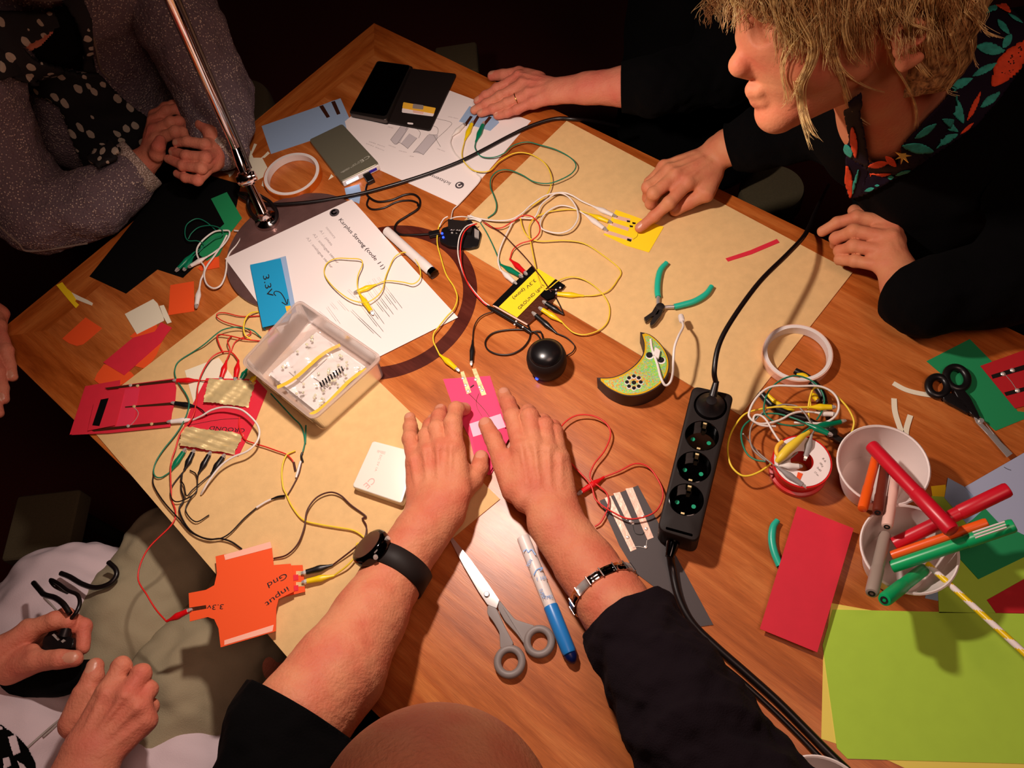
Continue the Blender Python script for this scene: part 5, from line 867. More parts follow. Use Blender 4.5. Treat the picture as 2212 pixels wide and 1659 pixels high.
def skin(name, c, c2, bmp=.45):
    m = mat(name, c, .6, spec=.25, bump=bmp, bscale=330); nt = m.node_tree; b = nt.nodes['Principled BSDF']; L = nt.links.new
    g = nt.nodes.new('ShaderNodeNewGeometry'); n = nt.nodes.new('ShaderNodeTexNoise'); n.inputs['Scale'].default_value = 26; n.inputs['Detail'].default_value = 5
    r = nt.nodes.new('ShaderNodeValToRGB'); f = lambda v: tuple((x / 255) ** 2.2 for x in v) + (1,); r.color_ramp.elements[0].position = .38; r.color_ramp.elements[1].position = .68
    r.color_ramp.elements[0].color = f(c); r.color_ramp.elements[1].color = f(c2); L(g.outputs['Position'], n.inputs['Vector']); L(n.outputs['Fac'], r.inputs[0]); L(r.outputs[0], b.inputs['Base Color'])
    b.inputs['Subsurface Weight'].default_value = .12; b.inputs['Subsurface Radius'].default_value = (.012, .004, .002); b.inputs['Subsurface Scale'].default_value = .35
    return m
M_['skin'] = skin('skin', (202, 130, 96), (194, 106, 80)); M_['skin2'] = skin('skin_rosy', (208, 128, 100), (202, 108, 88)); M_['skin3'] = skin('skin_fair', (202, 132, 94), (196, 108, 80), .2)
M_['nail'] = mat('fingernail', (204, 138, 112), .38)
M_['cloth_k'] = mat('black_fabric', (9, 7, 8), .95, spec=.1, bump=.3, bscale=500); M_['cloth_p'] = mat('dark_plum_knit', (24, 16, 21), .95, spec=.15, bump=.4, bscale=700)
M_['tee'] = mat('white_cotton', (206, 186, 190), .85, bump=.2, bscale=800); M_['pants'] = mat('beige_trousers', (150, 138, 110), .9, bump=.3, bscale=700)
def knit(name, c0, c1, sc_, thr):
    m = mat(name, c0, .95); nt = m.node_tree; b = nt.nodes['Principled BSDF']; L = nt.links.new; g = nt.nodes.new('ShaderNodeNewGeometry'); v = nt.nodes.new('ShaderNodeTexVoronoi'); v.inputs['Scale'].default_value = sc_
    r = nt.nodes.new('ShaderNodeValToRGB'); f = lambda q: tuple((x / 255) ** 2.2 for x in q) + (1,); r.color_ramp.elements[0].color = f(c1); r.color_ramp.elements[1].color = f(c0); r.color_ramp.elements[0].position = thr * .5; r.color_ramp.elements[1].position = thr
    mp = nt.nodes.new('ShaderNodeMapping'); mp.inputs['Rotation'].default_value = (.5, .3, .8)
    n = nt.nodes.new('ShaderNodeTexNoise'); n.inputs['Scale'].default_value = sc_ * .12; ad = nt.nodes.new('ShaderNodeMath'); ad.operation = 'ADD'; mu = nt.nodes.new('ShaderNodeMath'); mu.operation = 'MULTIPLY'; mu.inputs[1].default_value = .25
    bp = nt.nodes.new('ShaderNodeBump'); bp.inputs['Strength'].default_value = .8; bp.inputs['Distance'].default_value = .002; bp.invert = True
    L(g.outputs['Position'], mp.inputs[0]); L(mp.outputs[0], v.inputs['Vector']); L(mp.outputs[0], n.inputs['Vector']); L(n.outputs['Fac'], mu.inputs[0]); L(mu.outputs[0], ad.inputs[0]); L(v.outputs['Distance'], ad.inputs[1]); L(ad.outputs[0], r.inputs[0]); L(r.outputs[0], b.inputs['Base Color'])
    L(v.outputs['Distance'], bp.inputs['Height']); L(bp.outputs[0], b.inputs['Normal']); return m
M_['cardigan'] = knit('grey_knit', (112, 96, 102), (240, 220, 200), 290, .45); M_['cuff'] = knit('cream_knit', (150, 130, 118), (232, 214, 200), 420, .7)
def hand(arm, wr, fing, th, s=1.0, up=(0, 0, 1), vs=.0013, rf=None, tend=1.0, pal=1.0, noise=None, nail=True, armk=.012, ths=1.0, wspread=1.0):
    """arm: [(point, radius)] from the wrist outwards; fing: four joint chains index..little; th: thumb chain."""
    up = Vector(up).normalized(); wr = Vector(wr); pr = []; mcps = [Vector(f[0]) for f in fing]
    side = (mcps[3] - mcps[0]).normalized(); axis = (sum(mcps, Vector()) / 4 - wr).normalized(); dors = axis.cross(side).normalized()
    if dors.dot(up) < 0: dors = -dors
    R4 = [.0098, .0100, .0094, .0084]; rf = rf or R4
    offs = [x * wspread for x in (-.0135, -.004, .005, .0135)]; metas = []
    for i in range(4):
        a = wr + side * offs[i] * s + axis * .006; metas.append((a, mcps[i] - dors * .002, .0142 * s * pal, (rf[i] + .0022) * s, (dors, 1.08)))
    for i in range(3): metas.append((wr + side * (offs[i] + offs[i + 1]) / 2 * s + axis * .02, (mcps[i] + mcps[i + 1]) / 2 - dors * .003 - axis * .006, .013 * s, .0105 * s, (dors, 1.05)))
    for i in range(3): pa = [Vector(fing[j][0]).lerp(Vector(fing[j][1]), .42) for j in (i, i + 1)]; metas.append(((mcps[i] + mcps[i + 1]) / 2 - dors * .001, (pa[0] + pa[1]) / 2 - dors * .001, .0095 * s, .0068 * s))
    thp = [Vector(q) for q in th]; tm = (thp[0], thp[1], .0150 * s * ths, .0120 * s * ths); web = (thp[0] + (mcps[0] - thp[0]) * .25, thp[1].lerp(mcps[0], .35), .011 * s, .007 * s)
    armp = [(Vector(a[0]), Vector(b[0]), a[1], b[1], (dors, 1 + .28 * max(0, 1 - i * .8))) for i, (a, b) in enumerate(zip(arm[:-1], arm[1:]))]
    allp = metas + [tm] + armp + [(f[j], f[j + 1], .012, .012) for f in fing for j in range(3)] + [(thp[j], thp[j + 1], .013, .013) for j in range(3)]
    F = Field(allp, vs); D = F.D
    for p in metas: F.add(D, p, .010 * s)
    F.add(D, tm, .012 * s); F.add(D, web, .010 * s)
    for p in armp: F.add(D, p, armk)
    G = F.blank(); nails = []
    for i, f in enumerate(fing):
        H = F.blank(); q = [Vector(x) for x in f]; r = rf[i] * s; rr = [r * 1.04, r * .98, r * .86, r * .74]
        for j in range(3):
            F.add(H, (q[j], q[j + 1], rr[j] * .97, rr[j + 1]), .003)
            if j: F.add(H, (q[j] + dors * .0006, q[j] + dors * .0006, rr[j] * 1.05, rr[j] * 1.05), .004)
        F.merge(G, H, .0012); ax = (q[3] - q[2]).normalized(); u = (dors - ax * dors.dot(ax)).normalized(); nails.append((q[3] - ax * .001 + u * rr[3] * .7, ax, u, rr[3] * 1.12))
    H = F.blank(); rt = [.0125 * s, .0112 * s, .0104 * s, .0088 * s]
    for j in range(3): F.add(H, (thp[j], thp[j + 1], rt[j], rt[j + 1]), .004)
    ax = (thp[3] - thp[2]).normalized(); tu = Vector(up); u = (tu - ax * tu.dot(ax)).normalized(); nails.append((thp[3] - ax * .001 + u * rt[3] * .7, ax, u, rt[3] * 1.15))
    F.merge(G, H, .0012); F.merge(D, G, .0055 * s)
    if tend:
        for i in range(4):
            a = wr + side * offs[i] * .8 * s + dors * .0135 * s; b = mcps[i] + dors * (rf[i] + .0004) * s
            F.add(D, (a.lerp(b, .3), b, .0016 * tend, .0026 * tend), .007)
            F.add(D, (mcps[i] + dors * .003, mcps[i] + dors * .003, rf[i] * .92 * s, rf[i] * .92 * s), .006)
    pq = F.mesh(noise=noise or [(.00035, 190, .3)]); return pq, (nails if nail else [])
def chain(k, *pts): return [P(k, *p) for p in pts]
def sleeve(pts, vs=.003, noise=None, wr=.0035, sc_=60): return blob([(a[0], b[0], a[1], b[1]) for a, b in zip(pts[:-1], pts[1:])], vs, .02, noise or [(wr, sc_, 1.0), (wr * .35, sc_ * 2.6, 2.0)])
def openend(pq, c, n):                                     # trim a cloth tube with a plane (open cuff)
    p, q = pq; n = np.array(n) / np.linalg.norm(n); keep = ((p[q] - np.array(c)) @ n).min(1) < 0; q = q[keep]   # faces wholly beyond go, those across are cut along the plane
    me = bpy.data.meshes.new('tmp'); me.from_pydata(p.tolist(), [], q.tolist()); bm = bmesh.new(); bm.from_mesh(me); bmesh.ops.delete(bm, geom=[v for v in bm.verts if not v.link_faces], context='VERTS')
    bmesh.ops.bisect_plane(bm, geom=bm.verts[:] + bm.edges[:] + bm.faces[:], plane_co=Vector(c), plane_no=Vector(n), clear_outer=True); bmesh.ops.triangulate(bm, faces=[f for f in bm.faces if len(f.verts) > 4])
    bm.verts.index_update(); P_ = np.array([v.co[:] for v in bm.verts]); Q_ = np.array([[v.index for v in f.verts] + ([f.verts[2].index] if len(f.verts) == 3 else []) for f in bm.faces]); bm.free(); bpy.data.meshes.remove(me); return P_, Q_
def cloth(name, pq, m, parent, th=.002):
    o = mk(name, pq[0], [[a for k, a in enumerate(f) if a not in f[:k]] for f in pq[1].tolist()], m, parent, True); md = o.modifiers.new('thickness', 'SOLIDIFY'); md.thickness = th; md.offset = -1; return o
def bvh(*pqs): p, q = join(pqs); return BVHTree.FromPolygons([tuple(v) for v in p], [tuple(dict.fromkeys(f)) for f in q.tolist()])
EYE = Vector((0, 0, TZ + HC))
def onto(tree, k, x, y, off, zf=None):                      # the spot on a garment seen at this place, lifted by off
    d = (P(k, x, y, -300) - EYE).normalized(); h = tree.ray_cast(EYE, d)
    if h[0] is None: return None if zf is None else EYE + d * zf
    return h[0] + (h[1] if h[1].dot(d) < 0 else -h[1]) * off
def inpoly(x, y, pg):
    c = False; n = len(pg)
    for i in range(n):
        (x1, y1), (x2, y2) = pg[i], pg[i - 1]
        if (y1 > y) != (y2 > y) and x < (x2 - x1) * (y - y1) / (y2 - y1) + x1: c = not c
    return c
def drape(name, tree, k, poly, off, m, parent, step=None, th=.0015):   # a cloth panel lying on a garment
    xs = [p[0] for p in poly]; ys = [p[1] for p in poly]; step = step or max(max(xs) - min(xs), max(ys) - min(ys)) / 40
    nx = int((max(xs) - min(xs)) / step) + 2; ny = int((max(ys) - min(ys)) / step) + 2; idx = {}; V = []; Fc = []
    pr = []
    for i, (x1, y1) in enumerate(poly):
        x2, y2 = poly[(i + 1) % len(poly)]; pr.append((x1, y1, x2 - x1, y2 - y1, (x2 - x1) ** 2 + (y2 - y1) ** 2 + 1e-9))
    def snap(x, y):
        best = None
        for x1, y1, dx, dy, l2 in pr:
            t = max(0, min(1, ((x - x1) * dx + (y - y1) * dy) / l2)); qx, qy = x1 + dx * t, y1 + dy * t; d = (qx - x) ** 2 + (qy - y) ** 2
            if best is None or d < best[0]: best = (d, qx, qy)
        return best
    def get(i, j):
        if (i, j) in idx: return idx[i, j]
        x, y = min(xs) + i * step, min(ys) + j * step; ins = inpoly(x, y, poly); s_ = snap(x, y)
        if not ins or s_[0] < (step * .35) ** 2:
            if s_[0] > (step * 1.5) ** 2: idx[i, j] = None; return None
            x, y = s_[1], s_[2]
        p = onto(tree, k, x, y, off); idx[i, j] = None if p is None else len(V)
        if p is not None: V.append(p)
        return idx[i, j]
    for i in range(nx):
        for j in range(ny):
            cx, cy = min(xs) + (i + .5) * step, min(ys) + (j + .5) * step
            if not inpoly(cx, cy, poly): continue
            f = [get(i, j), get(i + 1, j), get(i + 1, j + 1), get(i, j + 1)]
            if None in f: continue
            if max((V[f[a]] - V[f[(a + 1) % 4]]).length for a in range(4)) < .06: Fc.append(f)
    if not Fc: return None
    o = mk(name, V, Fc, m, parent, True); md = o.modifiers.new('t', 'SOLIDIFY'); md.thickness = th; md.offset = 0; return o

def band_pts(tree, c, ax, up, n, r0=.034):                  # radius of a limb all round a centre, measured on its skin
    ax = Vector(ax).normalized(); up = (Vector(up) - ax * Vector(up).dot(ax)).normalized(); sd = ax.cross(up); out = []
    for i in range(n):
        a = 2 * math.pi * i / n; d = sd * math.cos(a) + up * math.sin(a); h = tree.ray_cast(c, d, .08); out.append((d, h[3] if h[0] is not None else r0))
    rs = [x[1] for x in out]; return [(out[i][0], (rs[i - 1] + rs[i] * 2 + rs[(i + 1) % n]) / 4) for i in range(n)], sd, up
# ---- person between the cups of wires: bald man reaching in from the near side
pm = thing('person', 'bald person in black rolled sleeves reaching in from the near edge with both hands', 'person', (-.10, -.12, 0))
hA, nA = hand([(P(18, 765, 1035, 35), .0335), (P(18, 625, 1225, 41), .0305), (P(25, 1080, 480, 48), .0335), (P(25, 900, 800, 66), .038), (P(25, 640, 1250, 95), .046), (P(25, 330, 1640, 125), .048)], P(18, 765, 990, 35),
              [chain(18, (890, 560, 40), (880, 350, 40), (905, 240, 30), (970, 232, 16)), chain(18, (785, 555, 40), (755, 400, 34), (768, 300, 20), (782, 245, 11)),
               chain(18, (680, 590, 37), (672, 450, 28), (700, 370, 18), (722, 320, 11)), chain(18, (575, 660, 33), (538, 470, 24), (540, 375, 15), (537, 305, 10))],
              chain(18, (930, 900, 30), (1040, 800, 20), (1090, 705, 16), (1105, 620, 12)), s=1.04, armk=.014, pal=1.14, ths=.88, wspread=1.6, rf=[.0108, .0108, .0103, .0094])
hB, nB = hand([(P(18, 1690, 1130, 38), .0315), (P(11, 420, 560, 46), .0325), (P(11, 560, 760, 58), .0355), (P(11, 760, 1050, 80), .040)], P(18, 1620, 1030, 37),
              [chain(18, (1425, 560, 40), (1358, 300, 27), (1318, 190, 17), (1286, 112, 11)), chain(18, (1530, 540, 42), (1492, 300, 36), (1478, 262, 22), (1482, 290, 11)),
               chain(18, (1640, 580, 40), (1612, 372, 33), (1600, 335, 20), (1605, 360, 10)), chain(18, (1735, 640, 36), (1690, 420, 28), (1682, 378, 17), (1690, 395, 9))],
              chain(18, (1370, 880, 32), (1270, 640, 29), (1200, 470, 22), (1140, 358, 15)), s=1.04, armk=.014, pal=1.12, wspread=1.6, rf=[.0108, .0108, .0103, .0094])
hc = W(944, 1893, 372); fr = Vector((.02, .92, -.4)).normalized(); upv = Vector((0, .4, .92)).normalized()
eh = [(hc - fr * .022, hc + fr * .022, .077, .074), (hc + fr * .03 - upv * .055, hc + fr * .055 - upv * .085, .055, .038), (hc - upv * .04 - fr * .03, hc - upv * .14 - fr * .09, .058, .062), (hc + fr * .088 - upv * .045, hc + fr * .105 - upv * .068, .009, .011)]
for sg in (-1, 1): sx = fr.cross(upv) * sg; eh.append((hc + sx * .074 - upv * .045 - fr * .006, hc + sx * .08 - upv * .075 - fr * .002, .011, .008))
sh0, sh1 = Vector((-.30, -.09, TZ + .22)), Vector((.10, -.10, TZ + .22)); el1 = W(1590, 1720, 110)
tor = [(Vector((-.12, -.15, TZ + .22)), Vector((-.2, -.3, TZ - .2)), .10, .14), (sh0, sh1, .07, .07)]
hd_ = blob(eh, .0028, .02); tb = blob(tor, .006, .04)
skinmesh('body', join([hA, hB, hd_, tb]), M_['skin'], pm, nA + nB)
for s_ in (-1, 1):
    sx = fr.cross(upv) * s_; e_ = hc + sx * .032 + fr * .0795 - upv * .036; lathe('eye', [(.001, 0), (.011, .002), (.012, .004)], M_['white'], e_, e_ + fr, parent=pm, seg=12)
cloth('sleeve', openend(sleeve([(P(25, 480, 1440, 112), .054), (P(25, 300, 1680, 130), .060), (Vector((-.30, .03, TZ + .16)), .066), (sh0, .078)], wr=.003), P(25, 335, 1600, 118), P(25, 640, 1150, 100) - P(25, 300, 1700, 110)), M_['cloth_k'], pm)
cut = P(11, 615, 860, 62); cn = P(11, 540, 740, 60) - P(11, 660, 930, 66)
slv = openend(sleeve([(P(11, 560, 780, 60), .046), (P(11, 700, 960, 74), .048), (P(11, 860, 1210, 96), .053), (P(11, 1010, 1480, 110), .058), (el1, .060), (Vector((.13, -.07, TZ + .17)), .064), (sh1, .078)], wr=.0042, sc_=75), cut, cn)
cloth('sleeve', slv, M_['cloth_p'], pm)
cloth('shirt', blob([(a, b, ra + .012, rb + .012) for a, b, ra, rb in tor], .006, .04, [(.004, 40, 1)]), M_['cloth_k'], pm)
# watch
def strap(par, nm, bp, c, ax, wd, th_, m, gap=.0006, i0=0, i1=None):
    n = len(bp); i1 = n if i1 is None else i1; V = []; Fc = []; full = i1 - i0 >= n
    for i in range(i0, i1 + (0 if full else 1)):
        d, r = bp[i % n]
        for u, o_ in ((-wd / 2, gap), (-wd / 2 + .001, gap + th_), (wd / 2 - .001, gap + th_), (wd / 2, gap)): V.append(c + d * (r + o_) + ax * u)
    K = len(V) // 4
    for i in range(K if full else K - 1):
        j = (i + 1) % K
        for k in range(4): l = (k + 1) % 4; Fc.append([i * 4 + k, i * 4 + l, j * 4 + l, j * 4 + k])
    if not full: Fc += [[0, 1, 2, 3], [4 * K - 1, 4 * K - 2, 4 * K - 3, 4 * K - 4]]
    return mk(nm, V, Fc, m, par, True)
tA, tB = bvh(hA), bvh(hB)
wc = P(25, 1105, 420, 46); wax = (P(25, 1190, 300, 44) - P(25, 960, 670, 56)).normalized(); bp, sd, wup = band_pts(tA, wc, wax, UP, 64)
wt = thing('wristwatch', 'black round wristwatch with a rubber strap on the left wrist', 'watch', wc); strap(wt, 'strap', bp, wc, wax, .026, .003, M_['blackm'])
left = Vector((-1, 0.1, 0)); best = min(range(64), key=lambda i: (bp[i][0] - (left * .62 + UP * .78).normalized()).length); fd, fr_ = bp[best]; fc = wc + fd * (fr_ + .0015)
lathe('watch_case', [(.0185, -.004), (.0225, -.001), (.0230, .006), (.0215, .0095), (.0200, .0105), (.0001, .0105)], M_['blackg'], fc, fc + fd, parent=wt, seg=48)
lathe('watch_face', [(.0180, .0107), (.0178, .011), (.0001, .011)], mat('brown_glass', (66, 44, 36), .15), fc, fc + fd, parent=wt, seg=48)
cr = fd.cross(wax).normalized()
for q in (-.5, .5): b_ = fc + fd * .004 + (cr * (1 if cr.z > 0 else -1) * .85 + wax * q).normalized() * .0225; lathe('crown_button', [(.0026, 0), (.0026, .003), (.0001, .0032)], M_['nickel'], b_, b_ + (b_ - fc), parent=wt, seg=12)
# bracelet
b0 = P(11, 530, 690, 52); bax = (P(11, 620, 840, 62) - P(11, 420, 545, 46)).normalized(); bp, sd, bu = band_pts(tB, b0, bax, UP, 48, .036)
bt = thing('bracelet', 'silver and black link bracelet on the right wrist', 'bracelet', b0)
for i in range(16): strap(bt, 'link', bp, b0, bax, .0105, .0026, M_['blackg'] if i % 4 == 0 else (M_['chrome'] if i % 2 else M_['steel']), .0008, i * 3, i * 3 + 3)
for i in range(16): d, r = bp[i * 3]; c_ = b0 + d * (r + .0012); lathe('link_pin', [(.0009, -.0055), (.0009, .0055)], M_['chrome'], c_ + d * .0022, c_ + d * .0022 + bax, parent=bt, seg=6)
# ---- far person: flat hand on the pale blue card
p2 = thing('person', 'person in black whose ringed hand rests flat on the pale blue card', 'person', (.42, 1.25, 0))
hC, nC = hand([(P(19, 1240, 420, 42), .0215), (P(19, 1600, 390, 52), .024), (P(19, 2060, 370, 62), .029), (P(19, 2400, 370, 70), .033)], P(19, 1210, 410, 40),
              [chain(19, (780, 255, 34), (520, 400, 26), (385, 480, 16), (285, 545, 10)), chain(19, (830, 340, 36), (560, 490, 27), (390, 580, 17), (245, 655, 9)),
               chain(19, (890, 455, 34), (640, 570, 25), (470, 640, 16), (325, 692, 9)), chain(19, (950, 560, 30), (760, 645, 22), (640, 690, 15), (515, 726, 9))],
              chain(19, (1010, 290, 34), (780, 215, 24), (600, 232, 18), (460, 242, 12)), s=.90, tend=.5)
S2a, S2b, HD2 = TP(.64, -.22, 270), TP(.36, -.34, 270), TP(.50, -.26, 470)
t2 = blob([(P(19, 2300, 370, 68), W(1560, 150, 50), .033, .042), (W(1560, 150, 50), S2a, .042, .05), (S2a, S2b, .05, .05), (TP(.5, -.3, 230), TP(.5, -.3, -200), .09, .12), (TP(.5, -.29, 290), HD2, .048, .05), (HD2 + Vector((0, 0, .02)), HD2 + Vector((-.02, -.03, .02)), .078, .072), (HD2 + Vector((-.03, -.05, -.02)), HD2 + Vector((-.05, -.07, -.05)), .04, .028), (HD2 + Vector((-.06, -.09, -.0)), HD2 + Vector((-.065, -.095, -.02)), .009, .01)], .005, .03)
skinmesh('body', join([hC, t2]), M_['skin2'], p2, nC)
cloth('sweater', openend(sleeve([(P(19, 1900, 372, 60), .034), (P(19, 2400, 370, 70), .042), (W(1560, 150, 52), .054), (S2a, .068), (TP(.5, -.29, 265), .09), (S2b, .066)], wr=.004), P(19, 2010, 372, 62), P(19, 1500, 400, 60) - P(19, 2000, 370, 62)), M_['cloth_k'], p2)
cloth('sweater_body', blob([(TP(.5, -.3, 240), TP(.5, -.3, -200), .115, .15), (S2a, S2b, .068, .066)], .005, .04, [(.004, 40, 1)]), M_['cloth_k'], p2)
hair2 = blob([(HD2 + Vector((.01, .012, .04)), HD2 + Vector((-.005, 0, .045)), .085, .08), (HD2 + Vector((.03, .03, .0)), HD2 + Vector((.03, .03, -.06)), .07, .05)], .005, .02, [(.003, 90, 1)]); mk('hair', hair2[0], hair2[1], mat('brown_hair', (70, 44, 28), .6, bump=.8, bscale=300), p2, True)
a, b = P(19, 890, 455, 34), P(19, 640, 570, 25); c = a.lerp(b, .56); ax = (b - a).normalized(); s_ = ax.orthogonal().normalized(); u_ = ax.cross(s_)
tag(tube('finger_ring', [c + (s_ * math.cos(t_) + u_ * math.sin(t_)) * .0093 for t_ in np.linspace(0, 2 * math.pi, 25)[:-1]], .0007, mat('thin_gold', (214, 160, 80), .25, 1), None, 6, True, raw=True), 'thin gold ring on the resting hand at the far side', 'ring')
# ---- blonde woman
p3 = thing('person', 'blonde person in black with a floral collar pointing at the yellow card', 'person', (.62, .78, 0))
hD, nD = hand([(P(20, 1420, 300, 55), .0235), (P(20, 1560, 250, 62), .026), (W(1640, 300, 80), .031), (W(1760, 250, 110), .037)], P(20, 1330, 420, 50),
              [chain(20, (970, 760, 46), (700, 1050, 36), (480, 1250, 20), (275, 1410, 10)), chain(20, (800, 660, 50), (480, 920, 42), (440, 1060, 22), (520, 1120, 10)),
               chain(20, (700, 590, 48), (400, 830, 40), (400, 980, 20), (500, 1020, 9)), chain(20, (620, 530, 44), (420, 760, 30), (420, 860, 16), (500, 900, 8))],
              chain(20, (1330, 640, 40), (1230, 920, 32), (980, 1040, 22), (790, 1160, 13)), s=.93, tend=.7)
hE, nE = hand([(P(21, 1480, 1120, 52), .0235), (P(21, 1620, 1420, 50), .027), (P(21, 1900, 1600, 60), .033), (W(2150, 610, 60), .036)], P(21, 1460, 1040, 55),
              [chain(21, (1420, 400, 62), (840, 300, 58), (520, 390, 46), (270, 530, 36)), chain(21, (1400, 640, 64), (780, 530, 58), (500, 640, 40), (480, 740, 24)),
               chain(21, (1340, 860, 60), (780, 770, 52), (560, 850, 36), (560, 900, 20)), chain(21, (1260, 1090, 54), (800, 1010, 44), (560, 985, 32), (540, 1010, 20))],
              chain(21, (1450, 700, 44), (1150, 420, 40), (900, 260, 38), (790, 190, 40)), s=.93, tend=.3, nail=False)
fwdv = Vector((CX[2], CY[2], CU[2])); rt_ = Vector((CX[0], CY[0], CU[0])); dn_ = Vector((CX[1], CY[1], CU[1]))
fp = (-rt_ * .95 + dn_ * .31).normalized(); upn = (-dn_ * .95 - rt_ * .31).normalized(); ca, sa = math.cos(math.radians(38)), math.sin(math.radians(38))
HF, HU, HS = fp, upn * ca - fwdv * sa, -fwdv * ca - upn * sa; H0 = W(1836, -20, 420)
def hl(f, u, s): return H0 + HF * (f / 1000) + HU * (u / 1000) + HS * (s / 1000)
def E3(a, b, ra, rb): return (hl(*a), hl(*b), ra / 1000, rb / 1000)
hp = [E3((-30, 12, 0), (22, 12, 0), 80, 76), E3((55, -15, 0), (50, -45, 0), 48, 42), E3((20, -60, 0), (72, -88, 0), 40, 20), E3((20, -45, 38), (66, -84, 8), 20, 14), E3((20, -45, -38), (66, -84, -8), 20, 14),
      E3((84, -4, 0), (104, -32, 0), 7, 9), E3((104, -34, 0), (96, -40, 0), 10, 9), E3((92, -60, 0), (90, -60, 6), 9, 7), E3((88, -70, 0), (86, -70, 6), 9, 7), E3((74, 20, 20), (74, 20, -20), 20, 20), E3((60, -35, 30), (50, -40, 36), 20, 20),
      (hl(-25, -50, 0), W(1925, 240, 250), .050, .052), (W(1925, 240, 250), W(1940, 310, 120), .050, .045)]
fh = Field(hp + [E3((-10, -20, 80), (-10, -20, 90), 12, 12)], .0020)
for i, p in enumerate(hp): fh.add(fh.D, p, .018 if i < 5 else (.007 if i < 9 else .02))
for i in range(9):
    a = -1.9 + i * .45; b = a + .45; fh.add(fh.D, E3((-12 + 15 * math.cos(a), -20 + 24 * math.sin(a), 80), (-12 + 15 * math.cos(b), -20 + 24 * math.sin(b), 81), 4.6, 4.6), .004)
fh.add(fh.D, E3((-8, -20, 72), (-10, -20, 80), 13, 12), .006); fh.sub(fh.D, E3((-3, -20, 86), (-10, -18, 96), 8.5, 9)); fh.add(fh.D, E3((-4, -44, 78), (-4, -46, 80), 6, 5), .005)
for sg in (1, -1): fh.sub(fh.D, E3((92, 0, 26 * sg), (96, 0, 26 * sg), 10, 12), .008)
hq = fh.mesh()
CT = TP(1.05, -.27, -250)
t3 = [(W(2030, 325, 80), CT, .07, .11), (W(1900, 240, 140), W(2230, 330, 120), .045, .045), (W(1880, 260, 150), W(1760, 250, 110), .045, .037), (W(2250, 340, 130), W(2200, 590, 60), .045, .038), (W(2200, 590, 60), P(21, 1900, 1600, 60), .037, .033)]
tb3 = blob(t3, .006, .04); skinmesh('body', join([hD, hE, hq, tb3]), M_['skin3'], p3, nD + nE)
for sg in (1, -1): e_ = hl(70, -3, 27 * sg); lathe('eyelid', [(.001, .0135), (.006, .0125), (.011, .007), (.012, 0)], M_['skin3'], e_, e_ + HF, parent=p3, seg=16)
for sg in (1, -1): tube('eyelash', [hl(84, -9, 18 * sg), hl(84.5, -10, 27 * sg), hl(79, -8, 37 * sg)], .0008, M_['w_brown'], p3, 6)
for sg in (1, -1): tube('eyebrow', [hl(88, 18, 10 * sg), hl(90, 22, 22 * sg), hl(78, 18, 40 * sg)], [.001, .002, .001], mat('brow_hair', (150, 104, 66), .8), p3, 6)
def cam_px(p):
    v = p - np.array(EYE); d = v @ np.array(fwdv); return PX + F * (v @ np.array(rt_)) / d, PY + F * (v @ np.array(dn_)) / d
VZ = [(1185, 500), (1205, 1010), (1390, 1010), (1520, 780), (1680, 600), (1850, 260), (1500, 100)]
def vcut(pq): cx, cy = cam_px(pq[0][pq[1]].mean(1)); keep = np.array([not inpoly((x - 1472) * 2.962, y * 2.962, VZ) for x, y in zip(cx, cy)]); return pq[0], pq[1][keep]
jk = sleeve([(W(2120, 330, 130), .09), (W(2250, 340, 130), .075), (W(2240, 480, 90), .06), (W(2200, 590, 60), .054), (W(2150, 612, 60), .050), (P(21, 1900, 1600, 60), .045), (P(21, 1640, 1400, 52), .040)], vs=.004, wr=.003)
jk2 = blob([(W(2025, 325, 105), CT, .108, .155), (W(1900, 235, 165), W(2230, 300, 150), .088, .088), (W(2120, 180, 190), W(2260, 150, 170), .075, .075)], .004, .05, [(.004, 45, 2)])
arm1 = openend(sleeve([(P(20, 1560, 240, 60), .031), (W(1640, 300, 80), .040), (W(1760, 255, 110), .05), (W(1880, 250, 150), .07), (W(1950, 290, 140), .08)], vs=.003), P(20, 1580, 300, 60), P(20, 1400, 350, 55) - P(20, 1700, 250, 66))
cloth('sleeve', vcut(arm1), M_['cloth_k'], p3)
jk = openend(jk, P(21, 1730, 1400, 56), P(21, 1480, 1180, 52) - P(21, 1850, 1480, 60)); cloth('sleeve', vcut(jk), M_['cloth_k'], p3)
jq = vcut(jk2); cloth('jacket', jq, M_['cloth_k'], p3)
tr3 = bvh(jk2, jk, arm1, hq)
M_['plum'] = mat('plum_viscose', (26, 11, 30), .85, spec=.2); M_['teal_p'] = mat('teal_print', (44, 150, 132), .8, var=.25, vscale=160); M_['orange_p'] = mat('orange_print', (226, 70, 26), .8, var=.15, vscale=120)
col = drape('collar', tr3, 4, [(1900, -40), (2120, 110), (2230, 230), (2200, 400), (2040, 620), (1880, 800), (1740, 900), (1500, 1060), (1180, 1235), (1160, 1180), (1205, 1080), (1210, 1010), (1380, 1005), (1400, 900), (1520, 760), (1680, 590), (1800, 420), (1850, 240)], .006, M_['plum'], p3, 14)
col2 = drape('collar', tr3, 4, [(1050, 620), (1130, 560), (1180, 800), (1215, 1010), (1180, 1235), (1080, 1250), (1062, 1000), (1100, 860)], .006, M_['plum'], p3, 12)
def leaf(cx, cy, L, wd, an, m, nm='printed_leaf'):
    pts = []
    for i in range(16):
        a = 2 * math.pi * i / 16; x = math.cos(a) * L / 2; y = math.sin(a) * wd / 2 * (1 - .55 * (abs(x) / (L / 2)) ** 2) ; pts.append((cx + x * math.cos(an) - y * math.sin(an), cy + x * math.sin(an) + y * math.cos(an)))
    drape(nm, tr3, 4, pts, .0078, M_[m], col or p3, max(L, wd) / 20, .0006)
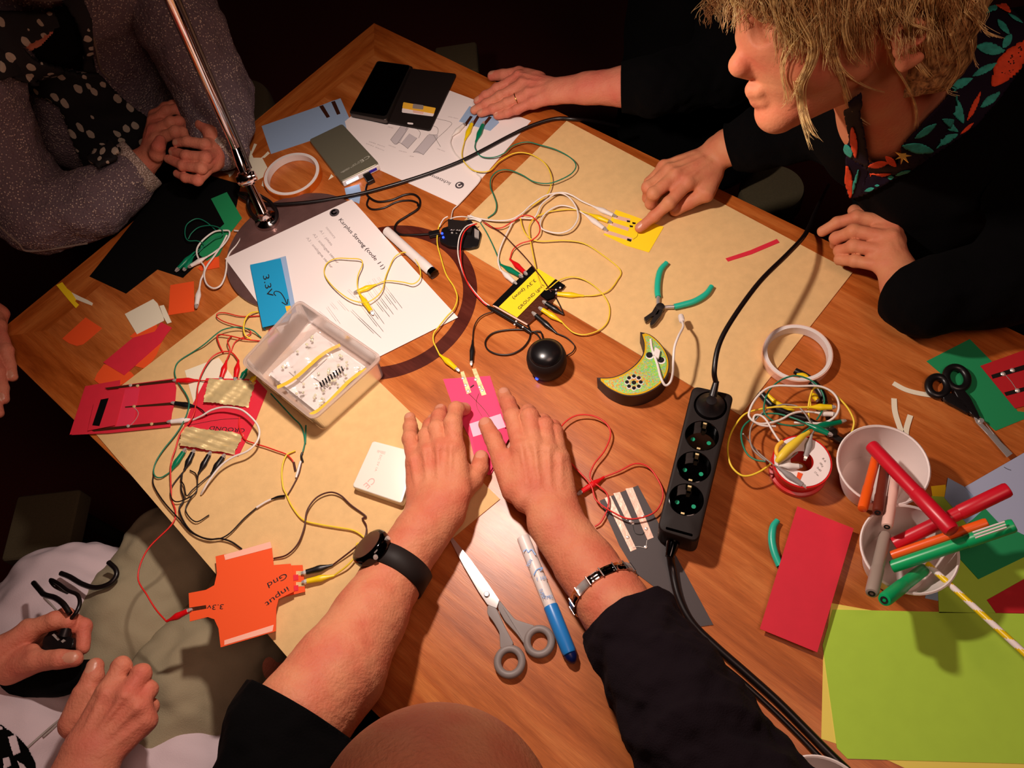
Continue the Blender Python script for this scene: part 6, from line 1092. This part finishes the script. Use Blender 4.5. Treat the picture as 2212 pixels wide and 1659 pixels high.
for a in ((1930, 100, 110, 60, .2), (1990, 95, 60, 40, -.4), (2050, 210, 110, 40, .9), (1970, 335, 180, 70, .1), (2070, 290, 90, 45, -1.0), (1930, 465, 190, 52, -.55), (1770, 560, 180, 60, -.35), (1755, 700, 190, 70, 1.1), (1695, 790, 170, 55, .55), (1680, 885, 190, 55, -.4), (1490, 915, 190, 65, .25), (1530, 810, 150, 50, -.6), (1960, 650, 150, 45, -.6), (1410, 1065, 90, 26, -.3), (1355, 1110, 40, 30, 0), (1225, 1185, 60, 26, -.3), (1270, 1160, 30, 14, 0), (2120, 160, 100, 22, .6)): leaf(*a, 'teal_p')
for a in ((2080, 430, 370, 150, -.95), (2040, 70, 160, 60, .8), (1860, 690, 190, 36, -1.1), (1820, 815, 110, 24, -.7), (1270, 1010, 120, 40, -.2), (1280, 1080, 140, 26, -.2), (1340, 990, 90, 40, .8)): leaf(*a, 'orange_p')
for a in ((1130, 870, 220, 40, 1.45), (1090, 1130, 230, 50, 1.4)): leaf(*a, 'orange_p')
for a in ((1100, 930, 90, 50, 1.2), (1130, 1130, 180, 22, 1.7)): leaf(*a, 'teal_p')
for i in range(26): x, y = 2030 + rng.uniform(0, 140), 0; u_ = rng.uniform(-1, 1); v_ = rng.uniform(-1, 1); leaf(2100 + u_ * 22 - v_ * 62 * -.0 + v_ * 58, 420 + u_ * 28 - v_ * 84, 11, 9, 0, 'hole', 'printed_dot')
pd = onto(tr3, 4, 1405, 950, .009)
if pd is not None:
    V = [pd + (rt_ * math.cos(a) - dn_ * math.sin(a)) * (.009 if i % 2 == 0 else .003) for i, a in enumerate(np.linspace(0, 2 * math.pi, 15)[:-1])]; dt = mk('pendant', V, [list(range(14))], mat('gold_pendant', (240, 180, 80), .3, .9)); md = dt.modifiers.new('t', 'SOLIDIFY'); md.thickness = .001; tag(dt, 'tiny gold star pendant on the floral collar', 'pendant')
# hair
def hairmat(nm, c0, c1):
    m = mat(nm, c0, .5, spec=.5); nt = m.node_tree; b = nt.nodes['Principled BSDF']; L = nt.links.new; g = nt.nodes.new('ShaderNodeNewGeometry'); mp = nt.nodes.new('ShaderNodeMapping'); mr = nt.nodes.new('ShaderNodeMapping')
    mr.inputs['Rotation'].default_value = Matrix((HF, HU, HS)).to_euler(); mp.inputs['Scale'].default_value = (150, 20, 150); n = nt.nodes.new('ShaderNodeTexNoise'); n.inputs['Scale'].default_value = 2.2; n.inputs['Detail'].default_value = 5
    r = nt.nodes.new('ShaderNodeValToRGB'); f = lambda v: tuple((x / 255) ** 2.2 for x in v) + (1,); r.color_ramp.elements[0].position = .35; r.color_ramp.elements[1].position = .65; r.color_ramp.elements[0].color = f(c0); r.color_ramp.elements[1].color = f(c1)
    bp = nt.nodes.new('ShaderNodeBump'); bp.inputs['Strength'].default_value = .9; bp.inputs['Distance'].default_value = .004
    L(g.outputs['Position'], mr.inputs[0]); L(mr.outputs[0], mp.inputs[0]); L(mp.outputs[0], n.inputs['Vector']); L(n.outputs['Fac'], r.inputs[0]); L(r.outputs[0], b.inputs['Base Color']); L(n.outputs['Fac'], bp.inputs['Height']); L(bp.outputs[0], b.inputs['Normal']); return m
M_['hair'] = hairmat('blonde_hair', (104, 64, 34), (206, 158, 100)); M_['hairs'] = mat('blonde_strands', (240, 194, 130), .36, var=.35, vscale=160); M_['hairs2'] = mat('dark_blonde_strands', (184, 134, 82), .42, var=.3, vscale=160)
cap = [E3((-32, 20, 0), (20, 26, 0), 89, 83), E3((60, 46, -28), (64, 44, 30), 42, 40), E3((-60, -20, 0), (-60, -60, 0), 66, 50), E3((-50, -25, 40), (-66, -70, 22), 42, 34), E3((-70, 80, 0), (-40, 100, 0), 46, 46)]
fc_ = Field(cap, .0024)
for p in cap: fc_.add(fc_.D, p, .02)
fc_.sub(fc_.D, E3((14, -50, 60), (80, -60, 60), 48, 60), .006); fc_.sub(fc_.D, E3((70, -60, 0), (120, -60, 0), 75, 75), .006); fc_.sub(fc_.D, E3((-8, -24, 80), (-8, -24, 120), 27, 27), .006)
cq = fc_.mesh(noise=[(.0022, 110, 1), (.0012, 260, 2)]); hair = mk('hair', cq[0], cq[1], M_['hair'], p3, True)
th = bvh(cq, hq)
def strand_pts(k, pts, off):
    d_last = .66; out = []
    for x, y in pts:
        p = onto(th, k, x, y, off)
        if p is not None and (p - EYE).length < 1.0: d_last = (p - EYE).length
        else: p = onto(th, k, x, y, off, d_last) if p is None else EYE + (p - EYE).normalized() * d_last
        out.append(p)
    return out
def locks(nm, sets, m, seed=1, ln=None):
    r_ = np.random.default_rng(seed); V = []; Fc = []
    for k, pts, n_, spr, off in sets:
        base = strand_pts(k, pts, off); sp0 = spline(base, 4)
        for i in range(n_):
            o0 = r_.normal(size=2) * spr; o1 = r_.normal(size=2) * spr * 1.3; cut_ = r_.uniform(.72, 1.0) if n_ > 2 else 1; N = max(3, int(len(sp0) * cut_)); q = []
            for j in range(N): t = j / (len(sp0) - 1); o_ = o0 * (1 - t) + o1 * t + np.array([math.sin(t * 7 + i), math.cos(t * 6 + i * 2)]) * spr * .35; q.append(sp0[j] + rt_ * float(o_[0]) + dn_ * float(o_[1]) * .5 - fwdv * abs(float(o_[1])) * .5)
            rs = [.00032 * (1 - .55 * j / N) for j in range(N)]; v, f = tube_data(q, rs, 4); b0 = len(V); V += v; Fc += [[a + b0 for a in ff] for ff in f]
    return mk(nm, V, Fc, M_[m], p3, True)
S = [([(600, -60), (640, 120), (690, 250), (715, 400)], 26, .0034), ([(690, -60), (730, 150), (745, 300), (705, 440)], 24, .003), ([(860, -60), (860, 100), (845, 250), (810, 380), (770, 480), (735, 580), (700, 645)], 34, .0022), ([(700, -40), (790, 120), (850, 260), (830, 400), (775, 520), (770, 640), (800, 780), (840, 860), (890, 912)], 46, .0024),
     ([(940, -50), (965, 120), (965, 300), (995, 440), (1050, 610), (1120, 720), (1240, 805)], 22, .0018), ([(1270, 40), (1300, 220), (1350, 390), (1430, 530), (1480, 650), (1490, 760), (1475, 860)], 14, .0014),
     ([(990, 380), (1060, 470), (1180, 545), (1330, 585)], 10, .0012), ([(1350, 200), (1460, 340), (1580, 470), (1690, 590)], 14, .0016), ([(1800, 60), (1880, 160), (1960, 220), (2060, 265)], 10, .0018), ([(1830, 250), (1850, 380), (1900, 450)], 6, .0012),
     ([(900, 60), (700, 300), (660, 450), (690, 620), (640, 700)], 10, .0022), ([(740, 500), (760, 700), (800, 880), (840, 980)], 6, .0018), ([(560, -60), (640, 80), (760, 200), (860, 330)], 20, .003), ([(1040, -50), (1040, 150), (1080, 330), (1150, 420)], 16, .0022),
     ([(1500, -60), (1440, 120), (1560, 180), (1640, 230)], 12, .002), ([(1180, -60), (1120, 60), (1000, 180), (930, 330), (1000, 520)], 18, .0022), ([(1700, 200), (1760, 420), (1700, 560), (1800, 620)], 8, .002), ([(860, -40), (900, 160), (920, 320), (900, 470)], 16, .003)]
locks('hair_strands', [(4, p_, n_, s_, .003) for p_, n_, s_ in S], 'hairs', 3)['kind'] = 'stuff'
r_ = np.random.default_rng(5); S2 = []
for i in range(230):
    x0 = r_.uniform(180, 1880); x = x0; y = -60; pts = []; dr = (1000 - x0) / 1000 * -.25; L = r_.uniform(250, 520) if 600 < x0 < 1750 else r_.uniform(120, 300)
    for j in range(6): pts.append((x + r_.normal() * 10, y)); y += L / 5; x += dr * L / 5 + r_.normal() * 14
    S2.append((4, pts, 5, .0024, .0022))
locks('hair_strands', S2[:110], 'hairs2', 6)['kind'] = 'stuff'; locks('hair_strands', S2[110:], 'hairs', 7)['kind'] = 'stuff'
# ---- woman in the grey cardigan
p1 = thing('person', 'person in a speckled grey cardigan and spotted scarf with clasped hands', 'person', (-.75, 1.35, 0))
hF, nF = hand([(P(22, 470, 1060, 66), .0235), (P(22, 250, 1250, 58), .027), (W(220, 430, 52), .033)], P(22, 500, 980, 68),
              [chain(22, (620, 760, 80), (900, 640, 90), (1010, 640, 84), (1060, 720, 76)), chain(22, (570, 620, 84), (830, 490, 92), (960, 470, 88), (1040, 520, 78)),
               chain(22, (560, 470, 84), (760, 300, 90), (900, 270, 86), (1040, 350, 78)), chain(22, (570, 370, 80), (740, 240, 84), (860, 200, 82), (1000, 260, 76))],
              chain(22, (560, 920, 72), (600, 1000, 84), (620, 880, 96), (650, 780, 98)), s=.93, tend=.3, nail=False)
hG, nG = hand([(P(22, 1640, 960, 52), .0235), (P(22, 1790, 760, 52), .028), (W(485, 270, 58), .034)], P(22, 1590, 980, 54),
              [chain(22, (1500, 820, 74), (1380, 850, 92), (1100, 800, 98), (920, 820, 96)), chain(22, (1530, 960, 72), (1380, 1060, 90), (1080, 1030, 94), (860, 960, 90)),
               chain(22, (1520, 1080, 68), (1320, 1230, 84), (1020, 1190, 86), (780, 1080, 82)), chain(22, (1490, 1190, 62), (1260, 1430, 72), (1060, 1390, 74), (920, 1320, 72))],
              chain(22, (1540, 860, 70), (1470, 650, 88), (1330, 520, 92), (1285, 410, 92)), s=.93, tend=.3)
t1 = [(W(120, -160, 270), W(180, 200, 10), .09, .10), (W(180, 200, 10), W(120, 250, -200), .10, .12), (W(-60, 20, 260), W(300, -130, 260), .05, .05), (W(60, -170, 330), W(20, -260, 440), .048, .048), (W(0, -330, 520), W(20, -320, 560), .08, .08),
      (W(300, -120, 260), W(395, 60, 170), .045, .04), (W(395, 60, 170), W(462, 205, 76), .04, .036), (W(462, 205, 76), W(485, 270, 58), .036, .034), (W(-90, 110, 250), W(-10, 320, 134), .045, .042), (W(-10, 320, 134), W(80, 462, 60), .042, .038), (W(80, 462, 60), W(220, 430, 52), .038, .033)]
tb1 = blob(t1, .006, .03); skinmesh('body', join([hF, hG, tb1]), M_['skin2'], p1, nG)
hc1 = W(10, -325, 545); hq1 = blob([(hc1 + Vector((-.02, .02, .02)), hc1 + Vector((-.03, .02, -.08)), .092, .07)], .005, .02, [(.003, 90, 1)]); mk('hair', hq1[0], hq1[1], mat('dark_hair', (60, 40, 30), .6, bump=.8, bscale=300), p1, True)
cT = blob([(W(130, -150, 290), W(190, 190, 50), .135, .14), (W(190, 190, 50), W(130, 250, -200), .14, .175), (W(-50, 40, 280), W(290, -120, 280), .085, .085)], .004, .04, [(.004, 30, 1), (.0015, 90, 2)])
sR = sleeve([(W(300, -120, 280), .068), (W(395, 60, 180), .060), (W(462, 205, 80), .058), (W(478, 272, 62), .047), (P(22, 1700, 880, 54), .036)], vs=.003, wr=.0035)
sL = sleeve([(W(-90, 110, 270), .07), (W(-10, 320, 140), .060), (W(80, 462, 64), .058), (W(200, 440, 56), .050), (P(22, 330, 1190, 60), .040)], vs=.003, wr=.0035)
sL = openend(sL, P(22, 260, 1230, 60), P(22, 400, 1100, 62) - P(22, 100, 1350, 58))
cloth('cardigan_body', cT, M_['cardigan'], p1); cloth('cardigan_sleeve', sR, M_['cardigan'], p1); cloth('cardigan_sleeve', sL, M_['cardigan'], p1)
a, b = P(22, 175, 1290, 60), P(22, 330, 1170, 62); ax = (b - a).normalized(); lathe('cuff', [(.0395, 0), (.0415, .001), (.0405, .022), (.038, .0235), (.0365, .022), (.037, .001)], M_['cuff'], a, b, parent=p1, seg=48, closed='loop')
a, b = P(22, 1720, 840, 56), P(22, 1600, 960, 56); lathe('cuff', [(.030, 0), (.032, .001), (.0315, .02), (.029, .021)], M_['cuff'], a, b, parent=p1, seg=40, closed=False)
tr1 = bvh(cT, sR, sL)
def spotmat():
    m = mat('spotted_scarf', (14, 11, 14), .8); nt = m.node_tree; b = nt.nodes['Principled BSDF']; L = nt.links.new; g = nt.nodes.new('ShaderNodeNewGeometry'); mp = nt.nodes.new('ShaderNodeMapping'); mp.inputs['Rotation'].default_value = (.2, .4, .5); mp.inputs['Scale'].default_value = (80, 50, 50)
    v = nt.nodes.new('ShaderNodeTexVoronoi'); v.inputs['Scale'].default_value = 1; v.inputs['Randomness'].default_value = .75; r = nt.nodes.new('ShaderNodeValToRGB'); r.color_ramp.interpolation = 'CONSTANT'; r.color_ramp.elements[0].color = (.52, .44, .34, 1); r.color_ramp.elements[1].position = .3; r.color_ramp.elements[1].color = (.004, .003, .004, 1)
    n = nt.nodes.new('ShaderNodeTexNoise'); n.inputs['Scale'].default_value = 1.6; mx = nt.nodes.new('ShaderNodeMix'); mx.data_type = 'VECTOR'; mx.inputs[0].default_value = .25
    L(g.outputs['Position'], mp.inputs[0]); L(mp.outputs[0], n.inputs['Vector']); L(mp.outputs[0], mx.inputs[4]); L(n.outputs['Color'], mx.inputs[5]); L(mx.outputs[1], v.inputs['Vector']); L(v.outputs['Distance'], r.inputs[0]); L(r.outputs[0], b.inputs['Base Color']); return m
M_['scarf'] = spotmat()
drape('inner_top', tr1, 1, [(100, 120), (500, 0), (560, 200), (610, 430), (500, 440), (250, 380), (180, 290)], .004, M_['cloth_k'], p1, 20)
drape('neckline_skin', tr1, 1, [(140, 265), (260, 190), (352, 140), (330, 200), (260, 270), (190, 302)], .0075, M_['skin2'], p1, 12)
drape('scarf', tr1, 1, [(-60, 60), (120, 60), (340, 60), (370, 140), (280, 190), (140, 270), (200, 330), (480, 430), (620, 440), (760, 600), (925, 735), (900, 900), (800, 960), (760, 1050), (640, 1110), (560, 1060), (480, 890), (400, 660), (330, 600), (-60, 470)], .013, M_['scarf'], p1, 18, .006)
drape('scarf', tr1, 1, [(350, -60), (520, -60), (560, 100), (570, 330), (610, 430), (520, 430), (500, 250), (460, 100)], .011, M_['scarf'], p1, 18, .005)
M_['fray'] = mat('frayed_edge', (140, 122, 110), .95, bump=.8, bscale=900)
for pts in ([(540, 40), (600, 260), (640, 430), (700, 500)], [(0, 1440), (120, 1550), (200, 1600), (290, 1640), (400, 1620), (560, 1550)]):
    q = [onto(tr1, 1, x, y, .002) for x, y in pts]; q = [x for x in q if x is not None and (x - EYE).length < 1.5]
    if len(q) > 2: tube('frayed_edge', q, .0016, M_['fray'], p1, 6)
# ---- seated person at the near left, hands round a small black plug
p5 = thing('person', 'seated person in white printed shirt and beige trousers holding a black plug', 'person', (-.55, .05, 0))
hH, nH = hand([(P(23, -60, 640, 14), .030), (P(23, -400, 760, 10), .036), (P(23, -900, 900, 20), .044)], P(23, -20, 620, 16),
              [chain(23, (270, 350, 22), (520, 265, 22), (640, 275, 18), (690, 330, 10)), chain(23, (260, 400, 10), (620, 230, 6), (790, 320, 4), (785, 520, 4)),
               chain(23, (250, 470, -4), (560, 330, -12), (740, 480, -14), (720, 640, -12)), chain(23, (240, 560, -14), (480, 480, -26), (640, 640, -26), (600, 760, -24))],
              chain(23, (90, 740, 16), (330, 650, 24), (560, 630, 24), (705, 625, 22)), s=1.05, tend=.2)
hI, nI = hand([(P(23, 850, 1560, 40), .031), (P(23, 720, 1950, 40), .036), (P(23, 600, 2500, 50), .045)], P(23, 870, 1500, 40),
              [chain(23, (1010, 950, 44), (1150, 700, 38), (1130, 700, 8), (1060, 830, -6)), chain(23, (1190, 990, 44), (1335, 770, 36), (1320, 780, 6), (1240, 900, -8)),
               chain(23, (1310, 1090, 38), (1400, 920, 26), (1390, 930, 0), (1320, 1020, -12)), chain(23, (1380, 1220, 28), (1420, 1080, 14), (1400, 1080, -8), (1340, 1150, -16))],
              chain(23, (700, 1240, 26), (800, 970, 30), (880, 800, 30), (900, 700, 30)), s=1.07, tend=1.2)
t5 = [(W(-330, 1900, 20), W(40, 1640, -170), .12, .12), (W(40, 1640, -170), W(200, 1700, -220), .12, .10), (W(230, 1560, -170), W(375, 1230, -160), .07, .062), (W(300, 1680, -170), W(560, 1340, -160), .078, .068), (W(375, 1230, -160), W(410, 1150, -600), .05, .04), (W(560, 1340, -160), W(560, 1250, -600), .05, .04)]
tb5 = blob(t5, .006, .03); skinmesh('body', join([hH, hI, tb5]), M_['skin2'], p5, nH + nI)
tee = blob([(W(-330, 1900, 30), W(40, 1640, -150), .15, .16), (W(40, 1640, -150), W(90, 1460, -200), .16, .12), (W(90, 1640, -190), W(400, 1730, -190), .15, .12), (W(60, 1500, -190), W(165, 1350, -175), .14, .115)], .004, .05, [(.006, 32, 1), (.0025, 80, 2)])
tro = [blob([(W(215, 1540, -170), W(300, 1350, -155), .088, .082), (W(300, 1350, -155), W(390, 1200, -165), .082, .074), (W(390, 1200, -165), W(410, 1120, -620), .07, .05)], .004, .03, [(.005, 45, 3), (.002, 110, 1)]),
       blob([(W(300, 1700, -170), W(420, 1490, -155), .094, .084), (W(420, 1490, -155), W(560, 1330, -165), .084, .076), (W(560, 1330, -165), W(600, 1240, -620), .07, .05)], .004, .03, [(.005, 45, 5), (.002, 110, 2)])]
cloth('trousers', join(tro), M_['pants'], p5); cloth('shirt', tee, M_['tee'], p5); tr5 = bvh(tee, *tro)
drape('printed_emblem', tr5, 23, [(-60, 1220), (60, 1310), (180, 1400), (260, 1490), (320, 1620), (330, 1750), (-60, 1750)], .003, M_['cloth_k'], p5, 16, .0005)
for q in ([(60, 1385), (130, 1365), (172, 1520), (105, 1555)], [(0, 1590), (60, 1570), (75, 1659), (10, 1690)], [(135, 1600), (200, 1640), (240, 1700), (160, 1690)], [(-40, 1270), (15, 1300), (10, 1325), (-40, 1320)]): drape('printed_emblem', tr5, 23, q, .0042, M_['tee'], p5, 10, .0004)
for pts in ([(620, 1160), (480, 1270), (330, 1400), (240, 1480)], [(600, 1200), (480, 1300), (400, 1370)], [(420, 50), (480, 110), (550, 190)]):
    q = [onto(tr5, 23, x, y, .0015) for x, y in pts]; q = [x for x in q if x is not None]
    if len(q) > 2: tube('drawstring', q, .0012, M_['w_grey'], p5, 6)
dv = thing('black_plug', 'small black plug with metal contacts held by the seated person', 'plug', P(23, 560, 470, 6))
plate('plug_body', rpoly([P(23, 400, 440, 16), P(23, 480, 350, 16), P(23, 700, 430, 16), P(23, 680, 530, 16), P(23, 390, 550, 16)], .004), .02, M_['blackp'], dv, .002)
plate('metal_contact', [P(23, 490, 400, 17), P(23, 510, 388, 17), P(23, 565, 440, 17), P(23, 545, 455, 17)], .001, M_['nickel'], dv); plate('metal_contact', [P(23, 575, 460, 17), P(23, 600, 440, 17), P(23, 620, 455, 17), P(23, 590, 475, 17)], .001, M_['nickel'], dv)
tube('strain_relief', [P(23, 610, 400, 14), P(23, 640, 310, 18), P(23, 665, 250, 22)], [.008, .006, .003], M_['blackp'], dv, 10)
tube('cord', [P(23, x, y, z) for x, y, z in ((660, 260, 22), (720, 190, 26), (755, 100, 24), (730, 20, 20), (640, -20, 18), (560, -80, 10), (480, -120, 0), (520, -60, 0), (640, 0, -20))], .0024, M_['cord'], dv, 8)
tube('cord', [P(23, x, y, z) for x, y, z in ((660, 200, 30), (600, 110, 30), (520, 50, 20), (420, 20, 10), (380, -20, 0), (320, -90, -20))], .0034, M_['cord'], dv, 8)
tag(tube('black_cable', [P(9, x, y, z) for x, y, z in ((590, 540, -60), (630, 580, -60), (630, 620, -60), (590, 660, -60), (520, 678, -60), (450, 660, -60), (380, 620, -60), (330, 600, -60))], .0034, M_['cord'], None, 8), 'black cable curling over the beige trousers', 'cable')
hz_ = [P(23, x, y, z) for x, y, z in ((780, 640, -6), (760, 740, -8), (600, 830, -10), (350, 840, -12), (100, 900, -14), (-100, 960, -14))]; tube('dark_sock', hz_, [.012, .017, .018, .018, .016], M_['cloth_k'], dv, 12)
# ---- hand resting at the left edge
p6 = thing('person', 'person whose fingertips rest on the table at the left edge of the photo', 'person', (-.95, .75, 0))
hJ, nJ = hand([(P(24, -420, -60, 34), .027), (P(24, -800, -300, 50), .033)], P(24, -380, -20, 32),
              [chain(24, (-30, 330, 26), (65, 610, 20), (105, 780, 12), (140, 900, 9)), chain(24, (-130, 480, 28), (-20, 850, 20), (20, 1030, 13), (42, 1150, 9)),
               chain(24, (-240, 560, 28), (-120, 960, 20), (-50, 1160, 13), (-15, 1310, 9)), chain(24, (-340, 600, 26), (-280, 900, 18), (-230, 1080, 12), (-200, 1180, 9))],
              chain(24, (-150, 120, 26), (0, 200, 16), (-20, 330, 10), (-60, 440, 9)), s=1.02, tend=.6)
skinmesh('body', hJ, M_['skin2'], p6, nJ)
cloth('sleeve', sleeve([(P(24, -560, -140, 42), .042), (P(24, -900, -400, 60), .055), (P(24, -1500, -700, 150), .07)], vs=.004), M_['cloth_k'], p6)
# ---- seats glimpsed beyond the table
def stool(label, px, py, r, z=-290, sq=False):
    c = W(px, py, z); t = thing('stool', label, 'stool', (c.x, c.y, 0))
    if sq: box('seat', c - UP * .04, Vector((1, -.15, 0)), Vector((.15, 1, 0)), r * 2, r * 2, .04, M_['floorpale'], t, .008)
    else: lathe('seat', [(r * .9, -.05), (r, -.04), (r, -.008), (r * .96, 0), (.001, .002)], M_['floorpale'], c, parent=t, seg=48)
    for i in range(4):
        a = math.pi / 4 + i * math.pi / 2; tube('leg', [c + Vector((math.cos(a) * r * .7, math.sin(a) * r * .7, -.045)), Vector((c.x + math.cos(a) * r * .85, c.y + math.sin(a) * r * .85, 0))], .013, M_['steel_d'], t, 10, raw=True)
stool('round olive stool beside the person in the grey cardigan', 505, 225, .085); stool('square olive stool beyond the far table edge', 985, 125, .05, -330, True)
stool('olive stool glimpsed between the pointing arm and the table', 1668, 405, .06, -300); stool('olive stool in the dark at the lower left', 88, 1132, .06, -330, True)
